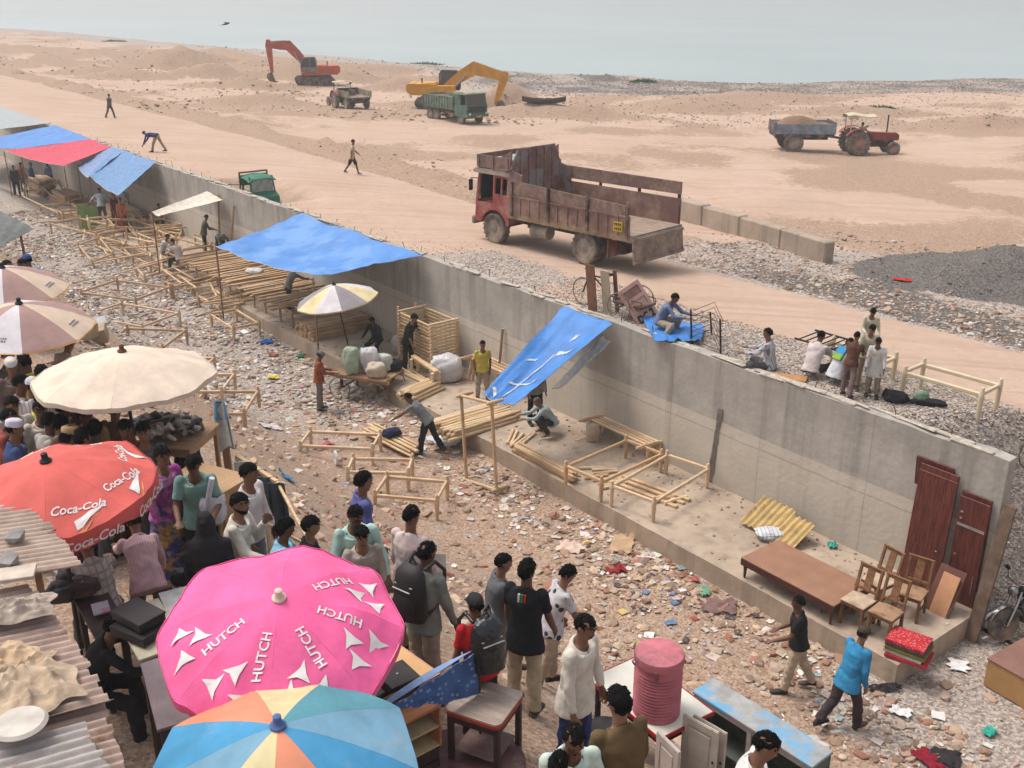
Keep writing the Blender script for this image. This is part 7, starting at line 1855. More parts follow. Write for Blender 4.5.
# boards on the cycle cart, the pink door, the rack, the blue sheet
cl, cr = ct.location, ct.rotation_euler[2]
def cart_local(x, y, z):
    return V(cl) + Matrix.Rotation(cr, 3, 'Z') @ V((x, y, z))
BRD = wood((128, 88, 62), axis=2, col2=(92, 60, 44))
mb = MB(); p = px(597, 312, 3.6); s_, n_ = sn(p.x, p.y)
for i, (lab, sx, nn_, h, w_, m) in enumerate([('tall brown board standing upright on the cycle cart', 583, .3, 1.15, .3, BRD), ('pale board standing on the cycle cart beside the tall brown one', 596, .8, 1.0, .28, M((196, 176, 150), var=.1)), ('narrow dark edged board on the cycle cart, right of the pale one', 605, 1.1, 1.0, .12, BRD)]):
    b0 = px(sx + 9, 313, 3.12); b0 = b0 + nd * .1 * nn_
    d0 = V((DS.x, DS.y, 0)); mb = MB(); mb.beam(b0, b0 + V((0, 0, h)) - nd * .05 + d0 * .1, w_, .03, up=(DN.x, DN.y, 0), bev=.004); tag(obj('board', mb, m), lab, 'board')
pd = [px(617, 293, 3.8), px(635, 291, 3.8), px(670, 342, 2.92), px(642, 333, 2.92)]
t = thing('panel_door', 'dusty pink panelled door leaning on the cycle cart with dark brush marks', 'door')
u = (pd[3] - pd[0]); Ld = u.length; xw = u.normalized(); yv = pd[1] - pd[0]; yw = (yv - xw * yv.dot(xw)).normalized(); zw = xw.cross(yw)
Wd_ = .62
t.matrix_world = Matrix.Translation(pd[0]) @ Matrix((xw, yw, zw)).transposed().to_4x4()
DP = M((206, 160, 146), rough=.7, dust=.25, var=.15); DPD = M((160, 118, 106), rough=.8)
mb = MB(); mb.box((Ld / 2, Wd_ / 2, 0), (Ld, Wd_, .02)); obj('door_panel', mb, DPD, t)
zs = 1 if zw.z > 0 else -1
mb = MB()
for y in (.04, Wd_ - .04): mb.box((Ld / 2, y, zs * .018), (Ld, .08, .03))
for x in (.04, .34, .62, 1.1, Ld - .05): mb.box((x, Wd_ / 2, zs * .02), (.09, Wd_ - .16, .028))
mb.box((Ld * .62, Wd_ / 2, zs * .017), (Ld * .5, Wd_ - .2, .02)); obj('door_frame', mb, DP, t)
mb = MB()
gm = text_mesh('DC 2', .26, .1, .01)
mb.add([(.62 + .2 - y, .1 + .2 + x * .8, zs * .036) for x, y in gm[0]], gm[1]); obj('brush_marks', mb, M((44, 38, 40), rough=.8), t)
t = thing('metal_rack', 'rusty wire rack of thin bars standing on the gravel behind the wall', 'rack')
pa, pb, pc_ = px(692, 347, 3.05), px(721, 358, 3.05), px(712, 338, 3.05)
for p, h in ((pa, .85), (pb, .85), (pc_, .6)):
    mb = MB(); mb.tube([(p.x, p.y, 3.0), (p.x - .08, p.y, 3.05 + h)], .02, 6); obj('upright', mb, BLACK, t)
for i in range(7):
    mb = MB(); z = 3.15 + i * .12; mb.tube([(pa.x - .02, pa.y, z), (pc_.x, pc_.y, z), (pb.x - .02, pb.y, z)], .009, 5); obj('bar', mb, M((110, 84, 70), rough=.8), t)
for i in range(3):
    mb = MB(); z = 3.2 + i * .3; mb.tube([(pa.x, pa.y, z), (pb.x, pb.y, z)], .009, 5); obj('bar', mb, M((110, 84, 70), rough=.8), t)
q = [px(640, 318, 3.14), px(705, 330, 3.14), px(700, 345, 3.14), px(655, 345, 3.14)]
mb = MB(); mb.sheet(lambda u, v: q[0].lerp(q[1], u).lerp(q[3].lerp(q[2], u), v) + V((0, 0, .03 + .09 * max(0, nz(u * 5, v * 5, 1, 3)) + .05 * nz(u * 11, v * 9, 1)  + .05)), 24, 14, .01)
bmx = None
tag(obj('plastic_sheet', mb, TB, smooth=60), 'crumpled blue sheet spread on the gravel behind the pink door', 'plastic sheet')

# ------------------------------------------------------------------ sack cart
g = hit(364, 404); hc_ = WALLROT + .5
t = thing('hand_cart', 'four wheeled wooden hand cart loaded with white sacks under the parasol', 'cart', (g.x + .05, g.y + .5, 0), hc_)
mb = MB(); mb.box((0, 0, .72), (1.7, 1.0, .05))
for y in (-.4, .4): mb.box((0, y, .66), (1.8, .07, .09))
obj('deck', mb, OLDW[1], t)
for x in (-.55, .55):
    mb = MB(); mb.tube([(x, -.52, .33), (x, .52, .33)], .022, 6); mb.box((x, .4, .5), (.06, .06, .3)); mb.box((x, -.4, .5), (.06, .06, .3)); obj('axle', mb, CHAS, t)
    for y in (-.52, .52): cwheel(t, (x, y, .33), .33)
cb = V((g.x + .05, g.y + .5, .745)); rc = Matrix.Rotation(hc_, 3, 'Z')
for i, (lab, x, y, sz, m) in enumerate([('tall white sack standing in the middle of the hand cart', -.1, .0, (.26, .24, .34), WSK), ('cream sack at the near corner of the hand cart', -.45, .28, (.26, .22, .2), cloth((200, 186, 166))), ('greenish clear sack standing at the left of the hand cart', .25, .33, (.22, .2, .38), cloth((170, 186, 160))),
        ('pale mottled sack on the right part of the hand cart', -.35, -.22, (.28, .24, .24), cloth((196, 200, 190))), ('heap of black cloth on the right end of the hand cart', -.6, -.34, (.24, .2, .17), BLK), ('green bundle at the back of the hand cart', .35, -.3, (.2, .2, .26), cloth((84, 150, 108))), ('off white sack lying behind the tall white sack', .1, -.3, (.25, .22, .26), cloth((190, 184, 172)))]):
    sack(lab, cb + rc @ V((x, y, 0)), sz, m, 20 + i)
# jacket the grey t-shirt man handles
sack('dark blue jacket laid across the stick bundle', px(392, 436, .22), (.24, .14, .1), NAVY, 30, rz=.6, name='jacket', cat='jacket')

def rag(label, x, y, w_, h_, c, seed, name='rag', cat='rag', am=.08):
    p = hit(x, y); mb = MB(); a = seed * 1.3; ca_, sa_ = math.cos(a), math.sin(a)
    def f(u, v):
        X, Y = (u - .5) * w_ * (1 + .3 * nz(v * 4, seed, 1)), (v - .5) * h_ * (1 + .4 * nz(u * 4, seed, 1, 3))
        xx, yy = p.x + X * ca_ - Y * sa_, p.y + X * sa_ + Y * ca_
        return (xx, yy, min(ground(xx, yy), p.z + .12) + .04 + am * abs(nz(u * 3, v * 3, 1, seed)) + am * .4 * nz(u * 8, v * 8, 1, seed))
    mb.sheet(f, 12, 10, .006); tag(obj(name, mb, cloth(c), smooth=60), label, cat)
# ------------------------------------------------------------------ furniture market on the bank
def gb(p): return ground(p.x, p.y)
# white table with red edge and the drum
zt = 2.85; A, B, D = px(589, 678, zt), px(634, 651, zt), px(660, 738, zt)
cen, rz, L, Wd = quad_box(A, D, B, zt); gz_ = gb(cen)
t = thing('white_table', 'white topped table with a red edge carrying the pink drum', 'table', (cen.x, cen.y, 0), rz)
mb = MB(); mb.box((0, 0, zt - .012), (L, Wd, .024)); obj('table_top', mb, M((224, 220, 206), rough=.45, var=.06), t)
mb = MB()
for sy in (-1, 1): mb.box((0, sy * (Wd / 2 + .008), zt - .02), (L + .03, .016, .045))
for sx in (-1, 1): mb.box((sx * (L / 2 + .008), 0, zt - .02), (.016, Wd, .045))
obj('edge_band', mb, M((170, 34, 44), rough=.5), t)
mb = MB(); mb.box((0, 0, zt - .1), (L - .1, Wd - .1, .12)); obj('apron', mb, BLACK, t)
for sx in (-1, 1):
    for sy in (-1, 1):
        mb = MB(); z0 = gb(t.location + Matrix.Rotation(rz, 3, 'Z') @ V((sx * (L / 2 - .08), sy * (Wd / 2 - .08), 0))) - .03; mb.box((sx * (L / 2 - .08), sy * (Wd / 2 - .08), (z0 + zt - .05) / 2), (.05, .05, zt - .05 - z0)); obj('leg', mb, BLACK, t)
p = px(656, 710, zt); t = thing('steel_drum', 'pink painted ribbed steel drum with a domed lid on the white table', 'drum', p)
PD = M((196, 112, 122), rough=.6, var=.18, rust=.06, dust=.2, bump=.3)
sc_ = (p - CAM).length / FPX; r = 23 * sc_ * .98; h = 66 * sc_
prof = [(r * .97, 0), (r, .015)]
for i in range(13):
    z = .06 + i * (h * .68 / 13); prof += [(r * .925, z), (r * .985, z + h * .68 / 13 * .3), (r * 1.0, z + h * .68 / 26), (r * .985, z + h * .68 / 13 * .7)]
prof += [(r * .97, h * .76), (r * .97, h * .88)]
mb = MB(); mb.lathe(prof, n=40); obj('drum_body', mb, PD, t, smooth=60)
mb = MB(); mb.lathe([(r * 1.03, h * .86), (r * 1.04, h * .95), (r * 1.0, h * .985), (r * .8, h * 1.0), (r * .1, h * 1.02)], n=40); obj('drum_lid', mb, M((206, 118, 128), kind='blotch', col2=(150, 96, 100), pscale=12, rough=.65, rust=.04), t, smooth=50)
mb = MB(); mb.box((-.25 * r, -r * 1.0, h * .84), (.05, .03, .1), bev=.008); mb.tube([(-.25 * r - .03, -r * 1.03, h * .8), (-.25 * r, -r * 1.06, h * .76), (-.25 * r + .03, -r * 1.03, h * .8)], .008, 6); obj('latch', mb, M((150, 90, 96), rough=.6), t)
for sx in (-1, 1):
    mb = MB(); mb.tube([(sx * r * 1.0, 0, h * .87), (sx * r * 1.1, 0, h * .84), (sx * r * 1.0, 0, h * .78)], .01, 6); obj('handle', mb, PD, t)
# blue topped cabinet
zt = 2.2; A, B, D = px(694, 691, zt), px(713, 678, zt), px(812, 766, zt)
cen, rz, L, Wd = quad_box(A, D, B, zt); z0 = min(gb(cen), gb(A)) + .02; Hc = zt - z0
t = thing('cabinet', 'old open fronted cabinet with a worn blue painted top', 'cabinet', (cen.x, cen.y, z0), rz)
BP = M((170, 168, 164), kind='blotch', col2=(112, 168, 204), pscale=11, rough=.75, var=.2); CW = M((186, 172, 166), rough=.7, var=.2); CI = M((96, 104, 92), rough=.8)
mb = MB(); mb.box((0, 0, Hc - .02), (L + .03, Wd + .03, .04), bev=.006); obj('cabinet_top', mb, BP, t)
mb = MB(); mb.box((0, Wd / 2 - .01, Hc / 2 - .02), (L, .02, Hc - .04)); 
for x in (-L / 2 + .012, 0, L / 2 - .012): mb.box((x, -.01, Hc / 2 - .02), (.022, Wd - .04, Hc - .04))
for z in (.05, Hc * .5): mb.box((0, 0, z), (L - .03, Wd - .05, .02))
obj('carcass', mb, CI, t)
mb = MB()
for x in (-L / 2 + .03, L / 2 - .03, 0): mb.box((x, -Wd / 2 + .01, Hc / 2 - .03), (.06, .03, Hc - .06))
for z in (.04, Hc - .07): mb.box((0, -Wd / 2 + .012, z), (L - .1, .025, .07))
obj('front_frame', mb, CW, t)
def pdoor(t, x, ang, w, h, z):
    mb = MB(); mb.M = Matrix.Translation((x, -Wd / 2 - .01, z)) @ Matrix.Rotation(R(ang), 4, 'Z')
    mb.box((w / 2, 0, h / 2), (w, .024, h), bev=.004)
    for s in (-1, 1):
        for xx in (.05, w - .05): mb.box((xx, s * .016, h / 2), (.08, .012, h - .02))
        for zz in (.05, h - .06): mb.box((w / 2, s * .016, zz), (w - .1, .012, .09))
        mb.box((w / 2, s * .014, h / 2 - .01), (w - .26, .012, h - .3), bev=.006)
    d = obj('door', mb, M((196, 186, 172), rough=.7, var=.15), t); d.location = (0, 0, 0)
    mb.M = None
    mb2 = MB(); mb2.M = Matrix.Translation((x, -Wd / 2 - .01, z)) @ Matrix.Rotation(R(ang), 4, 'Z'); mb2.sphere((w - .04, -.03, h / 2), .016, 8, 6); obj('knob', mb2, BLACK, d)
pass
def pdoor2(label, A, B, zt_, h, c):
    a, b = px(*A, zt_), px(*B, zt_); u = b - a; w = u.length
    t = thing('loose_panel', label, 'door panel', (a.x, a.y, zt_ - h), math.atan2(u.y, u.x)); mt = M(c, rough=.7, var=.15)
    mb = MB(); mb.box((w / 2, 0, h / 2), (w, .02, h), bev=.004)
    for s in (-1, 1):
        mb.box((w / 2, s * .012, h / 2 - .01), (w - .18, .012, h - .24), bev=.005)
        for xx in (.035, w - .035): mb.box((xx, s * .013, h / 2), (.066, .012, h - .02))
        for zz in (.05, h - .05): mb.box((w / 2, s * .013, zz), (w - .14, .012, .08))
    obj('panel', mb, mt, t)
    mb = MB(); mb.sphere((w - .03, -.03, h * .5), .014, 8, 6); obj('knob', mb, BLACK, t)
pdoor2('pale panelled cabinet door with a curved moulding standing before the cabinet', (684, 713), (719, 732), 3.0, .8, (204, 192, 178))
pdoor2('second pale cabinet door just behind the moulded one', (694, 714), (727, 733), 2.92, .8, (190, 178, 166))
pdoor2('plain pale door panel at the near right end of the white table', (658, 730), (680, 752), 2.95, .8, (208, 194, 186))
# small table with grey top
zt = 4.5; A, B, D = px(444, 709, zt), px(465, 674, zt), px(499, 727, zt); cen, rz, L, Wd = quad_box(A, D, B, zt); z0 = gb(cen)
t = thing('small_table', 'small square table with a grey wood grain top and red rim', 'table', (cen.x, cen.y, z0), rz); Hh = zt - z0
def rr2(L, Wd, r): return [(x - L / 2, y - Wd / 2) for x, y in rrect(0, L, 0, Wd, r, 5)]
mb = MB(); mb.prism(rr2(L, Wd, .06), .02, (0, 0, Hh - .01), ((1, 0, 0), (0, 1, 0), (0, 0, 1))); obj('table_top', mb, M((178, 160, 146), kind='wood', col2=(150, 132, 122), pscale=9, rough=.6), t)
mb = MB(); mb.prism(rr2(L + .012, Wd + .012, .064), .035, (0, 0, Hh - .031), ((1, 0, 0), (0, 1, 0), (0, 0, 1))); obj('rim', mb, M((176, 74, 56), rough=.5), t)
DKW = M((74, 56, 52), rough=.6, dust=.15)
mb = MB(); mb.box((0, 0, Hh - .09), (L - .05, Wd - .05, .09)); obj('apron', mb, DKW, t)
for sx in (-1, 1):
    for sy in (-1, 1):
        mb = MB(); mb.box((sx * (L / 2 - .04), sy * (Wd / 2 - .04), (Hh - .06) / 2 - .1), (.045, .045, Hh + .14)); obj('leg', mb, DKW, t)
mb = MB(); mb.box((0, 0, .2), (L - .12, Wd - .12, .015)); obj('lower_shelf', mb, M((150, 118, 112), rough=.7), t)
p = px(468, 758, 4.02); mb = MB(); mb.lathe([(.4, 0), (.5, .01), (.505, .03), (.49, .045), (.01, .048)], n=48); o = tag(obj('round_table_top', mb, M((122, 84, 86), rough=.6, dust=.3, var=.2), smooth=40), 'round maroon table top lying on the ground beneath the small table', 'table top'); o.location = (p.x, p.y, max(gb(p), 3.9) + .02)
# brown two tier shelf
zt = 4.6; A, B, D = px(389, 731, zt), px(441, 705, zt), px(373, 717, zt); cen, rz, L, Wd = quad_box(A, B, D, zt); Hs = .42; z0 = zt - Hs
t = thing('bookshelf', 'brown two tier open shelf beside the rainbow umbrella', 'shelf', (cen.x, cen.y, z0), rz)
BS = wood((186, 122, 84), col2=(150, 96, 66)); BSI = M((206, 184, 142), rough=.7)
mb = MB(); mb.box((0, 0, Hs - .01), (L, Wd, .022)); obj('top_panel', mb, BS, t)
for sx in (-1, 1):
    mb = MB(); mb.box((sx * (L / 2 - .01), 0, Hs / 2 - .01), (.02, Wd, Hs - .022)); obj('side_panel', mb, BS, t)
mb = MB(); mb.box((0, Wd / 2 - .008, Hs / 2), (L - .04, .012, Hs - .03)); obj('back_panel', mb, BSI, t)
for z in (.012, Hs * .5):
    mb = MB(); mb.box((0, -.002, z), (L - .042, Wd - .02, .018)); obj('shelf_board', mb, BSI, t)
t3 = thing('crate', 'low dark crate holding up the brown shelf', 'crate', (cen.x, cen.y, gb(cen) - .1), rz); mb = MB(); hh = z0 - gb(cen) + .1; 
for zz in range(3): 
    for sy in (-1, 1): mb.box((0, sy * Wd * .42, hh * (zz + .5) / 3), (L * .9, .02, hh / 3 - .02))
for sx in (-1, 1): mb.box((sx * L * .43, 0, hh / 2), (.03, Wd * .8, hh))
obj('slats', mb, DKW, t3)
def lbox(label, A, B, D, zt, H, mat, name='box', cat='box', lid=True, knob=False):
    cen, rz, L, Wd = quad_box(px(*A, zt), px(*B, zt), px(*D, zt), zt)
    t = thing(name, label, cat, (cen.x, cen.y, zt - H), rz)
    mb = MB(); mb.box((0, 0, H / 2 - .012), (L - .01, Wd - .01, H - .024), bev=.006); obj('case', mb, mat, t)
    mb = MB(); mb.box((0, 0, H - .012), (L, Wd, .024), bev=.005); obj('lid', mb, mat, t)
    if knob:
        mb = MB(); mb.sphere((0, 0, H + .002), (.012, .012, .006), 8, 5); obj('stud', mb, CHRM, t)
    return t, cen, rz
BBX = M((62, 54, 54), rough=.55, dust=.2, var=.25); BBX2 = M((52, 46, 48), rough=.5, dust=.1)
lbox('black wooden box with a small stud on its lid between pale board and blue cloth', (392, 689), (421, 676), (379, 669), 4.75, .24, BBX, knob=True)
lbox('black wooden box under the corner of the pink umbrella', (358, 706), (386, 692), (350, 694), 4.72, .24, BBX)
lbox('grey brown box at the edge of the pink umbrella, behind the black boxes', (364, 676), (382, 667), (357, 660), 4.7, .2, M((122, 100, 90), rough=.6))
# their bench
p = px(385, 690, 4.45); t = thing('bench', 'low dark bench carrying the black boxes', 'bench', (p.x, p.y, gb(p)), .35); hb = 4.45 - gb(p)
mb = MB(); mb.box((0, .05, hb - .03), (.9, .75, .05)); obj('bench_top', mb, DKW, t)
for sx in (-1, 1):
    for sy in (-1, 1):
        mb = MB(); mb.box((sx * .38, .05 + sy * .3, hb / 2 - .05), (.05, .05, hb)); obj('leg', mb, DKW, t)
A, B, D = px(379, 655, 4.7), px(420, 685, 4.7), px(398, 645, 4.7); cen, rz, L, Wd = quad_box(A, B, D, 0)
t = thing('board', 'pale orange board with pink edges held by the man with the backpack', 'board', (cen.x, cen.y, 4.7), rz)
mb = MB(); mb.box((0, 0, 0), (L, Wd, .018)); obj('board_face', mb, M((224, 176, 124), rough=.6, var=.08), t)
mb = MB(); mb.box((0, -Wd / 2 - .004, 0), (L, .008, .024)); mb.box((0, Wd / 2 + .004, 0), (L, .008, .024)); mb.box((L / 2 + .004, 0, 0), (.008, Wd, .024)); obj('edging', mb, M((226, 160, 150), rough=.6), t)
p, q = px(358, 712, 4.72), px(414, 683, 4.72); mb = MB(); mb.beam(p - V((0, 0, .09)), q - V((0, 0, .09)), .02, .18, bev=.004); tag(obj('plank', mb, wood((128, 84, 66), col2=(96, 60, 48))), 'brown plank standing on edge between the black box and the shelf', 'plank')
BC = M((74, 104, 158), kind='flower', col2=(132, 156, 196), pscale=20, rough=.85); 
a, b, c = px(477, 651, 4.95), px(478, 694, 4.5), px(390, 708, 4.72)
t = thing('patterned_cloth', 'blue patterned cloth stretched in a triangle behind the small table', 'cloth')
mb = MB(); mb.sheet(lambda u, v: c.lerp(a.lerp(b, v), max(.02, u)) + V((.03 * nz(u * 4, v * 4, 1), -.05 * math.sin(math.pi * u) * v, .03 * nz(u * 6, v * 5, 1, 3))), 20, 10, .008); obj('cloth', mb, BC, t, smooth=60)
mb = MB(); mb.sheet(lambda u, v: c.lerp(a, max(.02, u)) + V((-.04 * v - .01, .03, .012 + .03 * v - .06 * v * u)) + V((-.03 * v * math.sin(math.pi * u), .03 * v * math.sin(math.pi * u), 0)), 18, 5, .008); obj('folded_edge', mb, cloth((140, 166, 206)), t, smooth=60)
mb = MB(); mb.tube([(a.x + .02, a.y + .03, gb(a) - .1), (a.x + .01, a.y + .02, a.z + .01)], .012, 6); obj('pole', mb, DKW, t)
sack('black bag lying by the feet of the man in open white shirt', px(604, 738, 2.6), (.24, .18, .1), BLACK, 40, rz=.3, name='bag', cat='bag')
p = px(600, 748, 2.4); rag('black rag at the bottom edge in the lower right', 945, 760, .4, .3, (54, 50, 52), 31)
lbox('dark brown low crate beneath the black bag by the white table', (588, 738), (628, 756), (600, 724), 2.62, .3, DKW, name='crate', cat='crate')
# left tables
zt = 5.0
def ltable(label, A, B, D, zt, mat, edge=DKW):
    cen, rz, L, Wd = quad_box(px(*A, zt), px(*B, zt), px(*D, zt), zt); z0 = gb(cen); t = thing('table', label, 'table', (cen.x, cen.y, z0), rz); H = zt - z0
    mb = MB(); mb.box((0, 0, H - .015), (L, Wd, .03), bev=.004); obj('table_top', mb, mat, t)
    mb = MB(); mb.box((0, 0, H - .08), (L - .06, Wd - .06, .09)); obj('apron', mb, edge, t)
    for sx in (-1, 1):
        for sy in (-1, 1):
            mb = MB(); mb.box((sx * (L / 2 - .05), sy * (Wd / 2 - .05), H / 2 - .05), (.05, .05, H)); obj('leg', mb, edge, t)
    return t
ltable('cream topped table holding two flat black boxes', (139, 660), (112, 612), (186, 640), zt, M((214, 204, 178), rough=.5))
ltable('grey topped table between the cream table and the pink umbrella', (157, 730), (140, 662), (212, 708), zt - .03, M((128, 112, 116), rough=.6))
lbox('flat black box, lower of the two on the cream table', (143, 640), (170, 622), (118, 620), zt + .1, .09, BBX2)
lbox('flat black box, upper of the two on the cream table', (139, 626), (166, 611), (112, 609), zt + .2, .09, BBX2)
q = px(176, 606, zt); mb = MB(); mb.box((q.x + .03, q.y + .05, zt + .006), (.3, .5, .008), rz=.5); tag(obj('paper_sheet', mb, M((206, 204, 200))), 'white sheet of paper at the far corner of the cream table', 'paper')
t = ltable('dark bench with a notebook behind the black boxes', (96, 640), (72, 596), (124, 618), 4.75, DKW)
p = px(101, 609, 4.78); mb = MB(); mb.box((0, 0, .01), (.15, .2, .02), bev=.003); o = tag(obj('notebook', mb, M((206, 200, 214), kind='blotch', col2=(196, 150, 170), pscale=30)), 'pale pink and white notebook on the dark bench', 'notebook'); o.location = p; o.rotation_euler = (0, 0, .5)
for i, (x, y, m) in enumerate([(72, 585, DKW), (88, 580, BLK), (62, 600, BBX), (84, 594, DKW)]):
    sack(['dark bundle at the back of the bench under the red umbrella', 'black cloth bundle beside the checked shirt', 'dark bag under the edge of the corrugated roof', 'brown black bundle next to the notebook'][i], px(x, y, 4.76), (.14, .12, .09), m, 50 + i, name='bundle', cat='bundle')
base = px(92, 706, 4.2)
person('man in black clothes seated at the dark table under the roof edge', BLK, BLK, loc=(base.x, base.y, gb(base)), H=1.6, face=70, pose=P(**{**SIT, 'seat': .42, 'la': (70, 10, 10, 0), 'ra': (44, 10, 40, 6), 'lean': 18}), det=2, sleeve='roll')
# ---- corrugated roofs
RS = M((186, 160, 146), rust=.22, rough=.7, var=.25, dust=.25); RS2 = M((178, 168, 162), rust=.04, rough=.55, var=.2); RS3 = M((196, 172, 156), rust=.12, rough=.7, dust=.3)
d0 = px(100, 560, 5.9) - px(20, 580, 5.9); d0.z = 0; d0.normalize(); e0 = V((d0.y, -d0.x, 0))
def rsheet(label, A, B, z, mat, drop=.12, Ln=1.9):
    a, b = px(*A, z), px(*B, z); w_ = (b - a).dot(e0); o = a
    mb = MB()
    nr = max(4, int(abs(w_) / .076))
    jag = [rnd.uniform(-.02, .02) for _ in range(40)]
    sl = (b - a).dot(d0)
    def f(u, v):
        e = u * w_; along = sl * u * (1 if True else 0) + jag[int(u * 8)]
        return o + e0 * e + d0 * (along - v * Ln) + V((0, 0, .016 * math.cos(2 * math.pi * u * nr) + v * drop + .01 * nz(u * 3, v * 3, 1)))
    mb.sheet(f, nr * 8, 6, .003)
    return tag(obj('corrugated_sheet', mb, mat, smooth=60), label, 'roof sheet', 'corrugated roof sheets')
rsheet('rusty corrugated roof sheet below the red umbrella', (28, 500), (84, 566), 5.98, RS3, Ln=1.2)
rsheet('rust stained corrugated roof sheet above the sackcloth', (31, 585), (80, 652), 5.92, RS)
rsheet('corrugated roof sheet with a dark rust patch beside the dark seated man', (76, 647), (112, 702), 5.95, RS)
rsheet('corrugated roof sheet at the left bottom edge, rust brown', (100, 700), (130, 770), 5.88, RS)
rsheet('clean grey corrugated roof sheet overlapping at the bottom left corner', (84, 724), (112, 775), 6.0, RS2)
def drape(label, x, y, z, w_, h_, c, seed, rz=0.0):
    p = px(x, y, z); mb = MB(); ca_, sa_ = math.cos(rz), math.sin(rz)
    def f(u, v):
        X, Y = (u - .5) * w_ * (1 + .4 * nz(v * 3, seed, 1)), (v - .5) * h_ * (1 + .4 * nz(u * 3, seed, 1, 3))
        r1 = max(0, .42 - abs(nz(u * 2.6, v * 2.6, 1, seed))); r2 = max(0, .3 - abs(nz(u * 6, v * 6, 1, seed + 3)))
        e = min(1, 5 * min(u, 1 - u, v, 1 - v))
        return (p.x + X * ca_ - Y * sa_, p.y + X * sa_ + Y * ca_, p.z + .03 + e * (.15 * r1 + .1 * r2))
    mb.sheet(f, 40, 34, .008); tag(obj('sackcloth', mb, cloth(c, bump=.6, var=.25), smooth=60), label, 'cloth')
drape('crumpled tan sackcloth heaped on the corrugated roof', 32, 690, 5.98, .5, .62, (188, 166, 142), 60, .7)
drape('second fold of tan sackcloth at the left edge of the corrugated roof', 6, 672, 5.98, .4, .5, (200, 172, 142), 61, -.3)
drape('grey beige sacking on the roof sheet near its upper edge', 16, 614, 6.0, .5, .32, (184, 168, 154), 62, .4)
p = px(20, 725, 6.12); mb = MB(); mb.lathe([(.15, 0), (.16, .01), (.14, .03), (.02, .035)], n=28); o = tag(obj('round_tray', mb, M((206, 196, 184), rough=.5), smooth=40), 'round off white tray on the sackcloth on the roof', 'tray'); o.location = p
for x, y, sz, lab in ((14, 536, .09, 'grey concrete lump weighing down the upper roof sheet'), (8, 560, .1, 'flat grey stone on the roof sheet under the red umbrella')):
    mb = MB(); chunk(mb, (0, 0, 0), (sz * 1.2, sz, sz * .7), (.3, .29, .28)); mb.c = []; o = tag(obj('stone', mb, M((150, 146, 142), var=.3)), lab, 'stone'); o.location = px(x, y, 6.08)
mb = MB(); q = px(14, 574, 6.06); mb.box(q, (.3, .2, .03), rz=.3, bev=.004); tag(obj('slab', mb, M((206, 190, 172))), 'pale slab on the roof sheet above the sacks', 'slab')
# roof posts
for x, y in ((52, 560), (92, 664)):
    q = px(x, y, 5.85); mb = MB(); q2 = q - d0 * .12; mb.tube([(q2.x, q2.y, gb(q2) - .1), (q2.x, q2.y, 5.9)], .03, 7); tag(obj('post', mb, POLE), 'roof post below the corrugated sheets, ' + ('farther' if y < 600 else 'nearer') + ' one', 'post')
# ---- stall around the shoes, crate, hung cloths
t = ltable('dark table buried under a heap of shoes beneath the cream umbrella', (138, 446), (190, 450), (144, 418), 4.85, OLDW[1], OLDW[1])
mb = None; shm = [M((58, 50, 50), rough=.5), M((128, 94, 72), rough=.6), M((150, 140, 130)), M((200, 192, 184)), M((92, 90, 104))]
def shoe_mb():
    mb = MB(); mb.loft([((-.12, 0, .03), (0, .03, 0), (0, 0, .03)), ((-.07, 0, .05), (0, .036, 0), (0, 0, .05)), ((.02, 0, .035), (0, .036, 0), (0, 0, .035)), ((.1, 0, .025), (0, .042, 0), (0, 0, .024)), ((.14, 0, .02), (0, .025, 0), (0, 0, .014))], 10); return mb
sp_ = [obj('shoe', shoe_mb(), m, smooth=60) for m in shm]; used = set()
c0 = px(165, 432, 4.88)
for i in range(70):
    k = i % 5; o = sp_[k] if k not in used else sp_[k].copy()
    if k in used: COL.objects.link(o)
    used.add(k); a = rnd.uniform(0, 6.28); r_ = .42 * math.sqrt(rnd.random())
    o.location = c0 + V((r_ * math.cos(a) * 1.05, r_ * math.sin(a) * .75, .16 * (1 - r_ / .45) + rnd.uniform(0, .05))); o.rotation_euler = (rnd.uniform(-.6, .6), rnd.uniform(-.4, .4), rnd.uniform(0, 6.28))
    tag(o, ('black', 'brown', 'grey', 'pale', 'slate')[k] + ' shoe in the heap beneath the cream umbrella', 'shoe', 'shoes heaped on the stall')
cen, rz, L, Wd = quad_box(px(168, 478, 5.1), px(222, 492, 5.1), px(178, 458, 5.1), 0)
t = thing('wooden_cabinet', 'worn wooden cabinet standing behind the teal shirt', 'cabinet', (cen.x, cen.y, 4.2), rz); OW = wood((170, 140, 108), axis=2)
mb = MB(); mb.box((0, 0, .44), (L, Wd, .86)); obj('carcass', mb, OW, t); mb = MB(); mb.box((0, 0, .885), (L + .05, Wd + .05, .03)); obj('cabinet_top', mb, OW, t)
for sx in (-1, 1):
    mb = MB(); x = sx * L / 4
    for xx in (x - L / 4 + .05, x + L / 4 - .05): mb.box((xx, -Wd / 2 - .012, .45), (.05, .02, .74))
    for zz in (.1, .8): mb.box((x, -Wd / 2 - .012, zz), (L / 2 - .06, .02, .06))
    d = obj('door', mb, wood((190, 160, 128), axis=2), t); mb = MB(); mb.sphere((x - sx * .18 * L, -Wd / 2 - .03, .45), .014, 8, 6); obj('knob', mb, BLACK, d)
q = px(229, 462, 4.2); q.z = gb(q); top = px(226, 404, 0); d_ = ray(226, 404); tt_ = q.y / d_.y; zt_ = CAMZ + d_.z * tt_
t = thing('cloth_post', 'wooden post draped with a white and blue cloth by the crowd', 'post', q)
mb = MB(); mb.beam((0, 0, -.05), (-.04, 0, zt_ - q.z - .1), .09, .07); obj('post', mb, wood((150, 116, 88), axis=2), t)
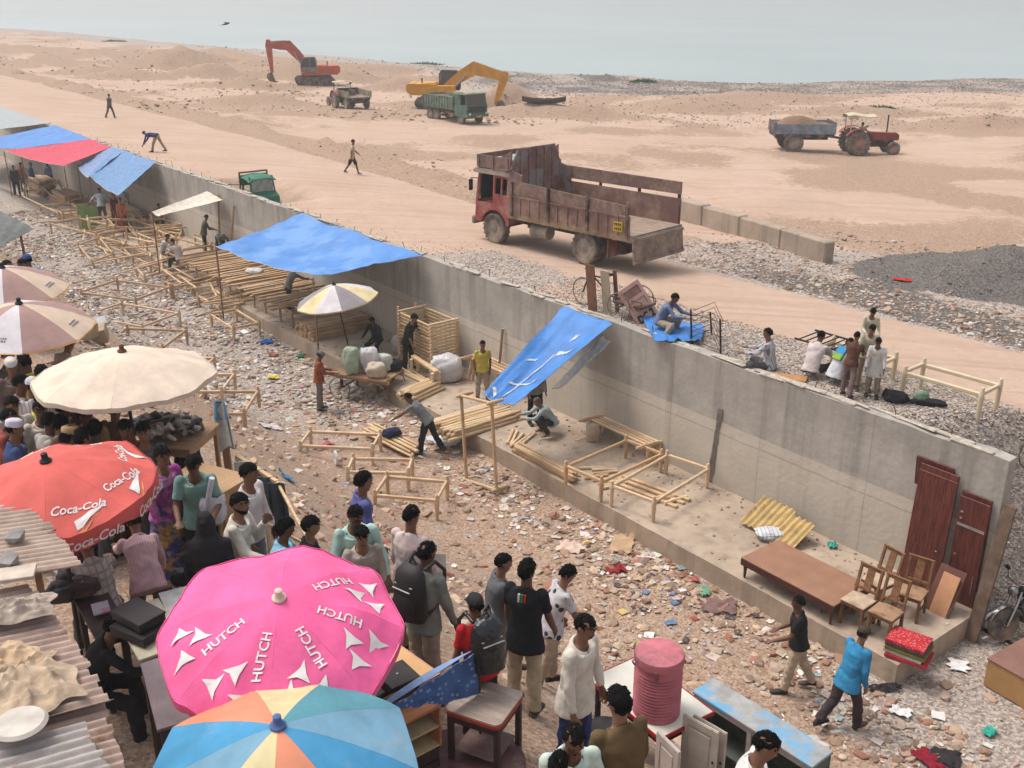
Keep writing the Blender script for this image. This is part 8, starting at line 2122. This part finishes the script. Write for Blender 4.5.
hh = zt_ - q.z
mb = MB(); mb.sheet(lambda u, v: ((.07 + .05 * v + .02 * math.sin(u * 18)) * math.cos(u * 6.28) - .04, (.06 + .05 * v) * math.sin(u * 6.28) , hh - .02 - v * .62 - .06 * math.sin(u * 6.28 * 2)), 28, 8, .006); obj('draped_cloth', mb, cloth((206, 204, 196)), t, smooth=60)
mb = MB(); mb.sheet(lambda u, v: ((.06 + .03 * v) * math.cos(u * 6.28) - .04, (.05 + .03 * v) * math.sin(u * 6.28), hh + .0 - v * .2 + .02 * (1 - v)), 20, 4, .006); obj('blue_cap_cloth', mb, cloth((120, 160, 190)), t, smooth=60)
pa, pb, pc2, pd2 = px(237, 456, 4.9), px(277, 482, 4.9), px(268, 524, 4.9), px(312, 548, 4.6)
t = thing('clothes_frame', 'bed frame propped as a rack hung with grey and cream clothes', 'rack')
mb = MB(); mb.beam(pa, pb, .05, .04); obj('long_rail', mb, RAWW[1], t)
for q in (pa, pb, pc2, pd2):
    mb = MB(); mb.tube([(q.x, q.y, gb(q) - .05), (q.x, q.y, q.z)], .028, 7); obj('leg', mb, RAWW[2], t)
mb = MB(); mb.beam(pc2, pd2, .03, .03); mb.beam(pb, pd2, .03, .03); obj('cross_rail', mb, RAWW[0], t)
for i, (u0, c, w_, lab) in enumerate(((.2, (186, 180, 168), .2, 'cream shirt hung on the propped bed frame'), (.5, (110, 116, 118), .26, 'grey shirt hung on the propped bed frame, middle of the row'), (.78, (84, 88, 92), .26, 'dark grey trousers hung on the propped bed frame'), (1.0, (70, 74, 78), .2, 'charcoal cloth bunched at the right end of the rack'))):
    c0 = pa.lerp(pb, u0); mb = MB(); mb.sheet(lambda u, v: c0 + V(((u - .5) * w_ * (1 + .4 * v) + .04 * v, -.06 - .04 * math.sin(u * 11 + i) * (.3 + v) - .1 * v, .02 - .62 * v)), 12, 8, .02); tag(obj('hung_clothes', mb, cloth(c), smooth=60), lab, 'clothes')
# ---- bags people carry
def backpack(label, root, inf, mat, gloss=False, sc=1.0):
    f1, d1 = inf['f1'], inf['d1']; c = inf['chest'] - f1 * .17 - d1 * .03
    p = wpos(root, c); t = thing('backpack', label, 'backpack', p, root.rotation_euler[2]); t.scale = (sc,) * 3
    mb = MB(); mb.loft([((0, 0, -.25), (.14, 0, 0), (0, .08, 0)), ((0, -.01, -.2), (.165, 0, 0), (0, .105, 0)), ((0, -.02, 0), (.17, 0, 0), (0, .11, 0)), ((0, -.005, .18), (.15, 0, 0), (0, .09, 0)), ((0, .02, .26), (.09, 0, 0), (0, .05, 0))], 18); obj('bag_body', mb, mat, t, smooth=60)
    mb = MB(); mb.loft([((0, -.1, -.2), (.12, 0, 0), (0, .05, 0)), ((0, -.11, -.08), (.125, 0, 0), (0, .055, 0)), ((0, -.09, .02), (.1, 0, 0), (0, .04, 0))], 16); obj('front_pocket', mb, mat, t, smooth=60)
    for z in (.07, .1):
        mb = MB(); mb.tube([(-.1, -.122 + (z - .07), z), (.1, -.122 + (z - .07), z + .01)], .006, 6); obj('zip_stripe', mb, M((190, 186, 184), rough=.4, bump=0), t)
    for s in (-1, 1):
        mb = MB(); mb.tube([(s * .1, .06, .22), (s * .12, .17, .26), (s * .13, .27, .14), (s * .14, .25, -.08), (s * .13, .06, -.2)], .018, 7); obj('shoulder_strap', mb, mat, t, smooth=60)
    mb = MB(); mb.tube([(-.04, .03, .26), (0, .03, .31), (.04, .03, .26)], .01, 6); obj('grab_loop', mb, mat, t)
backpack('black backpack with pale zip stripes worn by the man in grey green shirt', bp_man, bpi, M((44, 38, 40), rough=.6), sc=1.08)
backpack('shiny black plastic covered backpack on the boy in the red t-shirt', red_boy, rbi, M((22, 22, 26), rough=.18, bump=1.0, bscale=22, spec=.6), sc=1.0)
p = px(205, 500, 5.0); mb = MB(); mb.tube([px(212, 478, 5.35), px(206, 510, 4.95)], .03, 10); tag(obj('paper_roll', mb, M((206, 202, 214))), 'rolled paper in the hand of the teal shirted young man', 'paper roll')
sack('white plastic carrier bag held by the teal shirted young man', px(215, 522, 4.75), (.13, .1, .2), cloth((206, 208, 218)), 70, neck=True, name='carrier_bag', cat='bag')
sack('black handbag carried beside the black robe', px(182, 586, 4.55), (.1, .06, .1), BLACK, 71, name='handbag', cat='bag')
sack('white plastic bag at the feet of the woman in black', px(190, 612, 4.25), (.16, .13, .2), cloth((196, 186, 176)), 72, neck=True, name='carrier_bag', cat='bag')
hq = wpos(blue_man, bli['arms'][0][2]); sack('small black bag in the hand of the man in bright blue', (hq.x - .02, hq.y - .02, hq.z - .32), (.08, .06, .12), BLACK, 73, name='bag', cat='bag')
mb = MB(); q = px(436, 566, 4.75); mb.sheet(lambda u, v: q + V(((u - .5) * .2, .05 * v, (v - .5) * .22 + .02 * nz(u * 4, v * 4, 1))), 5, 5, .003); tag(obj('paper_sheet', mb, WHT), 'white sheet held near the head of the man in the pinkish shirt', 'paper')
# ---- larger scraps and the brown cabinet
rag('flat torn cardboard sheet on the street below the ledge beds', 622, 545, .62, .42, (190, 158, 126), 1, 'cardboard', 'cardboard', .02)
rag('crumpled pale rag left of the cardboard sheet', 571, 549, .5, .4, (214, 188, 170), 2)
rag('white crumpled paper beside the fourth row bed', 271, 428, .5, .35, (224, 214, 208), 3, 'paper_sheet', 'paper')
rag('bright blue rag on the open dirt above the pink umbrella', 288, 480, .45, .16, (50, 130, 176), 4)
rag('blue polythene scrap in the litter left of the orange shirted man', 266, 343, .4, .3, (40, 100, 180), 5, 'plastic_scrap', 'plastic')
rag('green plastic scrap near the orange shirted man', 301, 357, .3, .2, (40, 130, 90), 6, 'plastic_scrap', 'plastic')
rag('yellow paper scrap in the litter beside the orange shirted man', 273, 379, .3, .2, (226, 200, 70), 7, 'paper_sheet', 'paper')
rag('pink rag on the street left of the first open bed frame', 325, 447, .5, .2, (196, 108, 126), 8)
rag('white polythene sheet beside the bending man', 443, 442, .8, .5, (206, 210, 214), 9, 'plastic_scrap', 'plastic')
rag('dark red rag in the rubble below the ledge beds', 616, 571, .35, .22, (150, 44, 48), 10)
rag('green striped packet in the rubble heap by the ledge', 703, 593, .3, .2, (110, 160, 130), 11, 'packet', 'packet')
rag('brown sacking scrap on the rubble heap by the ledge', 718, 608, .6, .4, (128, 100, 96), 12)
rag('white paper lying on the dirt in front of the brown cabinet', 958, 667, .3, .3, (230, 226, 222), 13, 'paper_sheet', 'paper', .02)
rag('white paper scrap on stones below the ledge corner', 900, 714, .3, .2, (226, 222, 218), 14, 'paper_sheet', 'paper')
rag('turquoise plastic scrap on the ground at the lower right', 989, 734, .22, .16, (60, 170, 150), 15, 'plastic_scrap', 'plastic')
rag('dark red rag at the bottom right edge', 928, 762, .45, .25, (140, 34, 50), 16)
rag('black rag hanging down the ledge corner', 884, 690, .5, .16, (56, 50, 52), 17)
rag('teal rag on the ledge by the brown bed', 832, 547, .2, .16, (60, 160, 150), 18)
rag('red scrap on the dark gravel across the road', 902, 281, .5, .2, (196, 50, 40), 19, am=.04)
p = hit(335, 465); mb = MB(); mb.lathe([(.05, 0), (.17, .0), (.17, .05), (.05, .05), (.05, 0)], n=24, axis='X', cap=False); o = tag(obj('tape_ring', mb, M((224, 222, 220)), smooth=50), 'white ring standing on the dirt beside the open bed frame', 'ring'); o.location = p + V((0, 0, .17)); o.rotation_euler = (0, 0, .4)
for i, (x, y, w_, d_, c, lab) in enumerate([(92, 330, .7, .3, (200, 196, 196), 'white board propped on the debris behind the cream umbrella'), (84, 340, .5, .4, (186, 164, 134), 'open cardboard carton on the debris behind the striped umbrella'), (100, 343, .6, .35, (176, 150, 120), 'tan sack like carton beside the white board')]):
    q = hit(x, y); mb = MB(); h = .3 if i else .05
    mb.box((q.x, q.y, q.z + .2), (w_, d_, h), rz=.5 + i, bev=.01, rot=(Matrix.Rotation(.5 + i * .7, 3, 'Z') @ Matrix.Rotation(.4 - .3 * i, 3, 'X'))); tag(obj('carton', mb, M(c, var=.2)), lab, 'carton')
cen, rz, L, Wd = quad_box(px(987, 658, .52), px(1030, 682, .52), px(1026, 612, .52), 0)
L = 1.5; un = V((math.cos(rz), math.sin(rz), 0)); vn = V((-un.y, un.x, 0)); a0 = px(987, 658, .52); sgn = 1 if (px(1026, 612, .52) - a0).dot(vn) > 0 else -1; Wd = (px(1026, 612, .52) - a0).dot(vn) * sgn
cen = a0 + un * L / 2 + vn * sgn * Wd / 2
t = thing('low_cabinet', 'brown cabinet lying on its back at the right edge below the motorcycle', 'cabinet', (cen.x, cen.y, 0.02), rz)
mb = MB(); mb.box((0, 0, .49), (L, Wd, .03), bev=.004); obj('cabinet_top', mb, M((142, 104, 90), rough=.55, var=.12), t)
mb = MB(); mb.box((0, 0, .24), (L - .03, Wd - .03, .47)); obj('cabinet_body', mb, M((184, 142, 92), rough=.6, var=.1), t)
hz_ = MB(); hz_.box((0, 270, 5.4), (900, 700, 14.0))
hm_ = bpy.data.materials.new('haze'); hm_.use_nodes = True; HN = NT(hm_); HN.n.remove(HN.n['Principled BSDF'])
pv = HN('ShaderNodeVolumePrincipled', {'Color': (.86, .84, .82, 1), 'Density': .0013, 'Anisotropy': .2})
HN.l.new(pv.outputs[0], HN.n['Material Output'].inputs['Volume'])
tag(obj('haze', hz_, hm_), kind='stuff')
# ------------------------------------------------------------------ light, sky, camera
w = bpy.data.worlds.new('World'); scene.world = w; w.use_nodes = True
N = NT(w); bg = N.n['Background']
SUN_EL, SUN_AZ = 62.0, -62.0          # azimuth measured from +Y towards +X
sky = N('ShaderNodeTexSky', sky_type='NISHITA', sun_disc=False, sun_elevation=R(SUN_EL), sun_rotation=R(SUN_AZ), air_density=1.0, dust_density=5.0, ozone_density=1.0, altitude=0)
hs = N('ShaderNodeHueSaturation', {'Saturation': .35, 'Color': (sky, 0)})
N.l.new(hs.outputs[0], bg.inputs['Color']); bg.inputs['Strength'].default_value = .15
ld = bpy.data.lights.new('sun', 'SUN'); ld.energy = 1.05; ld.angle = R(20); ld.color = (1.0, .96, .9)
lo = bpy.data.objects.new('sun', ld); COL.objects.link(lo)
dv = V((math.sin(R(SUN_AZ)) * math.cos(R(SUN_EL)), math.cos(R(SUN_AZ)) * math.cos(R(SUN_EL)), math.sin(R(SUN_EL))))
lo.rotation_euler = dv.to_track_quat('Z', 'Y').to_euler(); lo.location = (0, 0, 60)
cd = bpy.data.cameras.new('camera'); cd.sensor_width = 36; cd.lens = FPX / 1024 * 36; cd.clip_end = 9000; cd.clip_start = .1
co_ = bpy.data.objects.new('camera', cd); COL.objects.link(co_)
co_.location = CAM; co_.rotation_euler = (R(90 - PITCH), 0, 0)
scene.camera = co_
vs_ = scene.view_settings; vs_.view_transform = 'Standard'; vs_.look = 'None'; vs_.gamma = 1; vs_.exposure = 0.62; vs_.use_curve_mapping = False
scene.cycles.max_bounces = 5; scene.cycles.diffuse_bounces = 3; scene.cycles.glossy_bounces = 2; scene.cycles.transmission_bounces = 2
scene.cycles.use_adaptive_sampling = True
try: scene.cycles.use_denoising = True
except Exception: pass
